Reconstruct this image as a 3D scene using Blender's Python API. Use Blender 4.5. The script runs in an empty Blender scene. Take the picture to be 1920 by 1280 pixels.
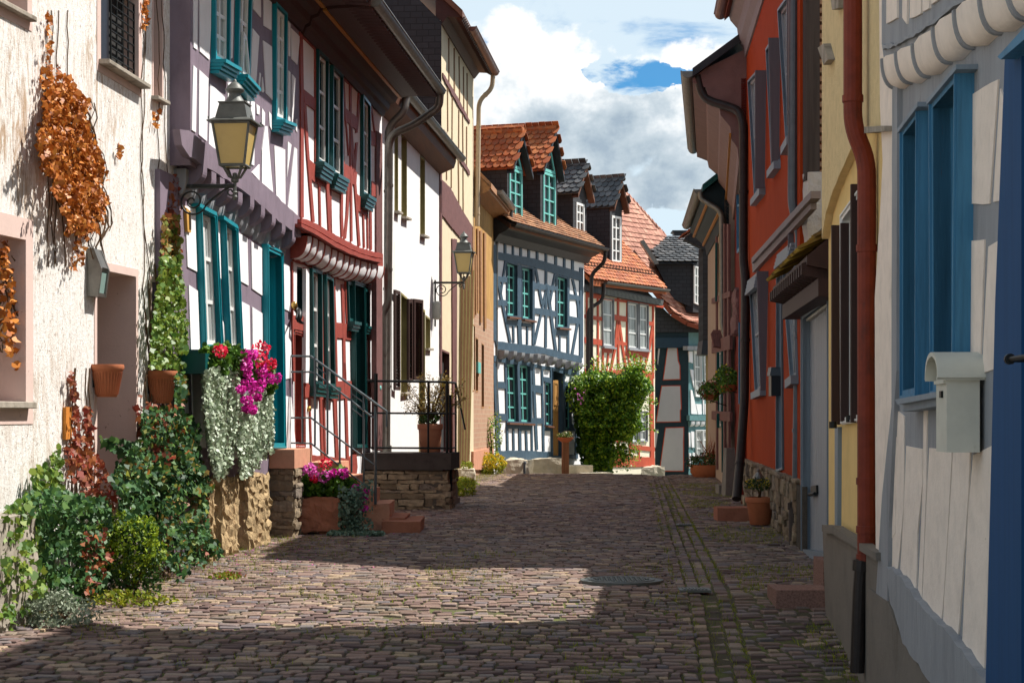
import bpy, bmesh, math, random
import numpy as np
from mathutils import Vector, noise
from mathutils.geometry import delaunay_2d_cdt
random.seed(7); np.random.seed(7)
SC=bpy.context.scene; COL=SC.collection
F=3500.0; CZ=1.42
CAMP=Vector((0,0,CZ))
def V(*a): return Vector(a)
# ---------------------------------------------------------------- materials
def newmat(name):
    m=bpy.data.materials.new(name); m.use_nodes=True
    nt=m.node_tree; b=nt.nodes['Principled BSDF']
    return m,nt,b
def nnoise(nt,scale,detail=4,rough=.6,vec=None,dist=0):
    n=nt.nodes.new('ShaderNodeTexNoise'); n.inputs['Scale'].default_value=scale
    n.inputs['Detail'].default_value=detail; n.inputs['Roughness'].default_value=rough
    n.inputs['Distortion'].default_value=dist
    if vec: nt.links.new(vec,n.inputs['Vector'])
    return n
def ramp(nt,inp,stops):
    r=nt.nodes.new('ShaderNodeValToRGB'); e=r.color_ramp.elements
    while len(e)<len(stops): e.new(.5)
    for i,(p,c) in enumerate(stops):
        e[i].position=p; e[i].color=(c[0],c[1],c[2],1) if not isinstance(c,(int,float)) else (c,c,c,1)
    nt.links.new(inp,r.inputs[0]); return r
def objvec(nt,scale=(1,1,1)):
    t=nt.nodes.new('ShaderNodeTexCoord'); mp=nt.nodes.new('ShaderNodeMapping')
    mp.inputs['Scale'].default_value=scale
    nt.links.new(t.outputs['Object'],mp.inputs['Vector']); return mp.outputs[0]
def mixc(nt,fac,a,b,mode='MIX'):
    m=nt.nodes.new('ShaderNodeMix'); m.data_type='RGBA'; m.blend_type=mode
    for s,v in ((m.inputs[0],fac),(m.inputs[6],a),(m.inputs[7],b)):
        if isinstance(v,(int,float)): s.default_value=v
        elif isinstance(v,tuple): s.default_value=(*v[:3],1)
        else: nt.links.new(v,s)
    return m.outputs[2]
def bump(nt,b,h,st=.3,dist=.02):
    n=nt.nodes.new('ShaderNodeBump'); n.inputs['Strength'].default_value=st; n.inputs['Distance'].default_value=dist
    nt.links.new(h,n.inputs['Height']); nt.links.new(n.outputs[0],b.inputs['Normal'])
def sc(c,k): return tuple(max(0,min(1,x*k)) for x in c)
def surf(name,c,rough=.8,var=.15,scale=6,bst=.25,bscale=40,stretch=(1,1,1),spec=.3,dirt=None,metal=0,bdist=.01,chip=None):
    """painted / plastered surface with tonal variation, fine relief and optional stains"""
    m,nt,b=newmat(name); v=objvec(nt,stretch)
    if rough>=.8 and not metal: spec=.06
    n=nnoise(nt,scale,6,.65,v)
    col=ramp(nt,n.outputs[0],[(.3,sc(c,1-var)),(.5,c),(.72,sc(c,1+var*.7))]).outputs[0]
    if dirt:
        n2=nnoise(nt,dirt[1],8,.7,objvec(nt,dirt[3] if len(dirt)>3 else (1,1,.35)),.6)
        f=ramp(nt,n2.outputs[0],[(dirt[2],0),(dirt[2]+.14,1)]).outputs[0]
        col=mixc(nt,f,col,dirt[0])
    if chip:
        n3=nnoise(nt,chip[1],5,.7,v,.4)
        f=ramp(nt,n3.outputs[0],[(chip[2],0),(chip[2]+.03,1)]).outputs[0]
        col=mixc(nt,f,col,chip[0])
    nt.links.new(col,b.inputs['Base Color'])
    b.inputs['Roughness'].default_value=rough; b.inputs['Specular IOR Level'].default_value=spec
    b.inputs['Metallic'].default_value=metal
    if bst:
        nb=nnoise(nt,bscale,6,.7,v); bump(nt,b,nb.outputs[0],bst,bdist)
    return m
def wood(name,c,rough=.55,grain=30,bst=.35,var=.2,axis=2,dirt=None,chip=None):
    st=[grain,grain,grain]; st[axis]=grain*.05
    return surf(name,c,rough,var,1,bst,1,tuple(st),.28,dirt,chip=chip,bdist=.006)
def attrmat(name,stops,rough=.7,trans=0,bst=0,spec=.3,extra=None,bscale=30):
    """colour picked per leaf/stone from the face attribute rnd"""
    m,nt,b=newmat(name)
    a=nt.nodes.new('ShaderNodeAttribute'); a.attribute_name='rnd'
    col=ramp(nt,a.outputs['Fac'],stops).outputs[0]
    if extra: col=extra(nt,col)
    nt.links.new(col,b.inputs['Base Color']); b.inputs['Roughness'].default_value=rough
    b.inputs['Specular IOR Level'].default_value=spec
    if bst: bump(nt,b,nnoise(nt,bscale,6,.7,objvec(nt)).outputs[0],bst,.01)
    if trans:
        t=nt.nodes.new('ShaderNodeBsdfTranslucent'); nt.links.new(col,t.inputs[0])
        x=nt.nodes.new('ShaderNodeMixShader'); x.inputs[0].default_value=trans
        nt.links.new(b.outputs[0],x.inputs[1]); nt.links.new(t.outputs[0],x.inputs[2])
        nt.links.new(x.outputs[0],nt.nodes['Material Output'].inputs[0])
    return m
M={}
M['white']=surf('white_plaster',(.80,.79,.80),.85,.05,4,.25,60,dirt=((.55,.52,.48),3,.66))
M['cream_infill']=surf('cream_plaster',(.80,.74,.58),.85,.05,4,.2,60)
M['greywhite']=surf('grey_white_plaster',(.87,.75,.65),.85,.10,7,.6,26,dirt=((.60,.52,.44),4,.60,(1,1,.4)),chip=((.45,.38,.30),30,.71))
M['purple']=surf('purple_timber_paint',(.20,.155,.195),.6,.2,5,.5,14,(1,1,.5),dirt=((.13,.10,.125),6,.60))
M['redtimber']=surf('oxide_red_timber_paint',(.29,.055,.04),.6,.22,8,.5,18,dirt=((.42,.16,.12),7,.62))
M['redtimber2']=surf('bright_red_timber_paint',(.46,.075,.035),.6,.15,8,.4,18)
M['bluetimber']=surf('slate_blue_timber_paint',(.045,.083,.122),.6,.25,8,.5,18,dirt=((.10,.14,.17),6,.62))
M['greytimber']=surf('blue_grey_timber_paint',(.29,.30,.32),.7,.2,7,.9,22,(1,1,.22),dirt=((.17,.165,.16),7,.60),chip=((.46,.43,.38),26,.69))
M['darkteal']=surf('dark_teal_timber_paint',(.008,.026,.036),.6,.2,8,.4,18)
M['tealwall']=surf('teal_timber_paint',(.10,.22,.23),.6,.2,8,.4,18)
M['turq']=wood('turquoise_gloss_paint',(.006,.235,.29),.35,20,.12,.1)
M['pine']=wood('dark_green_gloss_paint',(.006,.070,.070),.3,20,.12,.15)
M['mint']=wood('mint_window_paint',(.16,.50,.45),.4,20,.1,.08)
M['bluepaint']=wood('blue_window_paint',(.050,.19,.33),.55,22,.8,.28,chip=((.10,.16,.22),1.3,.66))
M['bluedoor']=wood('deep_blue_door_paint',(.006,.060,.17),.75,16,.2,.15)
M['greyblue']=wood('grey_blue_paint',(.20,.25,.30),.5,16,.3,.12)
M['whitepaint']=wood('white_window_paint',(.74,.74,.72),.4,20,.1,.05)
M['olive']=surf('olive_window_surround',(.26,.22,.085),.7,.12,6,.2,40)
M['brown']=wood('dark_brown_shutter',(.045,.022,.018),.6,24,.4,.25)
M['shuttergrey']=wood('mauve_grey_shutter',(.13,.12,.14),.6,24,.3,.12)
M['oak']=wood('honey_oak_door',(.42,.22,.07),.5,24,.4,.2)
M['darkred']=wood('dark_red_door_paint',(.07,.006,.006),.35,20,.25,.2)
M['eavered']=surf('dark_red_eave_boards',(.045,.014,.011),.6,.25,5,.4,20,(1,.2,1))
M['ochreline']=surf('ochre_moulding_paint',(.42,.17,.02),.5,.1,8,.1)
M['soffit']=wood('brown_soffit_boards',(.14,.06,.035),.6,14,.4,.25,1)
M['orangesoffit']=wood('orange_brown_soffit',(.34,.17,.07),.6,14,.4,.2,1)
M['zinc']=surf('weathered_zinc',(.20,.19,.17),.42,.25,9,.12,30,metal=.75,dirt=((.12,.10,.08),5,.58))
M['zincdark']=surf('dark_zinc_pipe',(.10,.12,.145),.42,.2,7,.1,30,metal=.55)
M['blackpipe']=surf('black_brown_pipe',(.035,.028,.026),.45,.3,7,.1,30,metal=.4)
M['redpipe']=surf('oxide_red_pipe',(.19,.028,.012),.55,.3,6,.25,40,dirt=((.10,.022,.014),5,.54,(1,1,.3)))
M['creampipe']=surf('cream_pipe',(.55,.42,.28),.45,.1,7,.05,30)
M['copperg']=surf('brown_copper_gutter',(.17,.065,.045),.45,.2,7,.1,30,metal=.3)
M['castiron']=surf('grey_cast_iron',(.12,.125,.115),.5,.25,10,.2,60,metal=.15)
M['bracketiron']=surf('dark_bracket_iron',(.035,.038,.036),.5,.2,10,.15,60,metal=.2)
M['blackiron']=surf('black_iron',(.012,.014,.014),.45,.2,10,.15,60,metal=.3)
M['greysteel']=surf('grey_painted_steel',(.12,.14,.15),.4,.15,10,.1,60,metal=.4)
M['lampglass']=surf('amber_lamp_glass',(.55,.40,.14),.25,.10,3,.0,5,spec=.5)
M['slatewall']=surf('slate_cladding',(.025,.027,.033),.5,.3,6,.3,14,dirt=((.05,.05,.058),2,.6))
M['terracotta']=surf('terracotta_clay',(.40,.13,.055),.75,.15,7,.3,40,dirt=((.28,.11,.07),6,.6))
M['terracotta2']=surf('pale_terracotta_clay',(.46,.20,.11),.75,.12,7,.25,40)
M['sandred']=surf('red_sandstone',(.36,.15,.095),.85,.2,6,.7,16,dirt=((.17,.085,.06),4,.58))
M['sandpink']=surf('pink_sandstone',(.52,.26,.17),.85,.15,6,.5,22)
M['granite']=surf('red_granite_step',(.24,.14,.115),.8,.5,60,.4,60)
M['rubble']=attrmat('rubble_stone',[(0,(.15,.11,.07)),(.4,(.26,.19,.12)),(.75,(.36,.28,.18)),(1,(.20,.16,.13))],.9,bst=.7,
   extra=lambda nt,c: mixc(nt,ramp(nt,nnoise(nt,14,6,.7,objvec(nt)).outputs[0],[(.4,0),(.6,.5)]).outputs[0],c,(.10,.08,.06)))
M['pier']=surf('yellow_sandstone',(.44,.32,.18),.92,.3,9,1.0,12,dirt=((.30,.19,.10),5,.55),bdist=.04)
M['boulder']=surf('pale_boulder_stone',(.52,.46,.36),.92,.2,5,.9,10,bdist=.04)
M['mortar']=surf('dark_mortar',(.10,.085,.07),.95,.3,10,.6,30)
M['cement']=surf('grey_cement_plinth',(.20,.175,.15),.9,.15,3,.5,25,dirt=((.13,.11,.09),2,.58))
M['soil']=surf('dark_soil',(.03,.02,.014),1,.4,20,.8,30)
M['yellowwall']=surf('yellow_plaster',(.76,.55,.24),.85,.08,4,.4,30,dirt=((.40,.30,.16),7,.66,(1,1,.3)))
M['yellowrough']=surf('coarse_yellow_plaster',(.72,.57,.32),.9,.12,9,.9,22,dirt=((.33,.25,.13),12,.62,(1,1,.5)),bdist=.02)
M['orangewall']=surf('brick_red_plaster',(.36,.048,.011),.8,.1,2,.2,50,dirt=((.26,.04,.012),2,.6))
M['winewall']=surf('dark_red_plaster',(.17,.025,.018),.8,.12,2,.2,50)
M['creamwall']=surf('pale_yellow_plaster',(.68,.57,.40),.85,.08,5,.4,30,dirt=((.5,.38,.22),5,.66))
M['purplebrown']=surf('purple_brown_timber',(.15,.065,.06),.75,.25,8,.9,12)
M['palebrown']=surf('pale_brown_strips',(.22,.13,.07),.8,.2,8,.4,20)
M['oldwood']=wood('weathered_grey_wood',(.075,.06,.055),.85,16,.8,.3)
M['silverwhite']=surf('coarse_white_plaster',(.62,.58,.54),.9,.12,6,1.0,18,bdist=.03)
M['whiterough']=surf('rough_white_render',(.80,.78,.76),.9,.05,6,.6,50,dirt=((.62,.57,.50),2,.60,(1,1,.5)))
M['garage']=wood('grey_garage_door',(.30,.33,.37),.5,14,.25,.1)
M['mailgrey']=surf('pale_grey_green_enamel',(.58,.57,.49),.5,.08,6,.15,40,dirt=((.30,.27,.20),5,.60,(1,1,.3)))
M['mailblack']=surf('black_enamel',(.02,.022,.028),.35,.1,5,.05,30)
M['vent']=surf('ochre_metal_vent',(.55,.30,.07),.5,.1,5,.1,30)
M['brass']=surf('brass',(.45,.28,.08),.3,.1,5,0,30,metal=.9)
m,nt,b=newmat('window_glass'); b.inputs['Base Color'].default_value=(.018,.022,.024,1); b.inputs['Roughness'].default_value=.06; b.inputs['Specular IOR Level'].default_value=.6
bump(nt,b,nnoise(nt,3,2,.5,objvec(nt)).outputs[0],.08,.02); M['glass']=m
m,nt,b=newmat('curtained_window_glass'); nn=nnoise(nt,1,3,.5,objvec(nt,(14,14,.6)))
nt.links.new(ramp(nt,nn.outputs[0],[(.35,(.16,.18,.18)),(.65,(.42,.44,.43))]).outputs[0],b.inputs['Base Color']); b.inputs['Roughness'].default_value=.12; M['curtain']=m
m,nt,b=newmat('dark_interior'); b.inputs['Base Color'].default_value=(.008,.007,.007,1); b.inputs['Roughness'].default_value=.9; M['dark']=m
# rough-cast wall of the near house: coarse white render, brown stains and dry tendril marks
m,nt,b=newmat('stained_roughcast_render'); v=objvec(nt)
n1=nnoise(nt,26,8,.75,v); base=ramp(nt,n1.outputs[0],[(.30,(.46,.36,.27)),(.38,(.72,.67,.61)),(.5,(.85,.83,.80))]).outputs[0]
n2=nnoise(nt,1,8,.75,objvec(nt,(9,9,2.2)),1.2); f2=ramp(nt,n2.outputs[0],[(.47,0),(.60,.9)]).outputs[0]
n3=nnoise(nt,.55,4,.6,v); f3=ramp(nt,n3.outputs[0],[(.42,0.15),(.6,1)]).outputs[0]
mm=nt.nodes.new('ShaderNodeMath'); mm.operation='MULTIPLY'; nt.links.new(f2,mm.inputs[0]); nt.links.new(f3,mm.inputs[1])
c1=mixc(nt,mm.outputs[0],base,(.42,.27,.15))
n4=nnoise(nt,1,9,.8,objvec(nt,(30,30,9)),2.0); f4=ramp(nt,n4.outputs[0],[(.565,0),(.60,1)]).outputs[0]
c2=mixc(nt,f4,c1,(.20,.10,.05)); nt.links.new(c2,b.inputs['Base Color']); b.inputs['Roughness'].default_value=.95
nb=nnoise(nt,45,8,.8,v); bump(nt,b,nb.outputs[0],.8,.018); M['roughcast']=m
M['pinksmooth']=surf('smooth_pink_render',(.62,.47,.42),.9,.06,3,.3,40,chip=((.30,.2,.16),14,.66))
M['stonewall']=surf('old_grey_render',(.34,.30,.25),.95,.3,6,.9,14,dirt=((.16,.13,.1),3,.55))
M['brickwall']=None
def brickmat(name,c1,c2,mo,scale,axes):
    m,nt,b=newmat(name); t=nt.nodes.new('ShaderNodeTexCoord'); s=nt.nodes.new('ShaderNodeSeparateXYZ'); c=nt.nodes.new('ShaderNodeCombineXYZ')
    nt.links.new(t.outputs['Object'],s.inputs[0]); nt.links.new(s.outputs[axes[0]],c.inputs[0]); nt.links.new(s.outputs[axes[1]],c.inputs[1])
    br=nt.nodes.new('ShaderNodeTexBrick'); br.inputs['Scale'].default_value=scale; nt.links.new(c.outputs[0],br.inputs[0])
    br.inputs['Color1'].default_value=(*c1,1); br.inputs['Color2'].default_value=(*c2,1); br.inputs['Mortar'].default_value=(*mo,1)
    n=nnoise(nt,10,6,.7,objvec(nt)); f=ramp(nt,n.outputs[0],[(.35,0),(.7,.6)]).outputs[0]
    nt.links.new(mixc(nt,f,br.outputs[0],sc(c1,.7)),b.inputs['Base Color']); b.inputs['Roughness'].default_value=.85
    bump(nt,b,br.outputs['Fac'],-.5,.012)
    return m
M['brickwall']=brickmat('pink_brick_masonry',(.46,.27,.17),(.36,.19,.12),(.44,.33,.22),2.2,(1,2))
M['slatetile']=brickmat('slate_shingle_wall',(.022,.024,.03),(.034,.036,.044),(.008,.008,.01),2.0,(0,2))
M['slateside']=M['slatetile']
M['tile_orange']=attrmat('orange_clay_tile',[(0,(.27,.06,.02)),(.5,(.40,.105,.03)),(1,(.50,.17,.055))],.7,bst=.4,
   extra=lambda nt,c: mixc(nt,ramp(nt,nnoise(nt,9,6,.7,objvec(nt)).outputs[0],[(.46,0),(.62,.75)]).outputs[0],c,(.24,.11,.06)))
M['tile_brown']=attrmat('brown_clay_tile',[(0,(.24,.10,.05)),(.5,(.36,.16,.075)),(1,(.46,.24,.12))],.75,bst=.4,
   extra=lambda nt,c: mixc(nt,ramp(nt,nnoise(nt,5,6,.7,objvec(nt)).outputs[0],[(.45,0),(.65,.7)]).outputs[0],c,(.17,.12,.08)))
M['tile_pink']=attrmat('pink_clay_tile',[(0,(.30,.12,.08)),(.5,(.42,.19,.13)),(1,(.50,.25,.17))],.7,bst=.3)
M['tile_slate']=attrmat('slate_roof_tile',[(0,(.05,.055,.06)),(.5,(.09,.095,.10)),(1,(.15,.15,.15))],.5,bst=.4,spec=.5)
M['tile_red']=attrmat('dull_red_clay_tile',[(0,(.20,.05,.03)),(.5,(.30,.08,.04)),(1,(.36,.11,.06))],.75,bst=.4)
def mossy(nt,c):
    f=ramp(nt,nnoise(nt,1.3,6,.7,objvec(nt)).outputs[0],[(.5,0),(.68,.35)]).outputs[0]
    c=mixc(nt,f,c,(.12,.12,.035))
    f=ramp(nt,nnoise(nt,60,4,.7,objvec(nt)).outputs[0],[(.4,.0),(.7,.45)]).outputs[0]
    return mixc(nt,f,c,(.09,.065,.055))
M['cobble']=attrmat('porphyry_cobbles',[(0,(.085,.055,.055)),(.25,(.18,.115,.10)),(.5,(.27,.18,.145)),(.75,(.15,.13,.14)),(.9,(.31,.23,.18)),(1,(.40,.29,.19))],.70,bst=.8,spec=.18,extra=mossy,bscale=26)
m,nt,b=newmat('earth_and_moss_joints'); n=nnoise(nt,2.2,8,.7,objvec(nt))
nt.links.new(ramp(nt,n.outputs[0],[(.35,(.055,.042,.030)),(.5,(.075,.065,.03)),(.62,(.10,.12,.02))]).outputs[0],b.inputs['Base Color']); b.inputs['Roughness'].default_value=1
bump(nt,b,nnoise(nt,50,6,.7,objvec(nt)).outputs[0],.8,.02); M['joint']=m
G=lambda *s:[(i/(len(s)-1),c) for i,c in enumerate(s)]
M['ivy']=attrmat('ivy_leaves',G((.012,.045,.018),(.03,.085,.03),(.05,.13,.035),(.09,.17,.03)),.5,.15,spec=.22)
M['ivypale']=attrmat('light_ivy_leaves',G((.05,.12,.02),(.12,.22,.03),(.24,.30,.04),(.10,.20,.05)),.45,.25)  # paler yellow-green leaves of the same ivy
M['ivyautumn']=attrmat('turning_creeper_leaves',G((.10,.16,.03),(.22,.24,.03),(.30,.12,.02),(.16,.20,.04),(.30,.05,.02)),.5,.2)
M['redcreeper']=attrmat('red_creeper_leaves',G((.28,.035,.02),(.22,.06,.03),(.34,.11,.03),(.14,.03,.03)),.5,.2)
M['dryleaf']=attrmat('withered_leaves',G((.16,.04,.006),(.46,.13,.015),(.68,.29,.06),(.30,.075,.008),(.58,.20,.03)),.5,.15)
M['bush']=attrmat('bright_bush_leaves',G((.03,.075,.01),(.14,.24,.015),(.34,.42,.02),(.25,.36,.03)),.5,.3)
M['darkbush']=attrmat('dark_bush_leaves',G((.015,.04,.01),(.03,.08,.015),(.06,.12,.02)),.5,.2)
M['lavender']=attrmat('grey_green_leaves',G((.12,.15,.09),(.22,.26,.18),(.34,.38,.28)),.6,.2)
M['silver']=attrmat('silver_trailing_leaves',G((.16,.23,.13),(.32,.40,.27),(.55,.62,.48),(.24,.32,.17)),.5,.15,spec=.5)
M['silvershade']=attrmat('shaded_silver_leaves',G((.07,.13,.09),(.13,.21,.15),(.22,.31,.24)),.5,.15)  # silver leaves again, darkened in colour for the shaded trough plant
M['geranium']=attrmat('geranium_leaves',G((.03,.08,.012),(.08,.18,.02),(.16,.29,.03)),.5,.25)
M['pinkflower']=attrmat('magenta_petals',G((.50,.01,.26),(.70,.02,.40),(.85,.07,.55)),.5,.2)
M['redflower']=attrmat('crimson_petals',G((.55,.005,.03),(.75,.01,.06),(.85,.04,.12)),.5,.2)
M['lilacflower']=attrmat('pale_pink_petals',G((.65,.06,.45),(.82,.16,.62),(.85,.30,.70)),.5,.2)
M['yellowflower']=attrmat('yellow_flowers',G((.55,.38,.01),(.75,.55,.02),(.35,.35,.02)),.5,.2)
M['vine']=attrmat('vine_leaves',G((.02,.06,.01),(.08,.20,.02),(.20,.34,.025),(.36,.46,.03)),.45,.25)
M['olivetree']=attrmat('bronze_shrub_leaves',G((.12,.09,.02),(.22,.17,.03),(.26,.14,.03),(.32,.26,.06)),.5,.25)
M['grass']=attrmat('moss_and_grass',G((.09,.13,.01),(.18,.24,.015),(.32,.34,.02),(.24,.20,.03)),.7,.3)
M['bark']=wood('vine_bark',(.10,.06,.035),.9,20,.8,.3)
M['mixedflower']=attrmat('mixed_flowers',G((.05,.10,.02),(.45,.35,.02),(.10,.14,.03),(.5,.45,.35),(.06,.10,.02)),.5,.2)
# ---------------------------------------------------------------- mesh building
class MB:
    def __init__(s): s.v=[]; s.f=[]; s.r=[]
    def add(s,vs,fs,r=None):
        b=len(s.v); s.v+= [tuple(p) for p in vs]
        r=random.random() if r is None else r
        for f in fs: s.f.append(tuple(i+b for i in f)); s.r.append(r)
    def box(s,c,sz,rz=0,r=None,taper=1):
        cx,cy,cz=c; a,b,h=sz[0]/2,sz[1]/2,sz[2]/2; ca,sa=math.cos(rz),math.sin(rz); vs=[]
        for z,k in ((-h,1),(h,taper)):
            for x,y in ((-a,-b),(a,-b),(a,b),(-a,b)):
                x*=k;y*=k; vs.append((cx+x*ca-y*sa,cy+x*sa+y*ca,cz+z))
        s.add(vs,[(3,2,1,0),(4,5,6,7),(0,1,5,4),(1,2,6,5),(2,3,7,6),(3,0,4,7)],r)
    def prism(s,W,poly,d0,d1,r=None,bev=0):
        n=len(poly)
        if bev:
            ins=inset(poly,bev) if n==4 else [(u,z) for u,z in poly]
            vs=[W.pt(u,z,d0) for u,z in poly]+[W.pt(u,z,d1-bev) for u,z in poly]+[W.pt(u,z,d1) for u,z in ins]
            fs=[tuple(range(2*n,3*n))]+[(i,(i+1)%n,n+(i+1)%n,n+i) for i in range(n)]+[(n+i,n+(i+1)%n,2*n+(i+1)%n,2*n+i) for i in range(n)]
        else:
            vs=[W.pt(u,z,d0) for u,z in poly]+[W.pt(u,z,d1) for u,z in poly]
            fs=[tuple(range(n-1,-1,-1)),tuple(range(n,2*n))]+[(i,(i+1)%n,n+(i+1)%n,n+i) for i in range(n)]
        s.add(vs,fs,r)
    def ring(s,W,o,i,d0,d1):
        n=len(o); vs=[W.pt(u,z,d) for d in (d0,d1) for P in (o,i) for u,z in P]; fs=[]
        for k in range(n):
            j=(k+1)%n
            fs+=[(2*n+k,2*n+j,3*n+j,3*n+k),(k,j,2*n+j,2*n+k),(n+j,n+k,3*n+k,3*n+j),(n+k,n+j,j,k)]
        s.add(vs,fs)
    def tube(s,pts,r,seg=10,cap=True,rr=None):
        pts=[Vector(p) for p in pts]; n=len(pts); vs=[]; up=None
        for i,p in enumerate(pts):
            t=(pts[min(i+1,n-1)]-pts[max(i-1,0)]).normalized()
            if up is None: up=t.orthogonal().normalized()
            up=(up-t*up.dot(t)); up=up.normalized() if up.length>1e-6 else t.orthogonal().normalized()
            b=t.cross(up); R=r[i] if isinstance(r,(list,tuple)) else r
            for k in range(seg):
                a=2*math.pi*k/seg; vs.append(p+up*math.cos(a)*R+b*math.sin(a)*R)
        fs=[(i*seg+k,i*seg+(k+1)%seg,(i+1)*seg+(k+1)%seg,(i+1)*seg+k) for i in range(n-1) for k in range(seg)]
        if cap: fs+=[tuple(range(seg-1,-1,-1)),tuple(range((n-1)*seg,n*seg))]
        s.add(vs,fs,rr)
    def lathe(s,c,prof,seg=24,half=None,r=None):
        vs=[];n=len(prof)
        for R,z in prof:
            for k in range(seg):
                a=2*math.pi*k/seg; vs.append((c[0]+R*math.cos(a),c[1]+R*math.sin(a),c[2]+z))
        fs=[(i*seg+k,i*seg+(k+1)%seg,(i+1)*seg+(k+1)%seg,(i+1)*seg+k) for i in range(n-1) for k in range(seg)]
        fs+=[tuple(range(seg-1,-1,-1)),tuple(range((n-1)*seg,n*seg))]
        s.add(vs,fs,r)
    def frustum(s,c,w0,w1,h,rz=0,seg=4):
        vs=[]
        for w,z in ((w0,0),(w1,h)):
            for k in range(seg):
                a=rz+2*math.pi*(k+.5)/seg; vs.append((c[0]+w*math.cos(a),c[1]+w*math.sin(a),c[2]+z))
        s.add(vs,[(i,(i+1)%seg,seg+(i+1)%seg,seg+i) for i in range(seg)]+[tuple(range(seg-1,-1,-1)),tuple(range(seg,2*seg))])
    def rock(s,c,sz,amp=.03,n=5,seed=0,rz=0,r=None,rnd=.0,freq=5):
        bm=bmesh.new(); bmesh.ops.create_cube(bm,size=1); bmesh.ops.subdivide_edges(bm,edges=bm.edges[:],cuts=n,use_grid_fill=True)
        vs=[]; ca,sa=math.cos(rz),math.sin(rz)
        for v in bm.verts:
            p=v.co.copy(); q=p.normalized()*.62; p=p.lerp(q,rnd)
            p=Vector((p.x*sz[0],p.y*sz[1],p.z*sz[2])); w=noise.noise_vector(p*freq+Vector((seed*3.1,seed*1.7,seed)))+noise.noise_vector(p*freq*3+Vector((seed,7,seed)))*.5
            p+=w*amp; vs.append((c[0]+p.x*ca-p.y*sa,c[1]+p.x*sa+p.y*ca,c[2]+p.z))
        bm.verts.index_update(); fs=[tuple(v.index for v in f.verts) for f in bm.faces]; bm.free(); s.add(vs,fs,r)
OFF={}
def tagp(o,label=None,cat=None,group=None,kind=None):
    if label:o['label']=label
    if cat:o['category']=cat
    if group:o['group']=group
    if kind:o['kind']=kind
def thing(name,label,cat,loc,group=None):
    o=bpy.data.objects.new(name,None); o.empty_display_size=.2; o.location=loc; COL.objects.link(o); OFF[o.name]=Vector(loc)
    tagp(o,label,cat,group); return o
def build(name,mb,mat,parent=None,smooth=False,auto=None,label=None):
    me=bpy.data.meshes.new(name); off=OFF[parent.name] if parent else Vector((0,0,0))
    vs=np.array(mb.v,dtype=float)-np.array(off) if len(mb.v) else np.zeros((0,3))
    me.from_pydata(vs.tolist(),[],mb.f)
    if isinstance(mat,(list,tuple)):
        for x in mat: me.materials.append(x)
    else: me.materials.append(mat)
    a=me.attributes.new('rnd','FLOAT','FACE'); a.data.foreach_set('value',np.array(mb.r,dtype=np.float32))
    me.update()
    if auto is None: 
        bm=bmesh.new(); bm.from_mesh(me); bmesh.ops.recalc_face_normals(bm,faces=bm.faces[:]); bm.to_mesh(me); bm.free()
    if smooth: me.polygons.foreach_set('use_smooth',[True]*len(me.polygons)); 
    if smooth=='a':
        me.set_sharp_from_angle(angle=math.radians(40))
    o=bpy.data.objects.new(name,me); COL.objects.link(o)
    if parent: o.parent=parent
    OFF[o.name]=off
    if label:o['label']=label
    return o
def inset(poly,m):
    n=len(poly); A=sum(poly[i][0]*poly[(i+1)%n][1]-poly[(i+1)%n][0]*poly[i][1] for i in range(n)); sg=1 if A>0 else -1
    L=[]
    for i in range(n):
        a=Vector(poly[i]);b=Vector(poly[(i+1)%n]); d=(b-a).normalized(); nn=Vector((-d.y,d.x))*sg; L.append((a+nn*m,d))
    out=[]
    for i in range(n):
        p,d=L[i-1]; q,e=L[i]; cr=d.x*e.y-d.y*e.x
        if abs(cr)<1e-6: out.append(tuple(q)); continue
        t=((q-p).x*e.y-(q-p).y*e.x)/cr; out.append(tuple(p+d*t))
    return out
class Wall:
    def __init__(s,o,d,side=None):
        s.o=Vector((o[0],o[1],0)); s.d=Vector((d[0],d[1],0)).normalized()
        n=Vector((s.d.y,-s.d.x,0))
        if side=='R': n=-n
        s.n=n; s.holes=[]
    def pt(s,u,z,d=0): p=s.o+s.d*u+s.n*d; return Vector((p.x,p.y,z))
    def uz(s,px,py,d=0):
        r=Vector(((px-960)/F,1,(780-py)/F)); t=(s.o+s.n*d-CAMP).dot(s.n)/r.dot(s.n); p=CAMP+r*t
        return ((p-s.o).dot(s.d),p.z)
    def q(s,pts,d=0): return [s.uz(x,y,d) for x,y in pts]
def vpwall(X0,vp,side): return Wall((X0,0),((vp-960)/F,1),side)
def Z(ox,oy,k): return lambda *p:[(ox+x/k,oy+y/k) for x,y in p]
def wob(poly,step=.22,j=.006):
    out=[];n=len(poly)
    for i in range(n):
        a=Vector(poly[i]);b=Vector(poly[(i+1)%n]);L=(b-a).length;k=max(1,int(L/step))
        for t in range(k):
            p=a.lerp(b,t/k); out.append((p.x+random.uniform(-j,j),p.y+random.uniform(-j,j)))
    return out
def polys(mb,W,lst,d0,d1,j=.006,step=.22):
    for pl in lst:
        mb.prism(W,wob(W.q(pl,d1),step,j),d0,d1)
def vb(mb,W,Zf,items,d0,d1,j=.005):
    """near-vertical timbers traced as centre lines (zoom coords) with a width in the same unit"""
    for pts,w in items:
        L=Zf(*[(x-w/2,y) for x,y in pts]); R=Zf(*[(x+w/2,y) for x,y in pts])
        mb.prism(W,wob(W.q(L,d1)+W.q(R,d1)[::-1],.25,j),d0,d1)
def inpoly(p,poly):
    x,y=p;c=False;n=len(poly)
    for i in range(n):
        x1,y1=poly[i];x2,y2=poly[i-1]
        if (y1>y)!=(y2>y) and x<(x2-x1)*(y-y1)/(y2-y1)+x1: c=not c
    return c
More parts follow.
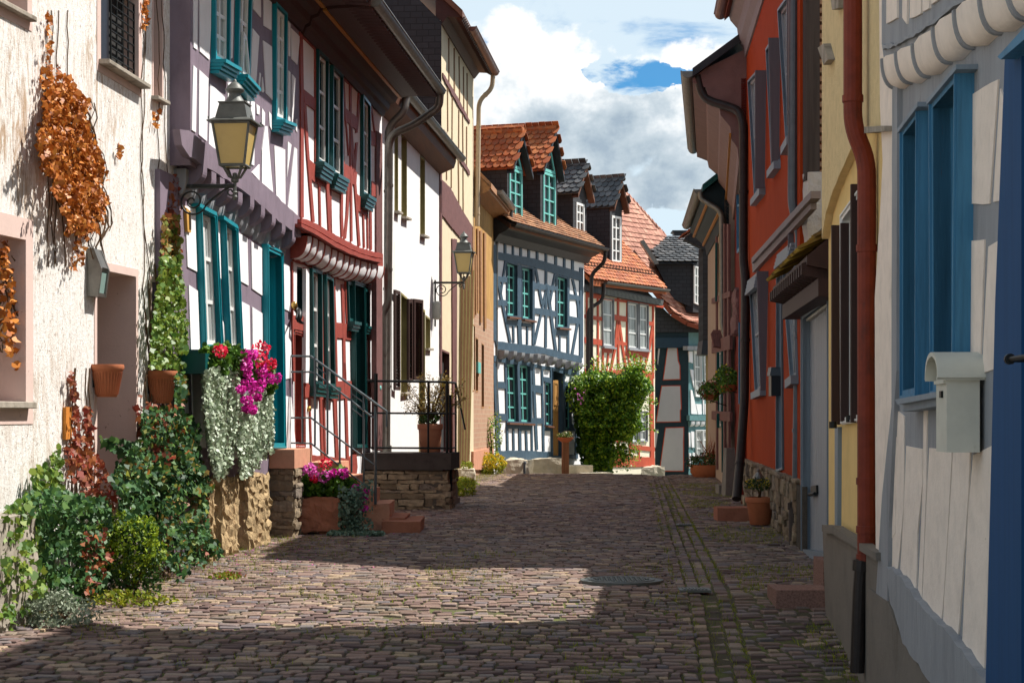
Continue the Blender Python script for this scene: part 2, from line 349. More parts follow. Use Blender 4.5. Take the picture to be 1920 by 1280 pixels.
def wallface(mb,W,outline,holes,d=0):
    vs=[Vector(p) for p in outline]; es=[(i,(i+1)%len(outline)) for i in range(len(outline))]
    for h in holes:
        b=len(vs); vs+=[Vector(p) for p in h]; es+=[(b+i,b+(i+1)%len(h)) for i in range(len(h))]
    r=delaunay_2d_cdt(vs,es,[],1,1e-5)
    ov,of=r[0],r[2]; fs=[]
    for f in of:
        c=sum((ov[i] for i in f),Vector((0,0)))/len(f)
        if inpoly(c,outline) and not any(inpoly(c,h) for h in holes): fs.append(tuple(f))
    mb.add([W.pt(p.x,p.y,d) for p in ov],fs)
def body(mb,W,u0,u1,z0,z1,holes=(),D=6,d=0,front=True):
    if front: wallface(mb,W,[(u0,z0),(u1,z0),(u1,z1),(u0,z1)],holes,d)
    P=W.pt
    mb.add([P(u0,z0,d),P(u0,z0,-D),P(u0,z1,-D),P(u0,z1,d)],[(0,1,2,3)])
    mb.add([P(u1,z0,d),P(u1,z0,-D),P(u1,z1,-D),P(u1,z1,d)],[(0,1,2,3)])
    mb.add([P(u0,z0,-D),P(u1,z0,-D),P(u1,z1,-D),P(u0,z1,-D)],[(0,1,2,3)])
    mb.add([P(u0,z1,-D),P(u1,z1,-D),P(u1,z1,d),P(u0,z1,d)],[(0,1,2,3)])
def window(par,W,quad,off=.05,border=.06,depth=.1,casing='white',sash='whitepaint',cols=2,rows=3,glass='glass',sill=None,sillm=None,name='window',sashw=.045,hinset=None,back=None):
    q=W.q(quad,off); inn=inset(q,border) if border else q
    W.holes.append(inset(q,hinset if hinset is not None else border*.6))
    mb=MB(); mb.ring(W,q,inn,-.01 if border else 0,off) if border else None
    o2=inset(inn,-.03) if border else inset(inn,-.03)
    mb.ring(W,o2,inn,-depth-.03,(off-.004) if border else -.002)
    if border>.045: 
        a=inset(q,border*.15); b2=inset(q,border*.45); mb.ring(W,a,b2,off-.002,off+.012)
    w=build(name,mb,M[casing],par)
    if sash:
        mb=MB(); i2=inset(inn,sashw); mb.ring(W,inn,i2,-depth,-depth+.035)
        bl=lambda a,b:(lambda A,B:(A[0]+(B[0]-A[0])*b,A[1]+(B[1]-A[1])*b))((inn[0][0]+(inn[1][0]-inn[0][0])*a,inn[0][1]+(inn[1][1]-inn[0][1])*a),(inn[3][0]+(inn[2][0]-inn[3][0])*a,inn[3][1]+(inn[2][1]-inn[3][1])*a))
        wd=abs(inn[1][0]-inn[0][0]); ht=abs(inn[3][1]-inn[0][1]); g=.018/max(wd,.05); h=.02/max(ht,.1)
        for c in range(1,cols):
            a=c/cols; gg=g*(1.6 if cols%2==0 and c==cols//2 else .8)
            mb.prism(W,[bl(a-gg,.01),bl(a+gg,.01),bl(a+gg,.99),bl(a-gg,.99)],-depth+.003,-depth+.033)
        for r in range(1,rows):
            a=r/rows; mb.prism(W,[bl(.02,a-h),bl(.98,a-h),bl(.98,a+h),bl(.02,a+h)],-depth+.002,-depth+.030)
        build('sash',mb,M[sash],w)
    mb=MB(); mb.add([W.pt(u,z,-depth+.012) for u,z in inset(inn,-.01)],[(0,1,2,3)]); build('pane',mb,M[glass],w)
    if sill:
        p,h,steps=sill; (u0,z0),(u1,z1)=sorted((q[3],q[2])); mb=MB(); e=.03
        for k in range(steps):
            pp=off+p*(1-k/(steps+.6)); dz=h/steps
            mb.prism(W,[(u0-e,z0-dz*k-.002*k),(u1+e,z1-dz*k-.002*k),(u1+e,z1-dz*(k+1)),(u0-e,z0-dz*(k+1))],-.01,pp)
        build('sill',mb,M[sillm or casing],w)
    return w
def pipe(mb,pts,r,collars=()):
    P=[Vector(p) for p in pts]; out=[P[0]]
    for i in range(1,len(P)-1):
        a,b,c=P[i-1],P[i],P[i+1]; l=min(.12+r,(b-a).length*.45,(c-b).length*.45)
        s=b+(a-b).normalized()*l; e=b+(c-b).normalized()*l
        for t in range(6):
            t/=5; out.append(s.lerp(b,t).lerp(b.lerp(e,t),t))
    out.append(P[-1]); mb.tube(out,r,14)
    for i,t in collars:
        a,b=P[i],P[i+1]; c=a.lerp(b,t); d=(b-a).normalized(); mb.tube([c-d*.022,c+d*.022],r*1.13,14)
def gutter(mb,W,u0,u1,d,z,r=.075,band=.45,du=0,dz=0):
    n=int(abs(u1-u0)/.5)+2; seg=9
    def section(u,R):
        t=(u-u0)/(u1-u0); return [W.pt(u,z+dz*t-R*math.sin(math.pi*k/seg),d+du*t+R*math.cos(math.pi*k/seg)) for k in range(seg+1)]
    for R in (r,r*.9):
        vs=[];
        for i in range(n+1): vs+=section(u0+(u1-u0)*i/n,R)
        mb.add(vs,[(i*(seg+1)+k,i*(seg+1)+k+1,(i+1)*(seg+1)+k+1,(i+1)*(seg+1)+k) for i in range(n) for k in range(seg)])
    for u in (u0,u1): mb.add(section(u,r),[tuple(range(seg+1))])
    k=0; L=abs(u1-u0)
    while k*band<L:
        u=u0+(u1-u0)*k*band/L; a=section(u,r*1.06); b=section(u+(.02 if u1>u0 else -.02),r*1.06)
        mb.add(a+b,[(i,i+1,seg+2+i,seg+1+i) for i in range(seg)]); k+=1
    t0=section(u0,r)[0]; t1=section(u1,r)[0]; mb.tube([t0,t1],.014,6)
def tiles(mb,O,U,Vv,poly,tw=.18,th=.16,thick=.018,lap=1.5,round_=True,jit=.004,cut=None):
    """shingles laid in rows on the plane O + a*U + b*V, inside poly (a,b)"""
    N=U.cross(Vv).normalized(); 
    if N.z<0: N=-N
    a0=min(p[0] for p in poly);a1=max(p[0] for p in poly);b0=min(p[1] for p in poly);b1=max(p[1] for p in poly)
    row=0;b=b0
    while b<b1:
        a=a0-(tw/2 if row%2 else 0)
        while a<a1:
            if inpoly((a+tw/2,min(b+th*.5,b1-.001)),poly):
                g=tw*.03; x0,x1=a+g,a+tw-g; xm=(x0+x1)/2
                if round_: out=[(x0,b+th*.42),(x0+tw*.12,b+th*.15),(xm-tw*.12,b),(xm+tw*.12,b),(x1-tw*.12,b+th*.15),(x1,b+th*.42),(x1,b+th*lap),(x0,b+th*lap)]
                else: out=[(x0,b),(x1,b),(x1,b+th*lap),(x0,b+th*lap)]
                j=random.uniform(-jit,jit); tw_=random.uniform(-jit,jit)
                def P(p,k):
                    lift=thick*1.9*(1-(p[1]-b)/(th*lap))+j+tw_*(p[0]-xm)/tw
                    return O+U*p[0]+Vv*(p[1]+j)+N*(lift+k)
                n=len(out); vs=[P(p,thick) for p in out]+[P(p,0) for p in out]
                mb.add(vs,[tuple(range(n))]+[(i,(i+1)%n,n+(i+1)%n,n+i) for i in range(n)],random.random())
            a+=tw
        b+=th; row+=1
def gableroof(mb,W,u0,u1,ed,ez,rd,rz,D,bz,t=.14):
    """solid gable roof whose ridge runs along the facade: eave (d,z), ridge, back eave"""
    sec=[(ed,ez),(rd,rz),(bz[0],bz[1])]; vs=[]
    for u in (u0,u1):
        vs+=[W.pt(u,z,d) for d,z in sec]+[W.pt(u,z-t,d) for d,z in sec]
    mb.add(vs,[(0,1,7,6),(1,2,8,7),(3,4,10,9),(4,5,11,10),(0,3,9,6),(2,5,11,8),(0,1,4,3),(1,2,5,4),(6,7,10,9),(7,8,11,10)])
def gabletri(mb,W,u,ed,ez,rd,rz,bd,bz,d0=0,zb=None):
    mb.add([W.pt(u,zb,d0),W.pt(u,rz-.1,rd),W.pt(u,zb,bd)],[(0,1,2)])
# ---------------------------------------------------------------- foliage
IVY=np.array([(0,-.5),(.28,-.42),(.5,-.12),(.24,.08),(.02,.55),(-.22,.08),(-.5,-.1),(-.27,-.42)])
OVAL=np.array([(0,-.5),(.26,-.2),(.24,.18),(0,.5),(-.24,.18),(-.26,-.2)])
ROUND=np.array([(.45*math.cos(a),.45*math.sin(a)) for a in np.linspace(0,2*math.pi,7)[:-1]])
BLADE=np.array([(-.06,0),(.06,0),(0,1.0)])
def leaves(name,C,size,shape,mat,parent,nrm=(0,0,0),spread=1.0,rnd=None,droop=0,label=None,szvar=.24,axis=None,kind=None):
    C=np.asarray(C,float); n=len(C); 
    N=np.random.normal(size=(n,3))*spread+np.asarray(nrm); N/=np.linalg.norm(N,axis=1)[:,None]+1e-9
    R=np.random.normal(size=(n,3)) if axis is None else np.random.normal(size=(n,3))*.45+np.asarray(axis)
    if droop: R=R*.5+np.array([0,0,-droop])
    if axis is not None:
        B=R/np.linalg.norm(R,axis=1)[:,None]; T=np.cross(B,N); T/=np.linalg.norm(T,axis=1)[:,None]+1e-9; N=np.cross(T,B)
    else:
        B=R-N*(R*N).sum(1)[:,None]; B/=np.linalg.norm(B,axis=1)[:,None]+1e-9; T=np.cross(N,B)
    S=size*np.exp(np.random.normal(size=n)*szvar); k=len(shape)
    P=C[:,None,:]+S[:,None,None]*(shape[None,:,0:1]*T[:,None,:]+shape[None,:,1:2]*B[:,None,:])
    bend=(shape[:,0]**2)[None,:,None]*(-.5)*N[:,None,:]*S[:,None,None]; P=P+bend
    off=np.array(OFF[parent.name]) if parent else 0
    me=bpy.data.meshes.new(name); Vs=(P.reshape(-1,3)-off)
    me.vertices.add(n*k); me.vertices.foreach_set('co',Vs.ravel())
    me.loops.add(n*k); me.loops.foreach_set('vertex_index',np.arange(n*k,dtype=np.int32))
    me.polygons.add(n); me.polygons.foreach_set('loop_start',np.arange(n,dtype=np.int32)*k)
    try: me.polygons.foreach_set('loop_total',np.full(n,k,dtype=np.int32))
    except Exception: pass
    me.update(calc_edges=True); me.materials.append(M[mat])
    r=np.random.rand(n) if rnd is None else np.clip(np.asarray(rnd)+np.random.normal(size=n)*.12,0,1)
    a=me.attributes.new('rnd','FLOAT','FACE'); a.data.foreach_set('value',r.astype(np.float32))
    o=bpy.data.objects.new(name,me); COL.objects.link(o)
    if parent: o.parent=parent
    OFF[o.name]=Vector(off) if parent else Vector((0,0,0))
    if label:o['label']=label
    return o
def onwall(W,poly,n,d0=.02,d1=.12,clump=0):
    """random points over a px polygon on wall W, standing out d0..d1"""
    P=[];xs=[p[0] for p in poly];ys=[p[1] for p in poly]
    cl=[(random.uniform(min(xs),max(xs)),random.uniform(min(ys),max(ys))) for _ in range(60)]
    while len(P)<n:
        if clump and random.random()<clump:
            c=random.choice(cl); x=c[0]+random.gauss(0,6);y=c[1]+random.gauss(0,9)
        else: x=random.uniform(min(xs),max(xs));y=random.uniform(min(ys),max(ys))
        if inpoly((x,y),poly):
            d=random.uniform(d0,d1)*(.6+.8*abs(noise.noise(Vector((x*.03,y*.03,3))))); u,z=W.uz(x,y,d); P.append(W.pt(u,z,d))
    return P
def blob(c,r,n,shell=.55,lump=.25,seed=0,fr=1.8):
    P=[];c=Vector(c)
    while len(P)<n:
        v=Vector((random.gauss(0,1),random.gauss(0,1),random.gauss(0,1))).normalized()
        k=random.random()**.33; k=max(k,random.uniform(shell,1))
        k*=1+lump*2*noise.noise(v*fr+Vector((seed,seed*2,0)))
        P.append(c+Vector((v.x*r[0],v.y*r[1],v.z*r[2]))*k)
    return P
def pxp(px,py,Y): return Vector(((px-960)/F*Y,Y,CZ+(780-py)/F*Y))
# ---------------------------------------------------------------- camera, light, sky
cam=bpy.data.cameras.new('camera'); camo=bpy.data.objects.new('camera',cam); COL.objects.link(camo)
camo.location=CAMP; camo.rotation_euler=(math.radians(90),0,0)
cam.sensor_width=36; cam.lens=F*36/1920; cam.shift_y=140/1920; cam.clip_end=5000; cam.clip_start=.1; SC.camera=camo
SUN=Vector((1,.42,1.5)).normalized()
sl=bpy.data.lights.new('sun','SUN'); sl.energy=5.0; sl.angle=math.radians(.5); sl.color=(1,.955,.88)
so=bpy.data.objects.new('sun',sl); COL.objects.link(so); so.rotation_euler=(-SUN).to_track_quat('-Z','Y').to_euler()
so.location=(10,10,30)
w=bpy.data.worlds.new('World'); SC.world=w; w.use_nodes=True; nt=w.node_tree; bg=nt.nodes['Background']
sky=nt.nodes.new('ShaderNodeTexSky'); sky.sky_type='NISHITA'; sky.sun_disc=False
sky.sun_elevation=math.asin(SUN.z); sky.sun_rotation=math.atan2(SUN.x,SUN.y); sky.air_density=1.0; sky.dust_density=.4; sky.ozone_density=2.5
nt.links.new(sky.outputs[0],bg.inputs[0]); bg.inputs[1].default_value=.058
tc=nt.nodes.new('ShaderNodeTexCoord')
def wmap(scale,loc=(0,0,0)):
    mp=nt.nodes.new('ShaderNodeMapping'); mp.inputs['Scale'].default_value=scale; mp.inputs['Location'].default_value=loc
    nt.links.new(tc.outputs['Generated'],mp.inputs[0]); return mp.outputs[0]
def mth(op,a,b=0,c=None):
    m=nt.nodes.new('ShaderNodeMath'); m.operation=op
    for i,v in enumerate((a,b) if c is None else (a,b,c)):
        if isinstance(v,(int,float)): m.inputs[i].default_value=v
        else: nt.links.new(v,m.inputs[i])
    return m.outputs[0]
def dist(px,py,rx,rz):
    """0 at one compass direction, 1 on an ellipse round it"""
    mp=nt.nodes.new('ShaderNodeMapping'); c=Vector(((px-960)/F,1,(780-py)/F)).normalized()
    mp.inputs['Scale'].default_value=(F/rx,.2,F/rz); mp.inputs['Location'].default_value=(-c.x*F/rx,-c.y*.2,-c.z*F/rz)
    nt.links.new(tc.outputs['Generated'],mp.inputs[0]); ln=nt.nodes.new('ShaderNodeVectorMath'); ln.operation='LENGTH'; nt.links.new(mp.outputs[0],ln.inputs[0]); return ln.outputs['Value']
def smooth(v,lo,hi):
    r=nt.nodes.new('ShaderNodeMapRange'); r.interpolation_type='SMOOTHSTEP'; r.inputs['From Min'].default_value=lo; r.inputs['From Max'].default_value=hi; nt.links.new(v,r.inputs[0]); return r.outputs[0]
def fbm(scale,loc,detail=8,rough=.55,dst=.15,st=(1,1,1.25)): return nnoise(nt,scale,detail,rough,wmap(st,loc),dst).outputs[0]
tint=mixc(nt,smooth(dist(1130,250,1500,1200),1.6,.6),sky.outputs[0],mixc(nt,1.0,sky.outputs[0],(.20,.80,1.20),'MULTIPLY')); nt.links.new(tint,bg.inputs[0])
# thin high veil, thickened out of view to brighten the near right walls
veil=fbm(9,(.3,.2,.7),6,.6,.6,(1,1,3.2)); vm=mth('MULTIPLY',smooth(veil,.20,.44),smooth(dist(1100,60,900,900),1.3,.5))
vm=mth('MAXIMUM',vm,mth('MULTIPLY',smooth(veil,.36,.60),.9)); wsp=mth('MULTIPLY',mth('SUBTRACT',fbm(34,(.2,.5,.1),6,.6,.4,(1,1,2.6)),.5),5.0); vm=mth('MULTIPLY',vm,mth('SUBTRACT',1.0,mth('MULTIPLY',smooth(mth('ADD',dist(1250,140,130,20),wsp),1.5,.5),.92))); vm=mth('MULTIPLY',vm,mth('SUBTRACT',1.0,mth('MULTIPLY',smooth(mth('ADD',dist(930,75,70,16),wsp),1.4,.5),.7)))
# heaped clouds: the same noise read twice, a little apart, gives them a sunny and a shaded side
L0=(.11,.42,.23); big=fbm(13,L0); e=.11
big2=fbm(13,(L0[0]+e*.7,L0[1],L0[2]+e))
fine=fbm(42,(.6,.1,.3),7,.6,.1); fine2=fbm(42,(.6+.05,.1,.3+.08),7,.6,.1)
body_=mth('MAXIMUM',mth('SUBTRACT',1.0,dist(1120,235,330,190)),mth('SUBTRACT',1.0,dist(960,300,260,260)))
body_=mth('MAXIMUM',body_,mth('SUBTRACT',.9,dist(1300,330,260,170)))
f=mth('ADD',mth('MULTIPLY',body_,.55),mth('ADD',mth('MULTIPLY',big,1.0),mth('MULTIPLY',fine,.25)))
nz=mth('ADD',mth('MULTIPLY',mth('SUBTRACT',fine,.5),2.2),mth('MULTIPLY',mth('SUBTRACT',big,.5),3.0)); hole=mth('MULTIPLY',smooth(mth('ADD',dist(1262,142,95,17),mth('MULTIPLY',nz,1.5)),1.5,.5),.40); hole=mth('ADD',hole,mth('MULTIPLY',smooth(mth('ADD',dist(1290,430,150,30),nz),1.4,.3),.22))
f=mth('SUBTRACT',f,hole); cm=smooth(f,.66,.735)
lit=mth('ADD',mth('MULTIPLY',mth('SUBTRACT',big,big2),1.7),mth('MULTIPLY',mth('SUBTRACT',fine,fine2),1.0))
lit=mth('ADD',lit,mth('MULTIPLY',mth('SUBTRACT',1.0,smooth(f,.70,1.05)),.26))
lowd=mth('MULTIPLY',smooth(mth('ADD',dist(1150,300,240,110),mth('MULTIPLY',nz,.7)),1.4,.2),.13); topb=mth('MULTIPLY',smooth(dist(1100,120,170,100),1.4,.2),.24)
lit=mth('ADD',lit,mth('MULTIPLY',mth('SUBTRACT',fbm(24,(.9,.3,.2),5,.6,.2),.5),1.1))
lit=mth('ADD',mth('SUBTRACT',lit,lowd),mth('ADD',topb,.58))
ccol=ramp(nt,lit,[(.0,(.36,.45,.54)),(.20,(.47,.56,.63)),(.40,(.58,.66,.72)),(.58,(.78,.83,.86)),(.78,(1.0,1.0,1.0))]).outputs[0]
bgv=nt.nodes.new('ShaderNodeBackground'); bgv.inputs[0].default_value=(.74,.86,.93,1); bgv.inputs[1].default_value=.66
bg2=nt.nodes.new('ShaderNodeBackground'); nt.links.new(ccol,bg2.inputs[0]); bg2.inputs[1].default_value=.68
m1=nt.nodes.new('ShaderNodeMixShader'); nt.links.new(mth('MULTIPLY',vm,.9),m1.inputs[0]); nt.links.new(bg.outputs[0],m1.inputs[1]); nt.links.new(bgv.outputs[0],m1.inputs[2])
mx=nt.nodes.new('ShaderNodeMixShader'); nt.links.new(cm,mx.inputs[0]); nt.links.new(m1.outputs[0],mx.inputs[1]); nt.links.new(bg2.outputs[0],mx.inputs[2])
nt.links.new(mx.outputs[0],nt.nodes['World Output'].inputs[0])
SC.view_settings.view_transform='Standard'; SC.view_settings.look='None'; SC.view_settings.exposure=.72; SC.view_settings.gamma=1
SC.render.engine='CYCLES'; SC.cycles.max_bounces=10; SC.cycles.diffuse_bounces=7; SC.cycles.use_denoising=True
# ---------------------------------------------------------------- the street
mL=(1265-960)/F; mR=(1190-960)/F
def xl(y): return -4.78+mL*y
def xr(y): return (1.5 if y<16.2 else 1.87)+mR*y
def g(x,y):
    z=0.0
    if y<15.5: z-=.085*(15.5-y)**1.08*min(1,max(0,(x+3.2)/3.6))
    if y>46: z-=.052*(y-46)
    xc=.55+mR*y; z-=.035*math.exp(-((x-xc)/.30)**2)
    if x>xc: z-=.02
    z+=.018*noise.noise(Vector((x*.5,y*.35,1)))+.008*noise.noise(Vector((x*1.6,y*1.3,4)))
    return z
mb=MB(); NX,NY=70,150; vs=[]
ys=[5+62*(j/NY) for j in range(NY+1)]
for y in ys:
    for i in range(NX+1):
        x=xl(y)-2.5+(xr(y)+5-xl(y)+2.5)*i/NX; vs.append((x,y,g(x,y)-.011))
mb.add(vs,[(j*(NX+1)+i,j*(NX+1)+i+1,(j+1)*(NX+1)+i+1,(j+1)*(NX+1)+i) for j in range(NY) for i in range(NX)])
o=build('street_bed',mb,M['joint'],smooth=True); tagp(o,kind='structure')
mb=MB(); mb.add([(-700,-300,-1.9),(700,-300,-1.9),(700,1500,-3.2),(-700,1500,-3.2)],[(0,1,2,3)]); o=build('ground',mb,surf('bounce_pale_ground',(.34,.30,.25),.95,.2,.5,.4,8)); tagp(o,kind='structure')  # unseen ground, coloured pale to bounce sunlight onto the right-hand walls
def stone(mb,c,hw,hd,ang,h):
    x0,y0=c; ca,sa=math.cos(ang),math.sin(ang); j=lambda k:random.uniform(-k,k)
    pts=[(-hw+j(.008),-hd+j(.007)),(hw+j(.008),-hd+j(.007)),(hw+j(.008),hd+j(.007)),(-hw+j(.008),hd+j(.007))]
    tx,ty=random.gauss(0,.03),random.gauss(0,.022); vs=[]
    for k,(ins,zz) in enumerate(((0,-.03),(.002,h-.005),(.009,h))):
        for a,b in pts:
            a-=math.copysign(min(ins,hw*.5),a); b-=math.copysign(min(ins,hd*.5),b)
            X=x0+a*ca-b*sa; Y=y0+a*sa+b*ca; vs.append((X,Y,g(x0,y0)+zz+(a*tx+b*ty if k else 0)))
    fs=[(8,9,10,11)]+[(i,(i+1)%4,4+(i+1)%4,4+i) for i in range(4)]+[(4+i,4+(i+1)%4,8+(i+1)%4,8+i) for i in range(4)]
    mb.add(vs,fs,random.random())
mb=MB(); y=8.6; row=0
while y<50:
    p=.102 if y<30 else .14; x=xl(y)-.3; xe=.33+mR*y
    while x<xe:
        wd=random.uniform(.075,.185)*(1 if y<30 else 1.3)
        s=(x-xl(y))/(xe-xl(y)); yy=y+.10*math.sin(s*5.5+y*.12)+.05*noise.noise(Vector((x*.8,y*.5,9)))-.45*max(0,.22-s)**1*4
        if random.random()>.012: stone(mb,(x+wd/2,yy+random.uniform(-.008,.008)),wd/2-random.uniform(.003,.010),p/2-random.uniform(.003,.009),random.gauss(-.04,.085)-.6*max(0,.18-s),random.uniform(-.004,.008))
        x+=wd
    y+=p*random.uniform(.94,1.06); row+=1
for k in range(4):                                             # drainage channel laid lengthwise
    y=8.6
    while y<50:
        L=random.uniform(.15,.27); x=.39+.115*k+mR*y; stone(mb,(x,y+L/2),.05,L/2-.009,-mR,random.uniform(-.004,.004)); y+=L
y=8.6
while y<50:
    x=.80+mR*y; xe=xr(y)+.1
    while x<xe:
        wd=random.uniform(.09,.20)
        if random.random()>.05: stone(mb,(x+wd/2,y+.12*(x-mR*y)+random.uniform(-.012,.012)),wd/2-random.uniform(.008,.016),.052,random.gauss(.10,.07),random.uniform(-.008,.006))
        x+=wd
    y+=.122
o=build('cobbled_street',mb,M['cobble'],auto=0); tagp(o,kind='structure')
# moss and grass growing in the joints
P=[];R=[]
def tuft(x,y,n,s=.03):
    for _ in range(n): P.append((x+random.gauss(0,s),y+random.gauss(0,s),g(x,y)-.01))
for _ in range(2600):
    y=random.uniform(10,40)**1.0; 
    if noise.noise(Vector((y*.6,3,1)))>-.2: tuft(mR*y+random.choice([.335,.45,.565,.68,.78]),y,3,.018)
for _ in range(4200):
    y=random.uniform(9.5,40); x=random.uniform(.9+mR*y,xr(y)); 
    if noise.noise(Vector((x*.9,y*.5,2)))>.0: tuft(x,y,4,.03)
for _ in range(1500):
    y=random.uniform(14.5,19.5); x=random.uniform(-2.6,1.4)
    if noise.noise(Vector((x*1.1,y*.8,5)))>.12: tuft(x,y,4,.03)
for _ in range(1000):
    y=random.uniform(12.5,22); tuft(xl(y)+.05+abs(random.gauss(0,.5)),y,4,.04)
for _ in range(1500):
    y=random.uniform(32,48); tuft(xl(y)+.1+abs(random.gauss(0,.28)),y,4,.05)
for _ in range(1500):
    y=random.uniform(11.5,15); x=random.uniform(-3.2,1.2)
    if noise.noise(Vector((x*1.3,y*1.3,7)))>.15: tuft(x,y,3,.03)
leaves('grass_in_joints',P,.042,BLADE,'grass',None,(0,-.3,.2),axis=(0,0,1.0))
o=bpy.data.objects['grass_in_joints']; tagp(o,'short moss and grass tufts growing between the cobbles','grass',kind='stuff')
# metal covers let into the paving
def cover(name,label,x,y,r,sq=None):
    mb=MB(); z=g(x,y)+.012
    if sq:
        mb.box((x,y,z),(sq[0],sq[1],.02)); 
        for k in range(7): mb.box((x-sq[0]/2+.04+k*(sq[0]-.08)/6,y,z+.013),(.018,sq[1]*.8,.008))
    else:
        mb.lathe((x,y,z-.02),[(r,0),(r,.03),(r*.94,.034),(r*.93,.028),(r*.80,.028),(r*.79,.036),(r*.7,.036),(r*.69,.03),(0.01,.03)],40)
        for i in range(-5,6):
            for j in range(-5,6):
                if math.hypot(i,j)<5.2: mb.box((x+i*r*.12,y+j*r*.12,z+.014),(.025,.025,.008),.6)
    o=build(name,mb,M['castiron']); tagp(o,label,'cover' if not sq else 'drain')
cover('manhole_cover','round iron manhole cover at the edge of the sunny patch',.95,16.15,.36)
cover('drain_grate','small rectangular drain grate in the channel, nearest the camera',1.52,15.55,0,(.26,.24))
cover('drain_grate','small rectangular drain grate in the channel, level with the terracotta pot',2.33,25.0,0,(.26,.24))
# ================================================================ LEFT SIDE
LW=lambda X0,vp=1265: vpwall(X0,vp,'L')
def rubble(mb,W,u0,u1,z0,z1,d,depth=.25,hc=.13,wc=.3,side=None):
    hc*=.78;z=z0;row=0
    while z<z1-.02:
        h=min(random.uniform(.5,1.5)*hc,z1-z); 
        if z1-(z+h)<.05: h=z1-z
        u=u0
        while u<u1-.01:
            wd=min(random.uniform(.3,1.5)*wc,u1-u)
            if u1-(u+wd)<.08: wd=u1-u
            c=W.pt(u+wd/2,z+h/2,d-depth/2+random.uniform(-.03,.03))
            mb.rock((c.x,c.y,c.z),(wd-.008,depth,h-.008),.018,4,random.random()*50,math.atan2(W.d.y,W.d.x),rnd=.10,freq=10)
            u+=wd
        z+=h; row+=1
# ---- near plaster house --------------------------------------------------
B1=LW(-4.8); H1=thing('plaster_house','rough off-white plastered house with creeper stains, nearest on the left','house',B1.pt(16,0,0))
def niche(par,W,quad,depth,surr='pinksmooth',bw=.11,glass='glass',sash='whitepaint',cols=2,rows=3,name='window',sill=None,sillm=None,off=.006):
    q=W.q(quad); W.holes.append(q); mb=MB(); o=inset(q,-bw); mb.ring(W,o,inset(q,-.001),-.01,off); mb.ring(W,inset(q,-.03),q,-depth-.04,off-.003)
    w=build(name,mb,M[surr],par)
    if sash:
        mb=MB(); i2=inset(q,.05); mb.ring(W,q,i2,-depth,-depth+.03)
        u0=min(p[0] for p in q);u1=max(p[0] for p in q);z0=min(p[1] for p in q);z1=max(p[1] for p in q)
        for c in range(1,cols): u=u0+(u1-u0)*c/cols; mb.prism(W,[(u-.015,z0+.05),(u+.015,z0+.05),(u+.015,z1-.05),(u-.015,z1-.05)],-depth+.002,-depth+.028)
        for r in range(1,rows): z=z0+(z1-z0)*r/rows; mb.prism(W,[(u0+.05,z-.012),(u1-.05,z-.012),(u1-.05,z+.012),(u0+.05,z+.012)],-depth+.001,-depth+.026)
        build('sash',mb,M[sash],w)
    mb=MB(); mb.add([W.pt(u,z,-depth+.01) for u,z in inset(q,-.01)],[(0,1,2,3)]); build('pane',mb,M[glass],w)
    if sill:
        p,h=sill; (u0,z0),(u1,z1)=sorted((q[3],q[2])); mb=MB(); mb.prism(W,[(u0-.06,z0-h),(u1+.06,z1-h),(u1+.06,z1+.004),(u0-.06,z0+.004)],-.05,p,bev=.006); build('sill',mb,M[sillm],w)
    return w
w=niche(H1,B1,[(188,-45),(259,-12),(259,158),(188,114)],.14,'pinksmooth',.10,'dark',None,sill=(.10,.035),sillm='stonewall')
mb=MB(); q=B1.q([(188,-45),(259,-12),(259,158),(188,114)]); u0,u1=q[0][0],q[1][0]; zb,zt=q[3][1]-.1,q[0][1]
for k in range(5): u=u0+.42+(u1-u0-.42)*k/4.; mb.tube([B1.pt(u,zb,-.04),B1.pt(u,zt,-.04)],.010,6)
for k in range(12): z=zb+(zt-zb)*k/11.; mb.tube([B1.pt(u0+.42,z,-.04),B1.pt(u1,z,-.04)],.008,6)
build('window_grille',mb,M['blackiron'],w)
mb=MB(); mb.prism(B1,[(u0,zb),(u0+.40,zb),(u0+.40,zt),(u0,zt)],-.10,-.05); build('shutter',mb,M['mailblack'],w)  # black slab added for the open dark half of the recess
niche(H1,B1,[(287,-50),(303,-40),(303,190),(287,182)],.33,'pinksmooth',.04,'dark',None,sill=(.07,.03),sillm='stonewall')
niche(H1,B1,[(-60,-120),(50,-70),(50,30),(-60,-28)],.3,'pinksmooth',.10,'dark',None,sill=(.06,.035),sillm='stonewall')
niche(H1,B1,[(-70,425),(47,450),(47,754),(-70,752)],.34,'pinksmooth',.16,'glass','whitepaint',sill=(.07,.045),sillm='stonewall')
niche(H1,B1,[(181,504),(254,519),(254,925),(181,965)],.42,'pinksmooth',.07,'brown',None,name='doorway')
niche(H1,B1,[(284,528),(299,532),(299,700),(284,703)],.30,'pinksmooth',.05,'dark',None)
mb=MB(); ub=B1.uz(335,700)[0]; body(mb,B1,11.8,ub,-1,9.5,B1.holes,D=5); build('wall',mb,M['roughcast'],H1)
mb=MB(); gableroof(mb,B1,11.7,ub+.02,.35,9.3,-2.6,11.4,.14,(-5.3,9.3)); build('roof',mb,M['tile_red'],H1)
mb=MB(); gutter(mb,B1,11.7,ub,.40,9.3,.08); build('gutter',mb,M['zinc'],H1)
# old wall stub at the house foot
mb=MB(); a=B1.uz(62,1050,.35)[0]
c=B1.pt(a-2.0,.2,.2); mb.rock((c.x,c.y,.20),(4.0,.34,1.10),.02,9,3,math.atan2(B1.d.y,B1.d.x),freq=4)
o=build('low_garden_wall',mb,M['stonewall'],smooth=False); tagp(o,'low crumbling grey wall stub at the foot of the rough plaster house','wall')
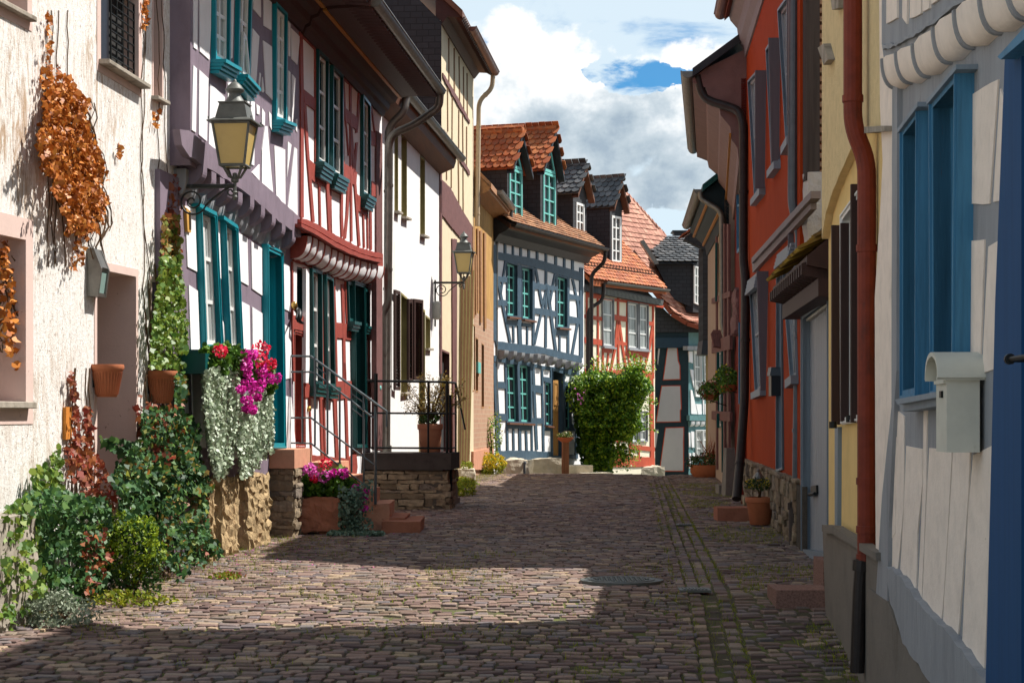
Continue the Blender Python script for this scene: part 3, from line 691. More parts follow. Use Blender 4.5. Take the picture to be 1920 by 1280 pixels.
# wall lamp of glass and steel
L=thing('wall_lamp','angular silver wall lamp with frosted glass below the withered creeper','wall lamp',B1.pt(B1.uz(160,510)[0],B1.uz(160,510)[1],0))
u,zt=B1.uz(162,465); zb=B1.uz(162,555)[1]; zk=zt-(zt-zb)*.42
W1=Wall(tuple(B1.pt(u,0,0))[:2],(B1.n.x,B1.n.y)); 
prof=[(0.0,zt),(.06,zt),(.125,zk),(.095,zb),(.0,zb)]
mb=MB(); 
for uu in (-.11,.11):
    pass
def profx(mb,W,u0,u1,prof):
    n=len(prof); vs=[W.pt(u0,z,d) for d,z in prof]+[W.pt(u1,z,d) for d,z in prof]
    mb.add(vs,[tuple(range(n)),tuple(range(2*n-1,n-1,-1))]+[(i,(i+1)%n,n+(i+1)%n,n+i) for i in range(n)])
profx(mb,B1,u,u+.03,prof); profx(mb,B1,u+.20,u+.23,prof); profx(mb,B1,u+.03,u+.20,[(0,zt),(.055,zt),(.118,zk+.01),(.1,zk-.02),(0,zk-.02)])
profx(mb,B1,u+.03,u+.20,[(0,zb+.03),(.095,zb+.03),(.092,zb),(0,zb)]); build('lamp_housing',mb,M['zinc'],L)
mb=MB(); profx(mb,B1,u+.032,u+.198,[(.02,zk-.02),(.108,zk-.03),(.085,zb+.03),(.02,zb+.03)]); build('lamp_glass',mb,surf('frosted_lamp_glass',(.22,.33,.30),.2,.1,3,0,5),L)
# orange plaque
mb=MB(); polys(mb,B1,[[(124,763),(135,762),(135,822),(124,824)]],0,.03,.002); mb2=mb
o=build('wall_plaque',mb,surf('faded_orange_board',(.55,.20,.03),.7,.15,10,.3)); tagp(o,'narrow orange board fixed upright on the rough plaster wall','plaque')
# half-round terracotta pots on the wall
def wallpot(label,px0,px1,py0,py1):
    cx=(px0+px1)/2; u,z0=B1.uz(cx-14,py1,.0); s=(1265-cx+14)/4.8; r=(px1-px0)/2/s; h=(py1-py0)/s; r=min(r,.20)
    u=u+.03; t=thing('wall_pot',label,'pot',B1.pt(u,z0,0),'terracotta pots hung on the plaster house')
    c=B1.pt(u,z0,r*.75); mb=MB(); mb.lathe((c.x,c.y,z0),[(r*.55,0),(r*.60,.01),(r*.72,h*.35),(r*.84,h*.70),(r*.88,h*.74),(r*.92,h*.8),(r*.98,h*.84),(r,h*.86),(r*1.02,h*.93),(r*.99,h),(r*.90,h),(r*.86,h*.9),(0.01,h*.88)],36)
    for k in range(30):
        a=2*math.pi*k/30; mb.tube([(c.x+r*.61*math.cos(a),c.y+r*.61*math.sin(a),z0+.02),(c.x+r*.88*math.cos(a),c.y+r*.88*math.sin(a),z0+h*.76)],.008,5)
    build('pot_body',mb,M['terracotta'],t,smooth='a')
    mb=MB(); mb.lathe((c.x,c.y,z0+h*.86),[(r*.86,0),(r*.8,.012),(.01,.02)],20); build('soil',mb,M['soil'],t)
    mb=MB(); mb.prism(B1,[(u-.06,z0+h*.3),(u+.06,z0+h*.3),(u+.06,z0+h*.9),(u-.06,z0+h*.9)],-.01,.03); build('wall_bracket',mb,M['blackiron'],t)
    return c,r,z0,h
wallpot('ribbed terracotta wall pot beside the doorway, without ivy round it',158,221,683,744)
cp=wallpot('ribbed terracotta wall pot half wrapped by the climbing ivy',263,323,695,756)
# ---- creepers on the near house -----------------------------------------
t=thing('withered_creeper','withered orange-brown creeper clinging to the upper rough plaster wall','creeper',B1.pt(*B1.uz(150,400)))
poly=[(92,180),(128,150),(165,190),(160,245),(190,275),(196,330),(185,350),(200,372),(188,412),(180,435),(160,448),(142,452),(128,425),(112,380),(100,340),(82,300),(78,240)]
def ragged(poly,k=14): return [(x+random.uniform(-k,k),y+random.uniform(-k,k)) for (x,y) in [((a[0]*(1-t)+b[0]*t),(a[1]*(1-t)+b[1]*t)) for a,b in zip(poly,poly[1:]+poly[:1]) for t in (0,.33,.66)]]
P=onwall(B1,ragged(poly,9),6200,.03,.24,.6)+onwall(B1,ragged(poly,16),900,.02,.14,.5)+onwall(B1,[(75,130),(100,120),(110,200),(80,210)],90)+onwall(B1,[(88,25),(96,25),(100,200),(90,200)],90)+onwall(B1,[(122,140),(138,150),(150,200),(125,200)],120)+onwall(B1,[(108,120),(113,120),(114,180),(108,180)],25)+onwall(B1,[(140,440),(165,445),(155,500),(130,520)],45)
leaves('foliage',P,.040,IVY,'dryleaf',t,(.8,-.4,.3),1,droop=.4)
mb=MB()
for k in range(26):
    x,y=random.uniform(95,175),random.uniform(180,300); p=[]
    for s in range(9): u,z=B1.uz(x,y,.02); p.append(B1.pt(u,z,.02+random.uniform(0,.05))); x+=random.uniform(-9,10); y+=random.uniform(12,34)
    mb.tube(p,random.uniform(.004,.010),5)
for x in (90,96,110,127,265,275,292,310):
    p=[];y=-60 if x>200 else 20;xx=x
    while y<(520 if x<200 else 640): u,z=B1.uz(xx,y,.01); p.append(B1.pt(u,z,.01)); y+=30; xx+=random.uniform(-4,4)
    mb.tube(p,.005,5)
build('stem',mb,M['bark'],t)
P=onwall(B1,[(264,0),(278,0),(280,55),(268,55)],40,.01,.05)+onwall(B1,[(286,200),(304,200),(300,240),(288,240)],18,.01,.04)+onwall(B1,[(220,270),(230,270),(226,305),(220,305)],14,.01,.04)
leaves('loose_leaf',P,.05,IVY,'dryleaf',t,(.8,-.4,.3),1,droop=.4)
# dry tendrils in the lower recess
t=thing('bare_vine','bare brown vine tendrils inside the recessed window at the left edge','vine',B1.pt(*B1.uz(20,600)))
mb=MB()
for k in range(16):
    x,y=random.uniform(-10,30),random.uniform(450,640); p=[]
    for s in range(8): u,z=B1.uz(x,y,-.05); p.append(B1.pt(u,z,-.08+random.uniform(-.03,.03))); x+=random.uniform(-12,12); y+=random.uniform(4,24)
    mb.tube(p,random.uniform(.004,.008),5)
build('stem',mb,M['bark'],t)
leaves('foliage',onwall(B1,[(0,450),(14,452),(30,560),(35,700),(0,640)],120,-.12,-.04),.06,IVY,'dryleaf',t,(.8,-.5,.2),1,droop=.4)
t=thing('ivy','tall dark green ivy climbing the corner from street to lamp bracket','ivy',B1.pt(B1.uz(320,900)[0],0,.1))
col=[(300,420),(320,400),(338,440),(345,520),(352,610),(352,700),(345,760),(372,800),(392,900),(405,1000),(412,1075),(380,1112),(320,1085),(290,1010),(255,985),(225,960),(212,900),(240,850),(262,790),(275,730),(285,640),(300,560)]
def gaps(P,th=-.22,f=7,keep=.12): return [p for p in P if noise.noise(Vector((p.y*f*.35,p.z*f,p.x*f*.3)))>th or random.random()<keep]
P=gaps(onwall(B1,ragged([p for p in col if p[1]>=700]+[(285,700)],13),9500,.06,.62,.45),-.12)
def topx(p): return (960+F*p.x/p.y,780-F*(p.z-CZ)/p.y)
P=[p for p in P if p.z>.02 and not (256<topx(p)[0]<330 and topx(p)[1]<766)]
leaves('foliage',P,.050,IVY,'ivy',t,(.7,-.5,.5),.8,droop=.35)
Q=[p+Vector((.02,-.03,0)) for p in random.sample(P,700) if topx(p)[0]>300 or topx(p)[1]<900]; leaves('foliage',Q,.048,IVY,'ivyautumn',t,(.7,-.5,.4),.8,droop=.35)
P=onwall(B1,[(302,480),(338,480),(352,610),(352,760),(275,760),(285,640)],2300,.04,.25,.3)
P=[p for p in P if not (256<topx(p)[0]<330 and 690<topx(p)[1]<766)]
leaves('foliage',P,.050,IVY,'ivypale',t,(.7,-.5,.4),.8,droop=.4,rnd=[.15+.5*random.random() for _ in P])
P=onwall(B1,[(306,405),(334,405),(340,480),(338,540),(300,560)],800,.03,.16)
leaves('foliage',P,.052,IVY,'ivyautumn',t,(.7,-.5,.3),.9,droop=.4)
P=onwall(B1,[(318,330),(336,330),(337,410),(308,420)],90,.02,.08)+onwall(B1,[(262,740),(330,760),(350,830),(300,900)],120,.3,.5)+onwall(B1,[(255,760),(275,760),(278,850),(268,850)],40,.02,.1)
leaves('foliage',P,.06,IVY,'redcreeper',t,(.7,-.5,.3),.9,droop=.4)
P=onwall(B1,[(190,822),(240,826),(250,850),(245,880),(228,905),(215,880),(225,852),(190,838)],90,-.1,.12)
leaves('foliage',P,.065,IVY,'ivy',t,(.7,-.6,.3),.8,droop=.3)
mb=MB()
for k in range(14):
    x=random.uniform(280,345);y=1080;p=[]
    while y>random.uniform(420,600): d=max(.03,.35*(y-700)/380); u,z=B1.uz(x,y,d); p.append(B1.pt(u,max(z,0),d)); y-=45; x+=random.uniform(-9,9)+(305-x)*.04
    if len(p)>2: mb.tube(p,.008,5)
build('stem',mb,M['bark'],t)
t=thing('ivy','broad ivy mound at the wall foot left of the doorway','ivy',B1.pt(B1.uz(130,1050)[0],0,.2))
P=onwall(B1,[(50,925),(95,915),(150,925),(205,935),(212,985),(215,1060),(190,1120),(150,1135),(100,1110),(70,1050)],4600,.12,.55,.45); P=gaps(P,-.1)
leaves('foliage',P,.046,IVY,'ivy',t,(.7,-.5,.5),.8,droop=.3,rnd=[.35+.55*random.random() for _ in P])
P=onwall(B1,[(10,950),(60,930),(75,1000),(88,1120),(40,1170),(0,1190)],1700,.25,.6,.4); P=gaps(P,-.05,9)
leaves('foliage',P,.05,IVY,'ivypale',t,(.7,-.5,.5),.8,droop=.3)
P=onwall(B1,[(60,880),(90,868),(92,920),(60,930)],110,.05,.2)+onwall(B1,[(98,850),(112,835),(122,920),(95,930)],130,.05,.2)+onwall(B1,[(42,925),(66,930),(66,950)],20,.05,.2)
leaves('foliage',P,.06,OVAL,'ivypale',t,(.7,-.5,.4),.9,droop=.1)
t=thing('red_creeper','red and wine coloured creeper climbing left of the doorway under the wall pot','creeper',B1.pt(B1.uz(150,900)[0],0,.1))
P=onwall(B1,[(128,690),(138,700),(150,800),(150,870),(130,880),(136,780)],170,.02,.1)+onwall(B1,[(158,760),(172,765),(176,860),(170,910),(150,900),(160,830)],200,.02,.12)+onwall(B1,[(120,840),(180,850),(225,920),(215,960),(170,935),(125,900)],300,.05,.3)+onwall(B1,[(150,1000),(200,990),(215,1050),(165,1130)],160,.4,.6)
leaves('foliage',P,.048,IVY,'redcreeper',t,(.7,-.5,.4),.9,droop=.35)
mb=MB()
for x in (133,140,160,168):
    p=[];y=930
    while y>650: u,z=B1.uz(x,y,.02); p.append(B1.pt(u,z,.03)); y-=40; x+=random.uniform(-4,4)
    mb.tube(p,.006,5)
build('stem',mb,M['bark'],t)
def bushy(name,label,cat,px,py,Y,r,n,size,mat,shape=OVAL,mat2=None,n2=0,grp=None,lump=.25,zb=None,nrm=(.2,-.2,.5),part='foliage',stems=8):
    c=pxp(px,py,Y); z0=g(c.x,c.y) if zb is None else zb
    t=thing(name,label,cat,(c.x,c.y,z0),grp)
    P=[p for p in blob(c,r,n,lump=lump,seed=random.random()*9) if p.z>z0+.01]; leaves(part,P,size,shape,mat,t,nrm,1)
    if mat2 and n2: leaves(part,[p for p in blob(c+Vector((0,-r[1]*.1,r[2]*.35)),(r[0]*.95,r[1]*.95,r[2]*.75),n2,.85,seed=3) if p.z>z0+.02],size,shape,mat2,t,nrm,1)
    mb=MB()
    for k in range(stems):
        a=random.uniform(0,6.28); e=c+Vector((math.cos(a)*r[0]*.5,math.sin(a)*r[1]*.5,r[2]*.3)); mb.tube([(c.x+random.uniform(-.04,.04),c.y,z0-.03),((c.x+e.x)/2+.02,(c.y+e.y)/2,(z0+e.z)/2),e],[.014,.010,.005],5)
    build('stem',mb,M['bark'],t)
    return t,c,z0
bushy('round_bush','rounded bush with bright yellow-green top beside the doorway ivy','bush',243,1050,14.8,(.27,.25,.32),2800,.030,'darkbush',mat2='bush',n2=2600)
bushy('grey_shrub','fine-leaved grey-green shrub nearest the lower left corner','shrub',98,1160,12.75,(.26,.24,.19),3200,.026,'lavender',lump=.35)
bushy('small_weed','low yellowish weeds around the foot of the doorway ivy','weeds',425,1085,16.4,(.16,.22,.06),420,.035,'grass',mat2='redcreeper',n2=60)
bushy('wild_plant','low weeds in front of the bright round bush','weeds',240,1128,14.2,(.34,.2,.09),700,.035,'grass')
# ---- purple half-timbered house -----------------------------------------
PL=LW(-4.75); PU=LW(-4.6)
H2=thing('purple_timbered_house','white house with purple-grey timbers and turquoise windows','house',PL.pt(20,0,0))
uN=PU.uz(357,200)[0]-.0; uF=23.0; zj=PU.uz(450,420)[1]
z1=Z(330,0,5.3333); z2=Z(330,220,5.3333); z3=Z(330,380,5.3333); z4=Z(330,600,5.3333)
CAS=dict(casing='turq',sash='whitepaint',glass='curtain')
# windows
for qd,sl in (([(404,-75),(434,-50),(432.5,127),(405,112)],(.11,.14,4)),([(451,-80),(475,-60),(469.5,165),(447,140)],(.11,.14,4)),([(518.5,2),(540,24),(538.5,232),(518.5,225)],(.11,.14,4))):
    window(H2,PU,qd,.05,.045,.02,rows=4,sill=sl,sillm='turq',**CAS)
mb=MB(); q=PU.q([(449,60),(455,72),(462,152),(447,138)],.0); mb.ring(PU,q,inset(q,.045),.02,.05)
o=build('open_casement',mb,M['whitepaint'],H2)
w=window(H2,PL,[(376,385),(406,400),(418,655),(385.5,655)],.06,.05,.03,rows=3,**CAS)
w=window(H2,PL,[(421,409),(445.5,424),(456,662),(432,660)],.06,.05,.03,rows=3,**CAS)
# carved hoods over the two ground-floor windows
for qd in ([(375,381),(407,398),(407,405),(375,388)],[(420,404),(446,422),(446,429),(420,411)]):
    mb=MB(); mb.prism(PL,PL.q(qd,.09),0,.09); build('window_hood',mb,M['turq'],H2)
mb=MB(); polys(mb,PL,[[(375,655),(460,660),(460,672),(375,668)]],0,.12,0); build('window_sill',mb,M['pine'],H2)
# turquoise door
dq=[(501.5,457),(530.6,471),(536,841),(504.5,841)]
d=window(H2,PL,dq,.07,.07,.14,casing='turq',sash=None,glass='turq',name='door')
mb=MB(); a=PL.q([(508,492),(525,500),(529,838),(509,838)],-.12); 
def sub(q,a0,a1,b0,b1):
    L=lambda A,B,t:(A[0]+(B[0]-A[0])*t,A[1]+(B[1]-A[1])*t)
    return [L(L(q[0],q[1],x),L(q[3],q[2],x),y) for x,y in ((a0,b0),(a1,b0),(a1,b1),(a0,b1))]
for b0,b1 in ((.02,.05),(.40,.44),(.52,.55),(.95,.99)): mb.prism(PL,sub(a,0.02,.98,b0,b1),-.13,-.09)
for a0 in (.08,.3,.52,.74,.9): mb.prism(PL,sub(a,a0,a0+.06,.05,.40),-.13,-.095)
for a0 in (.08,.86): mb.prism(PL,sub(a,a0,a0+.08,.05,.97),-.13,-.09)
build('door_panelling',mb,M['turq'],d)
mb=MB(); mb.prism(PL,sub(a,.05,.95,-.10,-.02),-.13,-.10); build('transom_pane',mb,M['glass'],d)
mb=MB(); c=Vector(PL.pt(*a[0],-.06)); hz=PL.uz(509,650)[1]; c.z=hz; mb.tube([c,c+PL.n*.06,c+PL.n*.06+PL.d*.10],.014,8); mb.tube([c+Vector((0,0,.06)),c-Vector((0,0,.08))],.022,8); build('door_handle',mb,M['blackiron'],d)
# walls
mb=MB(); body(mb,PL,17.3,23.35,-.2,3.7,PL.holes,D=5); build('lower_wall',mb,M['purple'],H2)
mb=MB(); body(mb,PU,uN,uF,3.8,6.4,PU.holes,D=5); build('upper_wall',mb,M['purple'],H2)
mb=MB(); up=[z1((180,-400),(220,-380),(215,505),(180,475)),z1((243,-400),(355,-330),(350,300),(335,605),(240,515)),z1((175,655),(210,690),(200,1325),(160,1300)),z1((235,700),(325,780),(310,1413),(230,1345)),
 z1((345,840),(490,975),(485,1560),(330,1443)),z1((520,832),(550,826),(545,1600),(515,1560)),z1((555,-300),(590,-280),(566,580),(550,590)),z1((775,-200),(848,-150),(850,175),(775,95)),z1((882,-120),(958,-60),(955,310),(880,260)),
 z1((768,285),(835,370),(800,868),(750,832)),z1((875,410),(960,470),(965,1000),(905,935)),z1((842,730),(850,740),(840,890),(830,885)),z1((868,770),(884,910),(875,930),(862,920)),
 z1((1155,285),(1240,370),(1215,650),(1160,590)),z1((1127,215),(1145,240),(1145,570),(1130,560)),z1((1128,705),(1146,730),(1145,1255),(1122,1240)),z1((1165,745),(1200,790),(1172,1275),(1160,1270)),
 z1((570,1000),(735,1000),(735,1620),(570,1500)),z1((750,1010),(790,1020),(785,1660),(752,1640)),z1((805,1040),(838,1062),(835,1150),(812,1140)),z1((862,1080),(892,1130),(888,1260),(862,1240)),z1((930,1115),(955,1150),(958,1300),(940,1260)),
 z2((760,553),(800,515),(836,470),(836,632)),z2((862,320),(892,90),(915,90),(972,752),(860,652)),z2((985,280),(1092,322),(1096,885),(1005,790)),z2((1120,240),(1156,275),(1112,600),(1114,560)),z2((1186,300),(1212,322),(1216,980),(1120,905)),z2((1205,20),(1215,20),(1212,150),(1200,130))]
polys(mb,PU,up,-.005,.010,.004); build('upper_plaster_panels',mb,M['white'],H2)
mb=MB(); lo=[z3((92,28),(195,60),(215,692),(120,645),(100,200)),z3((130,822),(220,885),(250,1530),(155,1500)),z4((160,530),(262,540),(302,1275),(180,1262)),z4((85,590),(115,640),(148,1280),(110,1280)),z3((415,175),(440,190),(452,765),(440,740)),
 z4((465,0),(492,60),(510,270),(485,270)),z3((620,298),(715,352),(726,832),(645,780)),z3((755,388),(865,458),(872,935),(765,862)),z3((655,985),(735,1028),(745,1495),(675,1500)),z3((765,1040),(873,1112),(885,1500),(770,1530)),
 z3((1072,592),(1140,642),(1140,1085),(1080,1058)),z4((1090,45),(1150,82),(1157,575),(1100,590)),z4((1100,755),(1156,772),(1200,1280),(1105,1285)),z4((330,1300),(620,1280),(620,1380),(330,1380))]
polys(mb,PL,lo,-.005,.012,.004); build('lower_plaster_panels',mb,M['white'],H2)
mb=MB(); polys(mb,PU,[z2((35,120),(130,130),(300,252),(460,352),(750,557),(1000,782),(1240,1000),(1250,1195),(1000,1015),(800,830),(550,650),(270,480),(140,390),(60,275))],-.02,.05,.008,.15); build('jetty_beam',mb,M['purple'],H2)
# joist ends and plaster coves between them
for k,(x,y) in enumerate([(205,455),(300,540),(385,600),(470,665),(570,740),(690,790),(800,875),(910,955),(1010,1045),(1115,1125)]):
    px,py=z2((x,y))[0]; u,z=PL.uz(px,py,.12); z-=.04; n=9
    for nm,mt,w_,dd,hh,o in (('joist_end','purple',.19,.20,.25,0),('plaster_cove','greytimber',.40,.07,.28,-.07)):
        mbx=MB(); prof=[(-.05,z+.03+o),(dd,z+.03+o)]+[(dd*math.cos(math.pi/2*i/n)*1.0,z-hh*.2-hh*.6*math.sin(math.pi/2*i/n)+o) for i in range(n)]+[(-.05,z-hh*.85+o)]
        profx(mbx,PL,u-w_/2,u+w_/2,prof); build(nm,mbx,M[mt],H2)
mb=MB(); polys(mb,PL,[z3((103,50),(150,90),(152,300),(118,290))],0,.03,0); v_=build('vent_grille',mb,M['vent'],H2)
mb=MB(); a=PL.q(z3((128,90),(150,100),(152,275),(132,270)),.03)
for k in range(16): mb.prism(PL,sub(a,.05,.95,k/16,(k+.45)/16),.03,.036)
build('vent_slot',mb,M['dark'],v_)
# cornice and roof shared profile
def cornice(par,W,u0,u1,zt,mat,line=None,over=.85,name='cornice'):
    prof=[(-.2,zt-.02),(.04,zt-.02),(.07,zt+.06),(.12,zt+.09),(.14,zt+.17),(.22,zt+.2),(.26,zt+.27),(.40,zt+.29),(over-.05,zt+.31),(over,zt+.36),(over,zt+.44),(-.2,zt+.75)]
    mb=MB(); profx(mb,W,u0,u1,prof)
    n=int((u1-u0)/.19)
    for k in range(n): 
        u=u0+(k+.5)*(u1-u0)/n; c=W.pt(u,zt+.335,over-.06); mb.tube([c-W.n*.20+Vector((0,0,.02)),c+W.n*.10],.075,8)
    o=build(name,mb,M[mat],par,smooth=False)
    if line:
        mb=MB(); profx(mb,W,u0,u1,[(.275,zt+.262),(.325,zt+.262),(.325,zt+.30),(.275,zt+.30)]); build('painted_moulding',mb,M[line],par)
zc=PU.uz(563,66)[1]; cornice(H2,PU,uN-.2,uF-.03,zc+.05,'eavered','ochreline')
mb=MB(); gableroof(mb,PU,uN-.3,uF-.01,.86,zc+.5,-2.7,zc+3.8,.14,(-6,zc+.4)); build('roof',mb,M['tile_red'],H2)
mb=MB(); gutter(mb,PU,uN-.3,uF-.02,.93,zc+.48,.085); build('gutter',mb,M['zinc'],H2)
mb=MB(); mb.add([PU.pt(uN,zc,0),PU.pt(uN,zc+3.7,-2.7),PU.pt(uN,zc,-5.4)],[(0,1,2)]); build('gable',mb,M['purple'],H2)
# stone piers under the sill
for x0,x1,y0,y1,se in ((374,390,905,1046,1),(399,437,903,1026,2),(450,498,898,1005,3)):
    u0,z0=PL.uz(x0,y1,.10); u1,_=PL.uz(x1,y1,.10); ztp=PL.uz(x0,y0,.10)[1]; c=PL.pt((u0+u1)/2,0,.0); mb=MB()
    mb.rock((c.x,c.y,(ztp-.1)/2),((u1-u0)*.84,.36,ztp+.16),.045,16,se,math.atan2(PL.d.y,PL.d.x),rnd=.10,freq=11); build('stone_pier',mb,M['pier'],H2)
mb=MB(); body(mb,PL,17.6,23.2,-.3,.66,(),D=3,d=-.12); build('foundation',mb,M['mortar'],H2)
# ---- the red sandstone landing and stairs -------------------------------
ST=thing('doorstep_stairs','red sandstone steps on rubble base at the turquoise door','stairs',PL.pt(22.4,0,.3))
mb=MB(); W=PL; ll=[(21.95,22.95,0,.36)]; zl=1.03
profx(mb,W,21.95,23.0,[(-.05,zl-.22),(.30,zl-.22),(.30,zl),(-.05,zl)]); build('landing_slab',mb,M['sandpink'],ST)
mb=MB(); rubble(mb,W,22.0,24.0,-.05,zl-.22,.28,.3,.12,.3); mb2=mb
for k in range(2): rubble(mb,Wall(tuple(PL.pt(22.0,0,0))[:2],(PL.n.x,PL.n.y),'L'),0.0,.28,-.05,zl-.22,0.0,.25,.12,.2)
build('rubble_base',mb,M['rubble'],ST)
yS=23.05
for k in range(6):
    x0=pxp(581+k*28,0,yS).x; x1=pxp(581+(k+1)*30+6,0,yS).x+.14; zt=zl-.17*(k+1); mb=MB()
    if zt<.1: zt=.15 if k==5 else zt
    mb.rock(((x0+x1)/2,yS+.55-(.25 if k==5 else 0),zt/2-.02),(x1-x0+.02,1.1+(.2 if k==5 else 0),zt+.02),.012,6,k+4,0,freq=4)
    build('step',mb,M['sandred'] if k>3 else M['sandpink'],ST)
R1=thing('stair_railing','thin grey stair railing sloping beside the red and white house steps','railing',pxp(590,838,yS))
mb=MB(); Y=yS-.02
def rp(*pts): return [pxp(x,y,Y) for x,y in pts]
for p in (rp((537,667),(583,668),(725,771),(725,800)),): mb.tube(p,.014,8)
for p in (rp((543,697),(583,697),(592,700),(700,783)),rp((543,783),(583,783),(704,873)),rp((543,830),(583,831),(704,925))): mb.tube(p,.011,8)
build('handrail',mb,M['greysteel'],R1)
for x,y0,y1 in ((543,667,840),(590.5,669,835),(614,692,852),(637,733,868),(659,725,886),(682,742,905),(704,762,945)):
    mb=MB(); mb.tube(rp((x,y0),(x,y1)),.013 if x not in (543,704) else .018,8); build('baluster',mb,M['greysteel'],R1)
mb=MB(); mb.tube(rp((567,693),(567,830)),.011,8); build('baluster',mb,M['greysteel'],R1)
mb=MB()
for k in range(3): mb.tube(rp((592,687+k*13),(614,703+k*13)),.008,6); mb.tube(rp((660,738+k*14),(682,754+k*14)),.008,6)
build('infill_bars',mb,M['greysteel'],R1)
# ---- window box and planter with geraniums --------------------------------
def geraniums(t,centres,r,n,blooms,mats):
    P=[]
    for c in centres: P+=blob(c,r,n//len(centres),lump=.3,seed=random.random()*9)
    leaves('foliage',P,.055,ROUND,'geranium',t,(.4,-.5,.6),.9)
    for c,R,m in blooms:
        leaves('blossom',blob(c,(R,R,R*.85),90,.75,.15),.030,ROUND,m,t,(.3,-.5,.5),.9)
PW=LW(-4.40)
def wp(px,py,X0=-4.40): W=LW(X0); return W.pt(*W.uz(px,py))
t=thing('window_box','long flower box hung beneath the turquoise ground-floor windows','flower box',wp(440,690))
mb=MB(); W=PL; polys(mb,W,[[(385,662),(478,675),(478,705),(385,700)]],.08,.34,0); build('box',mb,M['pine'],t)
mb=MB(); polys(mb,W,[[(386,664),(477,677),(477,690),(386,680)]],.10,.32,0); build('soil',mb,M['soil'],t)
t=thing('geranium','trailing geranium with crimson and magenta blooms in the window box','geranium',wp(440,680))
bl=[((414,658),.085,'redflower'),((491,654),.11,'redflower'),((485,675),.10,'redflower'),((508,683),.085,'redflower'),((461,665),.075,'pinkflower'),((474,664),.065,'pinkflower'),((463,684),.075,'pinkflower'),((486,690),.09,'pinkflower'),((492,699),.07,'pinkflower'),((465,701),.05,'pinkflower'),((466,719),.085,'pinkflower'),((487,722),.085,'pinkflower'),((480,733),.085,'pinkflower'),((483,745),.05,'pinkflower'),((463,752),.075,'pinkflower'),((452,730),.055,'pinkflower'),((473,768),.06,'pinkflower'),((505,709),.075,'pinkflower'),((518,708),.075,'pinkflower'),((462,766),.05,'pinkflower')]
geraniums(t,[wp(400,672),wp(425,668),wp(445,680),wp(455,700),wp(480,700),wp(492,715)],(.16,.15,.13),2600,[(wp(x,y,-4.22),r*.85,m) for (x,y),r,m in bl],None)
def strands(name,label,W,top,bot,n,d0,d1,mat,size,cat='trailing plant'):
    """hanging strands of small leaves between a top and a bottom px outline"""
    c=W.pt(*W.uz(*top[0])); t=thing(name,label,cat,c); P=[];mb=MB()
    for k in range(n):
        f=random.random()*(len(top)-1); i=int(f); a=f-i; x=top[i][0]*(1-a)+top[i+1][0]*a; y=top[i][1]*(1-a)+top[i+1][1]*a; yb=bot[i][1]*(1-a)+bot[i+1][1]*a-abs(random.gauss(0,.22))*(bot[i][1]-y); xb=bot[i][0]*(1-a)+bot[i+1][0]*a
        d=random.uniform(d0,d1); L=max(8,int((yb-y)/2.6)); ln=[]
        for s in range(L):
            q=s/L; px=x+(xb-x)*q+2.5*math.sin(q*7+k)+random.gauss(0,.8); u,z=W.uz(px,y+(yb-y)*q,d); p=W.pt(u,z,d+random.gauss(0,.012)); P.append(p); 
            if s%6==0: ln.append(p)
        if len(ln)>2 and k%3==0: mb.tube(ln,.003,4,cap=False)
    leaves('foliage',P,size,ROUND,mat,t,(.6,-.5,.3),.8,droop=.3); build('stem',mb,M['bark'],t); return t
strands('trailing_silver_plant','silver-green trailing plant hanging in a broad curtain on the left of the window box',PL,[(383,700),(400,688),(425,690),(449,705)],[(392,840),(405,905),(420,900),(455,820)],190,.15,.42,'silver',.036)
strands('trailing_silver_plant','silver-green trailing plant hanging on the right of the window box below the magenta blooms',PL,[(447,760),(462,742),(490,728),(512,722)],[(452,905),(470,893),(485,880),(511,850)],190,.15,.42,'silver',.036)
# sandstone trough with geraniums
Y=22.3; c=pxp(588,965,Y); T=thing('stone_trough','rough red sandstone flower trough on two feet before the stairs','planter',(c.x,Y+.25,0))
mb=MB(); w_=98/F*Y; mb.rock((c.x,Y+.28,.245),(w_,.5,.40),.035,16,2,0,rnd=.07,freq=6); build('trough',mb,M['sandred'],T)
for x in (570,612): mb=MB(); q=pxp(x,0,Y+.3); mb.rock((q.x,Y+.25,.02),(.13,.3,.10),.01,4,x,0); build('foot',mb,M['sandred'],T)
mb=MB(); mb.box((c.x,Y+.28,.44),(w_*.84,.36,.03)); build('soil',mb,M['soil'],T)
t=thing('geranium','bushy geranium with magenta and crimson blooms in the red stone trough','geranium',(c.x,Y+.25,.44))
geraniums(t,[pxp(x,y,Y+.25) for x,y in ((556,915),(580,905),(605,908),(628,915),(590,918),(645,912),(632,895))],(.15,.15,.12),3200,[(pxp(x,y,Y+.12),r,m) for x,y,r,m in ((552,889,.075,'redflower'),(545,903,.05,'lilacflower'),(565,880,.085,'lilacflower'),(582,878,.075,'lilacflower'),(590,888,.06,'lilacflower'),(610,869,.085,'redflower'),(609,893,.085,'lilacflower'),(590,897,.05,'redflower'),(626,886,.05,'pinkflower'),(645,887,.07,'pinkflower'),(667,915,.055,'pinkflower'),(682,935,.05,'pinkflower'),(686,922,.04,'pinkflower'),(684,953,.04,'pinkflower'))],None)
t=thing('trailing_silver_plant','shade-toned silver-green trailing plant spilling from the stone trough onto the paving','trailing plant',pxp(665,1000,Y))
P=[]
for k in range(3200):
    a=random.random(); b=random.random()
    if a<.66: x=min(698,max(636,random.gauss(660,15)+6*math.sin(b*9))); y=915+92*b**.8-abs(x-655)*.5*(1-b); Yd=Y+random.uniform(-.10,.35)
    else: x=random.uniform(618,720); y=1003; Yd=None
    if Yd: p=pxp(x,y,Yd); p.z=max(p.z,.03)
    else: p=Vector((pxp(x,y,Y-.05).x,Y+random.uniform(-.22,.12)-.15,0)); p.z=g(p.x,p.y)+random.uniform(.01,.05)
    P.append(p)
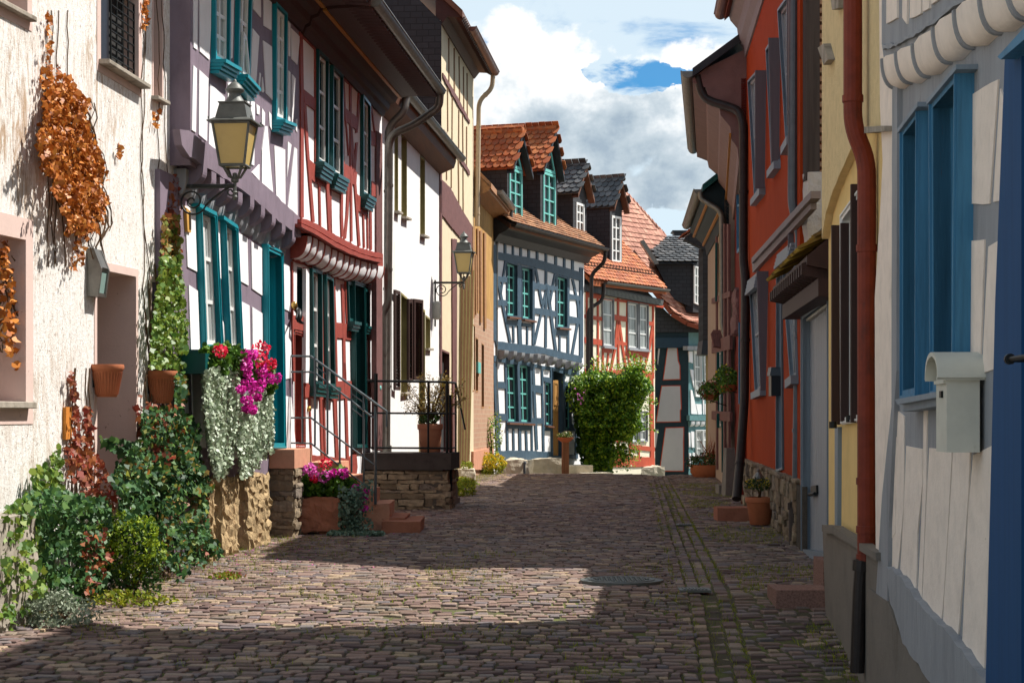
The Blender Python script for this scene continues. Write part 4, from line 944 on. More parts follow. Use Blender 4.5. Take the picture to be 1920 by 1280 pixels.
P+= [pxp(random.uniform(534,546),random.uniform(925,985),Y+random.uniform(0,.3)) for _ in range(260)]
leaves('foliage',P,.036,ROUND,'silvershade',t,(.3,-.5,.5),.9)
# ---- red and white half-timbered house ------------------------------------
RL=LW(-4.75); RU=LW(-4.6); H3=thing('red_timbered_house','tall white house with oxide red timbers and dark green windows','house',RL.pt(26,0,0))
z5=Z(540,60,5.3333); z6=Z(540,290,5.3333); z7=Z(540,480,5.3333); z8=Z(540,680,5.816)
CG=dict(casing='pine',sash='whitepaint',glass='glass')
for q in (z5((312,172),(412,267),(410,1366),(308,1296)),z5((455,332),(556,432),(556,1476),(452,1416)),z5((757,622),(831,722),(831,1666),(757,1621))):
    window(H3,RU,q,.055,.045,.02,rows=3,cols=1,sill=(.08,.20,4),sillm='pine',**CG)
for q in (z7((247,118),(346,150),(352,1290),(262,1275)),z7((386,182),(459,222),(478,1310),(402,1302))):
    window(H3,RL,q,.07,.045,.025,rows=3,cols=1,sill=(.07,.16,3),sillm='pine',**CG)
window(H3,RL,z7((604,252),(664,272),(680,662),(618,650)),.05,.045,.03,rows=1,cols=1,sill=(.08,.14,3),casing='pine',sash='pine',glass='glass')
window(H3,RL,z7((767,322),(818,332),(820,705),(772,700)),.05,.045,.03,rows=1,cols=1,sill=(.06,.12,3),casing='pine',sash='pine',glass='glass')
window(H3,RL,z7((60,75),(165,110),(160,600),(58,570)),-.03,.06,.12,rows=1,cols=2,casing='pine',sash='pine',glass='glass',name='transom_window')
d1=window(H3,RL,z7((60,735),(166,765),(172,1920),(66,1920)),.0,.05,.16,casing='redtimber',sash=None,glass='darkred',name='door')
mb=MB(); a=RL.q(z7((75,790),(150,800),(158,1910),(80,1910)),-.14); 
for r_ in ((.1,.9,.03,.06),(.1,.9,.45,.48),(.1,.9,.94,.97),(.1,.16,.03,.97),(.84,.9,.03,.97)): mb.prism(RL,sub(a,*r_),-.15,-.12)
build('door_panelling',mb,M['darkred'],d1)
mb=MB(); mb.rock(tuple(RL.pt(a[0][0]+.08,RL.uz(557,766)[1],.02)),(.06,.06,.06),0,2,1,rnd=1); build('door_knob',mb,M['brass'],d1)
dd=window(H3,RL,z8((722,-900),(842,-860),(862,930),(745,930)),.07,.06,.20,casing='pine',sash=None,glass='mailblack',name='door')
mb=MB(); a=RL.q(z7((692,350),(750,365),(760,1640),(700,1640)),-.18)
for r_ in ((.08,.92,.02,.05),(.08,.92,.5,.53),(.08,.92,.95,.98),(.08,.18,.03,.97),(.82,.92,.03,.97)): mb.prism(RL,sub(a,*r_),-.19,-.15)
build('door_panelling',mb,M['pine'],dd)
uA,uB=RU.uz(564,100)[0],RU.uz(716,300)[0]; uL,uM=RL.uz(548.5,500)[0],RL.uz(706,600)[0]
mb=MB(); body(mb,RL,uL,uM,-.2,3.9,RL.holes,D=5); build('lower_wall',mb,M['white'],H3)
mb=MB(); body(mb,RU,uA,uB,3.82,6.35,RU.holes,D=5); build('upper_wall',mb,M['white'],H3)
mb=MB()
polys(mb,RU,[z5((122,0),(150,30),(158,560),(160,1860),(128,1850),(130,600)),z5((160,570),(278,670),(278,790),(165,708)),z5((565,750),(692,855),(692,990),(575,888)),z5((833,985),(915,1035),(922,1155),(835,1128)),
 z6((213,45),(288,110),(288,295),(232,238)),z6((286,180),(412,190),(425,240),(535,312),(532,400),(432,350),(310,292),(286,280)),z6((560,85),(692,178),(684,315),(560,242)),z6((680,380),(800,490),(797,610),(695,552)),z6((840,262),(924,310),(922,440),(840,412)),
 z5((150,30),(278,150),(278,190),(150,60)),z5((560,420),(950,750),(950,790),(560,478))],-.01,.018)
vb(mb,RU,z6,[([(172,-520),(203,0),(222,230),(257,675)],24),([(318,285),(327,722)],15),([(396,190),(412,500),(427,785)],34),([(543,300),(540,600),(547,822)],22),([(612,235),(596,600),(572,842)],22),([(632,-350),(636,300),(639,870)],17),
 ([(635,-280),(668,200),(690,500),(717,915)],21),([(692,-120),(668,180)],18),([(757,575),(766,935)],13),([(798,480),(803,940)],12),([(829,470),(834,952)],18),([(914,430),(888,968)],15),([(930,-60),(937,975)],16),([(430,345),(438,790)],10)],-.01,.020)
vb(mb,RU,z5,[([(560,470),(575,760),(612,1240)],10),([(628,535),(634,960)],18),([(716,610),(705,850),(690,1010)],16),([(840,740),(872,1000),(905,1290)],9),([(277,180),(278,1300)],8),([(560,450),(562,1490)],8)],-.01,.019)
build('upper_timber_frame',mb,M['redtimber'],H3)
mb=MB()
polys(mb,RL,[z7((30,-120),(900,150),(872,335),(820,328),(580,250),(465,222),(345,155),(210,105),(60,55)),z7((478,660),(655,690),(655,845),(485,812)),z7((773,762),(862,690),(863,822),(776,845)),z7((55,588),(176,605),(178,752),(58,728)),
 z8((185,205),(352,300),(420,330),(420,410),(355,400),(240,375),(188,372)),z8((395,290),(525,320),(530,400),(400,410)),z8((525,200),(722,195),(722,400),(640,385),(530,400)),z8((248,1005),(660,1042),(745,960),(760,1130),(745,1260),(245,1260)),z7((160,110),(215,118),(215,750),(170,740)),z8((850,180),(945,170),(945,360),(855,370))],-.01,.018)
vb(mb,RL,z7,[([(464,225),(480,700),(492,1250)],16),([(550,280),(562,700),(570,1260)],24),([(858,230),(862,700),(865,1215)],16),([(350,150),(352,640),(355,1280)],12),([(818,720),(820,1240)],13),([(48,60),(52,700),(64,1250)],12),([(172,750),(190,1290)],34),([(580,250),(596,690)],10)],-.01,.020)
vb(mb,RL,z8,[([(240,370),(262,1015)],12),([(360,340),(380,1030)],22),([(397,330),(412,1040)],14),([(508,330),(537,1050)],22),([(530,330),(552,1050)],7),([(620,0),(640,500),(655,1050)],25),([(716,0),(740,970)],12),([(895,0),(898,925)],16),([(940,0),(943,915)],14),([(205,-100),(212,230)],6)],-.01,.020)
build('lower_timber_frame',mb,M['redtimber'],H3)
mb=MB(); polys(mb,RL,[z8((190,-1200),(232,-1190),(235,0),(228,225),(190,222)) if False else z7((182,122),(212,126),(216,1100),(206,1270),(178,1268))],0,.05,.004); build('white_post',mb,M['white'],H3)
mb=MB()
bt=[(135,632),(270,682),(410,768),(480,803),(630,883),(730,933),(850,968),(950,990)]; bb=[(950,1115),(930,1118),(800,1088),(640,1042),(480,972),(330,872),(200,792),(135,762)]
polys(mb,RU,[z6(*bt,*bb)],-.02,.05,.006,.15)
mid=lambda f:[(a[0],a[1]+(np.interp(a[0],[p[0] for p in bb[::-1]],[p[1] for p in bb[::-1]])-a[1])*f) for a in bt]
for f,dd_ in ((.12,.10),(.45,.13)):
    A=mid(f); B_=mid(f+.27); polys(mb,RU,[z6(*A,*B_[::-1])],.0,dd_,.004,.2)
build('jetty_beam',mb,M['redtimber'],H3)
def coves(par,W0,W1,Zf,divs,drop,matf,mdiv,namef='plaster_roll'):
    """rounded plaster rolls between thin painted joists; divs = px points along their top edge"""
    pts=[Zf(d_)[0] for d_ in divs]; n=8
    up=[W0.uz(x,y) for x,y in pts]; gap=(W0.o-W1.o).dot(W1.n)
    for i in range(len(up)-1):
        (u0,z0),(u1,z1_)=up[i],up[i+1]; e=.014*(1 if u1>u0 else -1); vs=[]
        for u,z in ((u0+e,z0),((u0+u1)/2,(z0+z1_)/2),(u1-e,z1_)):
            bul=.022 if u==(u0+u1)/2 else 0
            for k in range(n+1):
                a=math.pi/2*k/n; vs.append(W1.pt(u,z-drop[0]*math.sin(a)**1.0-(bul if k>2 else 0),(gap+drop[1]+bul)*math.cos(a)**.7-.01))
        mb=MB(); mb.add(vs,[(j*(n+1)+k,j*(n+1)+k+1,(j+1)*(n+1)+k+1,(j+1)*(n+1)+k) for j in range(2) for k in range(n)]); build(namef,mb,M[matf],par,smooth=True)
    for u,z in up:
        mb=MB(); prof=[(-.02,z)]+[((gap+drop[1]+.004)*math.cos(math.pi/2*k/n)**.7,z-(drop[0]+.01)*math.sin(math.pi/2*k/n)) for k in range(n+1)]
        profx(mb,W1,u-.016,u+.016,prof); build('joist_strip',mb,M[mdiv],par)
coves(H3,RU,RL,z6,[(146,812),(205,826),(265,862),(330,897),(398,945),(462,975),(525,1005),(582,1025),(635,1045),(690,1065),(765,1085),(802,1095),(862,1112),(928,1120)],(.27,.06),'white','redtimber')
cornice(H3,RU,uA,uB-.05,6.13,'eavered','ochreline')
mb=MB(); gableroof(mb,RU,uA-.01,uB,.86,6.58,-2.7,9.6,.14,(-6,6.4)); build('roof',mb,M['tile_red'],H3)
mb=MB(); gutter(mb,RU,uA,uB+.05,.92,6.52,.085); build('gutter',mb,M['zinc'],H3)
mb=MB(); mb.add([RU.pt(uB,6.2,0),RU.pt(uB,9.5,-2.7),RU.pt(uB,6.2,-5.4)],[(0,1,2)]); build('gable',mb,M['eavered'],H3)
mb=MB(); e=RU.pt(uB,6.45,.92); pp=[e,RU.pt(uB+.05,6.27,.90),RU.pt(uB+.1,6.0,.5),RU.pt(uB+.12,5.85,.10),RU.pt(uB+.12,3.2,.08),RU.pt(uB+.12,3.05,-.0),RU.pt(uB+.12,.9,-.02)]
pipe(mb,pp,.062,((3,.3),(3,.8),(5,.3),(5,.7))); build('downpipe',mb,M['zinc'],H3)
# little bronze figure on the transom sill, and a teal lantern by the second door
t=thing('sill_figure','small dark figure sitting on the sill above the dark red door','figure',RL.pt(*RL.uz(556,585),.05)); c=Vector(OFF[t.name]); 
mb=MB(); k_=.9
def fp(x,y,d=0): u,z=RL.uz(x,y,.06+d); return RL.pt(u,z,.06+d)
mb.tube([fp(551,577),fp(555,579),fp(559,583,.03),fp(561,588,.05),fp(561,594,.06),fp(560,601,.06),fp(564,604,.07),fp(569,606,.09)],[.02,.035,.04,.042,.04,.028,.022,.012],8)
mb.tube([fp(558,583,.03),fp(557,590,.07),fp(555,598,.08)],[.018,.014,.01],6); build('body',mb,M['blackiron'],t,smooth=True)
mb=MB(); p=fp(551.5,573); mb.rock(tuple(p),(.07,.07,.09),0,3,1,rnd=1); build('head',mb,M['brass'],t,smooth=True)
t=thing('wall_lantern','small round teal lantern beside the dark green door','lantern',RL.pt(*RL.uz(703,725,.15),.15)); p=pxp(706,727,29.0)
mb=MB(); mb.lathe((p.x,p.y,p.z-.07),[(.02,0),(.06,.02),(.08,.06),(.075,.10),(.02,.13)],16); build('globe',mb,M['mint'],t,smooth=True)
mb=MB(); mb.tube([p+Vector((0,0,.06)),p+Vector((-.1,0,.10)),p+Vector((-.22,.1,.02))],.010,6); build('bracket',mb,M['castiron'],t)
# ---- white rendered house ---------------------------------------------------
WH=LW(-4.75); H4=thing('white_rendered_house','plain white rendered house with olive window reveals and brown shutters','house',WH.pt(33,0,0))
ua,ub=uM+.0,WH.uz(824,400)[0]
NK=dict(surr='olive',bw=.035,glass='glass')
for q in ([(740,251),(745.5,258),(745.5,398),(740,396)],[(753,255),(762,262),(762,409),(753,406)],[(788,294),(796,302),(796,443),(788,440)]): niche(H4,WH,q,.15,sill=(.09,.04),sillm='stonewall',**NK)
for q in ([(752,552),(763,562),(763,735),(752,737)],[(798,594),(806,600),(806,653),(798,653)]): niche(H4,WH,q,.15,sill=(.07,.04),sillm='stonewall',**NK)
niche(H4,WH,[(786,579),(796,586),(796,842),(786,846)],.18,name='door',surr='olive',bw=.05,glass='brown',sash=None)
mb=MB(); body(mb,WH,ua,ub,-.3,6.75,WH.holes,D=6); build('wall',mb,M['whiterough'],H4)
def shutter(par,W,px,y0,y1,wd,ang,mat='brown',off=.03,slats=True,sgn=1):
    u,zt=W.uz(px,y0,off); zb=W.uz(px,y1,off)[1]; a=math.radians(ang)
    dirv=(W.d*sgn*math.cos(a)+W.n*math.sin(a)); P0=W.pt(u,0,off); S=Wall((P0.x,P0.y),(dirv.x,dirv.y)); mb=MB()
    q=[(0,zt),(wd,zt),(wd,zb),(0,zb)]; mb.ring(S,q,inset(q,.06),-.02,.02)
    zz=zb+.07
    if slats:
        while zz<zt-.08: mb.add([S.pt(.05,zz,-.015),S.pt(wd-.05,zz,-.015),S.pt(wd-.05,zz+.05,.015),S.pt(.05,zz+.05,.015)],[(0,1,2,3)]); zz+=.055
    else: mb.prism(S,inset(q,.05),-.01,.01)
    o=build('shutter',mb,M[mat],par); return o
shutter(H4,WH,739.5,543,731,.42,3,off=.05); shutter(H4,WH,764.5,560,715,.38,4,off=.05); shutter(H4,WH,771,560,712,.40,10,off=.07); shutter(H4,WH,775,560,711,.40,16,off=.10)
mb=MB(); profx(mb,WH,ua,ub-.02,[(-.1,6.30),(.03,6.30),(.30,6.42),(.34,6.55),(-.1,6.85)]); build('eaves',mb,M['soffit'],H4)
mb=MB(); gableroof(mb,WH,ua,ub-.02,.34,6.68,-3,10.0,.12,(-6.3,6.6)); build('roof',mb,M['tile_brown'],H4)
mb=MB(); gutter(mb,WH,ua+.4,ub+.3,.42,6.66,.08); build('gutter',mb,M['zinc'],H4)
mb=MB(); pipe(mb,[WH.pt(ua+.55,6.6,.40),WH.pt(ua+.5,6.35,.38),WH.pt(ua+.45,6.1,.12),WH.pt(ua+.45,.85,.09)],.062,((2,.2),(2,.5),(2,.8))); mb.tube([WH.pt(ua+.45,.95,.09),WH.pt(ua+.45,.80,.09)],.085,12); build('downpipe',mb,M['greysteel'] if False else M['zinc'],H4)
# brown timber strip between the red and the white house belongs to the red house
mb=MB(); polys(mb,RU,[[(706,245),(717,252),(717,845),(706,842)]],-.05,.03,.004); build('end_post',mb,M['purplebrown'],H3)
# box on the white wall under the second lamp
mb=MB(); p=WH.pt(*WH.uz(817,582,.06),.08); mb.rock(tuple(p),(.16,.10,.34),.005,5,2,math.atan2(WH.n.y,WH.n.x),rnd=.3); 
o=build('junction_box',mb,M['mailgrey'],smooth=True); tagp(o,'pale grey oval box under the farther wall lamp on the white house','junction box')
# ---- street lamps -----------------------------------------------------------
def streetlamp(label,W,u,zarm,reach,s,plate=1.0):
    """lantern on a scrolled iron bracket; s = scale"""
    base=W.pt(u,zarm,0); t=thing('street_lamp',label,'street lamp',base,'scrolled wall lamps on the left side')
    c=W.pt(u,zarm,reach); A=W.n
    mb=MB(); mb.tube([W.pt(u,zarm+.10*s,.03),W.pt(u,zarm-plate*s,.03)],.035*s,6)
    mb.tube([W.pt(u,zarm,.0),c],.040*s,8); 
    for q in (.28,.85): mb.box(tuple(W.pt(u,zarm,reach*q)),(.07*s,.07*s,.07*s))
    def spiral(cc,r0,r1,turns,a0,sg):
        P=[]
        for k in range(40):
            f=k/39; a=a0+sg*turns*2*math.pi*f; r=r0+(r1-r0)*f; P.append(Vector((0,0,0))+W.pt(u,cc[1]+r*math.sin(a),cc[0]+r*math.cos(a)))
        return P
    R=.20*s
    mb.tube(spiral((.30*s,zarm-.26*s),.25*s,.03*s,1.9,math.radians(-20),-1),.017*s,6)
    mb.tube([W.pt(u,zarm-.34*s,.53*s),W.pt(u,zarm-.20*s,.68*s),W.pt(u,zarm-.07*s,.86*s),W.pt(u,zarm-.03*s,.95*s)],.017*s,6)
    mb.tube(spiral((.98*s,zarm-.10*s),.09*s,.02*s,1.3,math.radians(90),-1),.015*s,6)
    build('bracket',mb,M['bracketiron'],t)
    z=zarm; mb=MB()
    mb.lathe((c.x,c.y,z-.25*s),[(.01,0),(.03,.02),(.045,.06),(.03,.09),(.035,.12),(.05,.14),(.03,.16),(.03,.30),(.065,.32),(.07,.36),(.045,.40),(.04,.47),(.02,.48)][::1] if s==1 else [(a*s,b*s) for a,b in [(.01,0),(.03,.02),(.045,.06),(.03,.09),(.035,.12),(.05,.14),(.03,.16),(.03,.30),(.065,.32),(.07,.36),(.045,.40),(.04,.47),(.02,.48)]],14)
    ry=math.atan2(A.y,A.x)+.0
    zb=z+.33*s
    for k in range(4):
        a=ry+math.pi/4+k*math.pi/2; e=Vector((math.cos(a),math.sin(a),0)); mb.tube([c+Vector((0,0,.13*s)),c+e*.12*s+Vector((0,0,.16*s)),c+e*.16*s+Vector((0,0,.22*s)),c+e*.235*s+Vector((0,0,.33*s))],.024*s,6)
    build('fork',mb,M['castiron'],t)
    h=.75*s; mb=MB(); w0,w1=.30*s,.455*s
    def corner(k,f,inn=0): a=ry+math.pi/4+k*math.pi/2; r=w0+(w1-w0)*f-inn; return Vector((c.x+math.cos(a)*r,c.y+math.sin(a)*r,zb+h*f))
    for k in range(4):
        mb.tube([corner(k,0),corner(k,1)],.024*s,6); mb.tube([corner(k,.02),corner((k+1)%4,.02)],.026*s,6); mb.tube([corner(k,.98),corner((k+1)%4,.98)],.022*s,6)
    build('lantern_frame',mb,M['castiron'],t)
    mb=MB(); vs=[corner(k,f,.012*s) for f in (.02,.98) for k in range(4)]; mb.add(vs,[(i,(i+1)%4,4+(i+1)%4,4+i) for i in range(4)]+[(0,1,2,3)]); build('lantern_glass',mb,M['lampglass'],t)
    mb=MB(); zt=zb+h; mb.frustum((c.x,c.y,zt),.57*s,.57*s,.022*s,ry,4); mb.frustum((c.x,c.y,zt+.022*s),.54*s,.42*s,.05*s,ry,4); mb.frustum((c.x,c.y,zt+.072*s),.40*s,.31*s,.27*s,ry,4); mb.frustum((c.x,c.y,zt+.34*s),.345*s,.345*s,.02*s,ry,4)
    for k in range(4):
        a=ry+math.pi/4+k*math.pi/2; p=Vector((c.x+math.cos(a)*.53*s,c.y+math.sin(a)*.53*s,zt+.04*s)); mb.tube([p,p+Vector((0,0,.04*s))],.016*s,6)
    build('lantern_roof',mb,M['castiron'],t)
    mb=MB(); mb.lathe((c.x,c.y,zt+.36*s),[(a*s,b*s) for a,b in [(.20,0),(.17,.03),(.11,.12),(.10,.17),(.15,.20),(.165,.22),(.165,.24),(.14,.26),(.12,.30),(.07,.35),(.035,.37),(.03,.40),(.01,.42)]],20); build('lantern_cap',mb,M['castiron'],t,smooth='a')
    return t
uu=18.02; BL=LW(-4.8)
Yl=(BL.pt(uu,0,0)).y; sx=Yl/F
armz=CZ+(780-350)*sx; reach=(450-337)*sx
streetlamp('large amber street lamp on an iron bracket at the corner of the rough plaster house',BL,uu,armz,reach,.55)
u2=WH.uz(813,530)[0]; z2_=WH.uz(813,530)[1]; Y2=WH.pt(u2,0,0).y
streetlamp('farther amber street lamp on the white rendered house',WH,u2,z2_,(871-814)*Y2/F,.58*.93,1.6)
# ---- cream timbered house with dark slate gable --------------------------------
CR=LW(-4.75); H5=thing('cream_timbered_house','tall pale yellow house with thin brown timbers and a black slate side wall','house',CR.pt(41,0,0))
ua,ub=CR.uz(826,300)[0],CR.uz(888,300)[0]; zr=Z(700,0,3.2); zq=Z(700,380,2.207)
window(H5,CR,[(828,655),(842,668),(842,700),(828,690)],0,.03,.06,casing='purplebrown',sash=None,glass='dark') if False else None
niche(H5,CR,[(826,657),(842,664),(842,846),(826,850)],.12,name='doorway',surr='purplebrown',bw=.04,glass='dark',sash=None)
mb=MB(); body(mb,CR,ua,ub,-.3,9.45,CR.holes,D=7); build('wall',mb,M['creamwall'],H5)
mb=MB(); polys(mb,CR,[zr((420,440),(470,520),(520,610),(580,725),(580,745),(515,640),(470,560),(420,465)),zr((425,775),(515,915),(580,1030),(580,1055),(510,950),(425,808)),
  [(826,335),(845,352),(866,392),(888,428),(888,468),(866,448),(846,425),(826,398)],zq((327,150),(347,150),(345,1050),(330,1050)),[(826,300),(829,300),(829,700),(826,700)]],-.01,.03,.012,.12)
build('timber_bands',mb,M['purplebrown'],H5)
mb=MB(); vb(mb,CR,zr,[([(455,230),(456,500)],4),([(488,290),(488,590)],5),([(517,340),(520,620)],4),([(543,400),(545,680)],4),([(565,440),(566,710)],4),([(447,490),(449,790)],4),([(476,560),(474,860)],4),([(515,660),(514,900)],4),([(538,690),(540,960)],4),([(562,760),(561,1000)],4),
  ([(440,830),(442,1080)],4),([(470,900),(470,1130)],4),([(512,950),(515,1240)],5),([(540,1010),(541,1280)],4)],-.01,.016); build('thin_timbers',mb,M['palebrown'],H5)
mb=MB(); P_=CR.pt; mb.add([P_(ua,3.5,.02),P_(ua,3.5,-7),P_(ua,9.4,-7),P_(ua,13.0,-3.5),P_(ua,9.4,.02)],[(0,1,2,3,4)]); c_=P_(ua,9,0)
for v_ in range(len(mb.v)): x,y,z=mb.v[v_]; mb.v[v_]=(x,y-.03,z)
build('slate_side_wall',mb,M['slatetile'],H5)
mb=MB(); profx(mb,CR,ua,ub-.02,[(-.1,9.38),(.03,9.38),(.14,9.52),(.42,9.50),(.46,9.60),(-.1,10.1)])
for k in range(int((ub-ua)/.2)): c=CR.pt(ua+k*.2+.1,9.50,.38); mb.tube([c-CR.n*.3+Vector((0,0,.2)),c+CR.n*.08-Vector((0,0,.02))],.07,7)
build('eaves',mb,M['eavered'],H5)
mb=MB(); gableroof(mb,CR,ua-.12,ub-.02,.46,9.62,-3.5,13.4,.16,(-7.4,9.5)); build('roof',mb,M['soffit'],H5)
mb=MB(); gutter(mb,CR,ua+1.2,ub+.12,.50,9.56,.10); build('gutter',mb,M['copperg'],H5)
mb=MB(); pipe(mb,[CR.pt(ub+.02,9.5,.46),CR.pt(ub+.02,9.15,.44),CR.pt(ub-.05,8.85,.13),CR.pt(ub-.05,5.9,.09)],.055,((1,.5),(2,.2),(2,.9))); build('downpipe',mb,M['creampipe'],H5)
t=thing('climbing_poles','bundle of tall thin greyish poles standing against the cream house','poles',CR.pt(42.5,0,.1))
for k in range(13):
    x=857+k*2.1; xb=859+k*1.7; yt=random.uniform(500,530); mb=MB()
    def cw(px,py,d): u,z=CR.uz(px,py,d); return CR.pt(u,z,d)
    mb.tube([cw(x+6,yt,.10),cw((x+xb)/2+3,700,.11),cw(xb,878,.13)],.014,6); build('pole',mb,M['palebrown'] if k%3 else M['olive'],t)
# ---- sandstone and brick house ---------------------------------------------------
SS=LW(-4.75); H6=thing('brick_house','narrow ochre timber over pink brick house under a brown boarded eave','house',SS.pt(46,0,0))
ua2,ub2=SS.uz(888,600)[0]+.02,SS.uz(927,600)[0]
for q in ([(886,610),(890,612),(890,730),(886,732)],[(892,634),(896,637),(896,732),(892,734)],[(903,645),(907,648),(907,762),(903,764)],[(898,440),(901,443),(901,500),(898,498)]): niche(H6,SS,q,.12,surr='orangesoffit',bw=.03,glass='dark',sash=None)
mb=MB(); body(mb,SS,ua2,ub2,-.4,3.9,SS.holes,D=6); build('brick_wall',mb,M['brickwall'],H6)
mb=MB(); body(mb,SS,ua2,ub2,3.9,6.75,SS.holes,D=6); build('upper_wall',mb,surf('ochre_timber_cladding',(.46,.27,.10),.8,.25,5,.8,12,(1,1,.25),dirt=((.20,.11,.05),6,.52,(2,2,.3))),H6)
mb=MB(); vb(mb,SS,Z(880,440,2.667),[([(22,-40),(22,420)],9),([(45,-30),(46,380)],8),([(60,-20),(62,440)],9),([(80,-10),(82,470)],9),([(34,100),(36,400)],5)],-.01,.04); build('cladding_posts',mb,M['orangesoffit'],H6)
mb=MB(); polys(mb,SS,[[(888,880),(926,880),(926,838),(888,846)]],-.01,.06); build('plinth',mb,M['sandpink'],H6)
mb=MB(); polys(mb,SS,[[(897,678),(902,680),(902,700),(897,699)]],0,.05,0); build('small_sign',mb,M['mint'],H6)
mb=MB(); profx(mb,SS,ua2,ub2+.05,[(-.1,6.6),(.02,6.6),(.36,6.74),(.40,6.86),(-.1,7.3)]); build('eaves',mb,M['orangesoffit'],H6)
mb=MB(); gableroof(mb,SS,ua2,ub2+.1,.42,6.92,-3,10.4,.12,(-6.3,6.8)); build('roof',mb,M['tile_brown'],H6)
mb=MB(); gutter(mb,SS,ua2+1.4,ub2+.15,.46,6.92,.09); build('gutter',mb,M['zinc'],H6)
mb=MB(); pipe(mb,[SS.pt(ub2+.1,6.85,.44),SS.pt(ub2+.1,6.45,.42),SS.pt(ub2+.0,6.0,.05),SS.pt(ub2+.0,.2,.03)],.05,((2,.3),(2,.7))); build('downpipe',mb,M['zinc'],H6)
# ---- blue timbered house -----------------------------------------------------------
BW_=Wall((-.49,49.0),(2.65,7.0)); H7=thing('blue_timbered_house','white house with slate-blue timbers and mint green windows','house',BW_.pt(3.5,0,-.2))
za=Z(915,440,5.3333); zb_=Z(915,650,5.3333)
MG=dict(casing='bluetimber',sash='mint',glass='glass')
for q in (za((188,262),(300,295),(300,828),(192,818)),za((338,310),(450,330),(455,862),(345,842)),za((692,398),(805,432),(803,938),(695,928))):
    window(H7,BW_,q,.03,.04,.10,rows=4,cols=2,sashw=.06,sill=(.09,.05,1),sillm='soffit',**MG)
for q in (zb_((172,152),(300,165),(318,762),(192,757)),zb_((312,165),(430,178),(440,768),(330,762))): window(H7,BW_,q,.03,.04,.10,rows=4,cols=2,sashw=.06,sill=(.09,.05,1),sillm='soffit',**MG)
window(H7,BW_,zb_((573,340),(640,352),(645,795),(578,785)),.03,.04,.07,rows=4,cols=1,sashw=.06,sill=(.09,.05,1),sillm='soffit',**MG)
window(H7,BW_,zb_((770,375),(838,382),(838,840),(775,835)),.03,.04,.07,rows=4,cols=1,sashw=.06,**MG)
dq=zb_((645,210),(765,215),(765,1105),(640,1105)); dd=window(H7,BW_,dq,.04,.05,.55,casing='bluetimber',sash=None,glass='dark',name='door')
mb=MB(); S=BW_; Q=BW_.q(zb_((652,330),(702,335),(702,1105),(650,1105)),-.05); mb.prism(S,Q,-.08,-.05)
for r_ in ((.12,.88,.03,.33),(.12,.88,.40,.66),(.12,.88,.72,.96)): mb.ring(S,sub(Q,*r_),inset(sub(Q,*r_),.04),-.05,-.03)
build('door_leaf',mb,M['oak'],dd)
uL=0; uR=BW_.uz(1095,600)[0]
mb=MB(); body(mb,BW_,uL,uR,-1.0,6.35,BW_.holes,D=7); build('wall',mb,M['white'],H7)
mb=MB()
polys(mb,BW_,[za((55,165),(470,240),(930,375),(930,465),(470,330),(300,290),(95,245),(55,235)),za((98,415),(190,425),(190,478),(100,470)),za((98,650),(190,655),(190,712),(100,708)),za((465,480),(690,520),(690,560),(465,545)),za((465,730),(580,742),(690,765),(690,822),(600,812),(465,790)),
  za((812,590),(925,615),(925,660),(812,645)),za((812,812),(930,835),(930,892),(812,885)),za((190,850),(320,860),(320,910),(195,910)),za((345,880),(455,895),(455,925),(345,915)),za((650,935),(805,960),(805,1022),(665,1000)),
  za((75,1060),(250,1085),(480,1110),(700,1160),(940,1215),(942,1280),(700,1235),(560,1190),(330,1185),(90,1140)),
  zb_((60,85),(300,130),(560,190),(910,230),(900,290),(760,270),(640,235),(540,225),(460,205),(300,165),(170,160),(60,150)),zb_((100,348),(172,348),(180,418),(100,412)),zb_((115,665),(190,668),(192,738),(118,735)),zb_((425,372),(540,390),(545,470),(430,440)),zb_((435,708),(555,710),(555,772),(435,768)),
  zb_((545,300),(640,308),(640,352),(550,345)),zb_((760,345),(835,360),(835,385),(760,375)),zb_((200,765),(440,775),(440,835),(335,835),(330,820),(200,815)),zb_((565,795),(645,800),(645,842),(565,838)),zb_((830,770),(895,775),(895,845),(835,840)),
  zb_((95,1040),(300,1035),(640,1050),(640,1120),(400,1150),(230,1110),(115,1145)),zb_((630,1050),(650,1050),(650,1110),(630,1110)),zb_((810,1075),(895,1080),(890,1120),(810,1115))],-.01,.03,.006)
vb(mb,BW_,za,[([(72,100),(78,1060)],46),([(176,70),(176,200)],20),([(255,90),(255,215)],16),([(332,100),(332,225)],20),([(413,120),(413,240)],20),([(497,140),(497,265)],20),([(585,160),(585,290)],20),([(682,180),(682,310)],22),([(768,220),(768,345)],20),([(850,240),(850,375)],22),([(937,330),(935,1230)],34),
  ([(180,265),(130,600)],17),([(105,470),(228,1075)],24),([(318,300),(318,860),(325,1100)],36),([(458,330),(458,1100)],22),([(480,335),(545,700)],22),([(585,340),(582,1130)],20),([(590,540),(465,1105)],22),([(595,500),(682,1160)],26),([(675,390),(620,700)],18),([(690,400),(690,930)],16),([(807,430),(805,1190)],22),([(850,445),(905,700),(912,830)],20),([(900,880),(845,1195)],24),([(258,905),(262,1080)],14),([(397,915),(397,1100)],14),([(720,1000),(720,1175)],16)],-.01,.032)
vb(mb,BW_,zb_,[([(72,160),(112,1100)],40),([(180,150),(196,760),(200,1035)],18),([(258,815),(262,1035)],16),([(305,170),(322,760),(326,1040)],24),([(385,840),(392,1045)],18),([(432,190),(445,1045)],16),([(455,200),(480,760),(492,1030)],24),([(545,230),(560,1045)],18),([(635,220),(645,1080)],16),([(760,230),(770,1080)],16),([(830,300),(828,830)],10),([(900,240),(888,1120)],26)],-.01,.032)
build('timber_frame',mb,M['bluetimber'],H7)
for x,y in ((130,1165),(225,1170),(300,1185),(380,1195),(460,1195),(545,1200)): pass
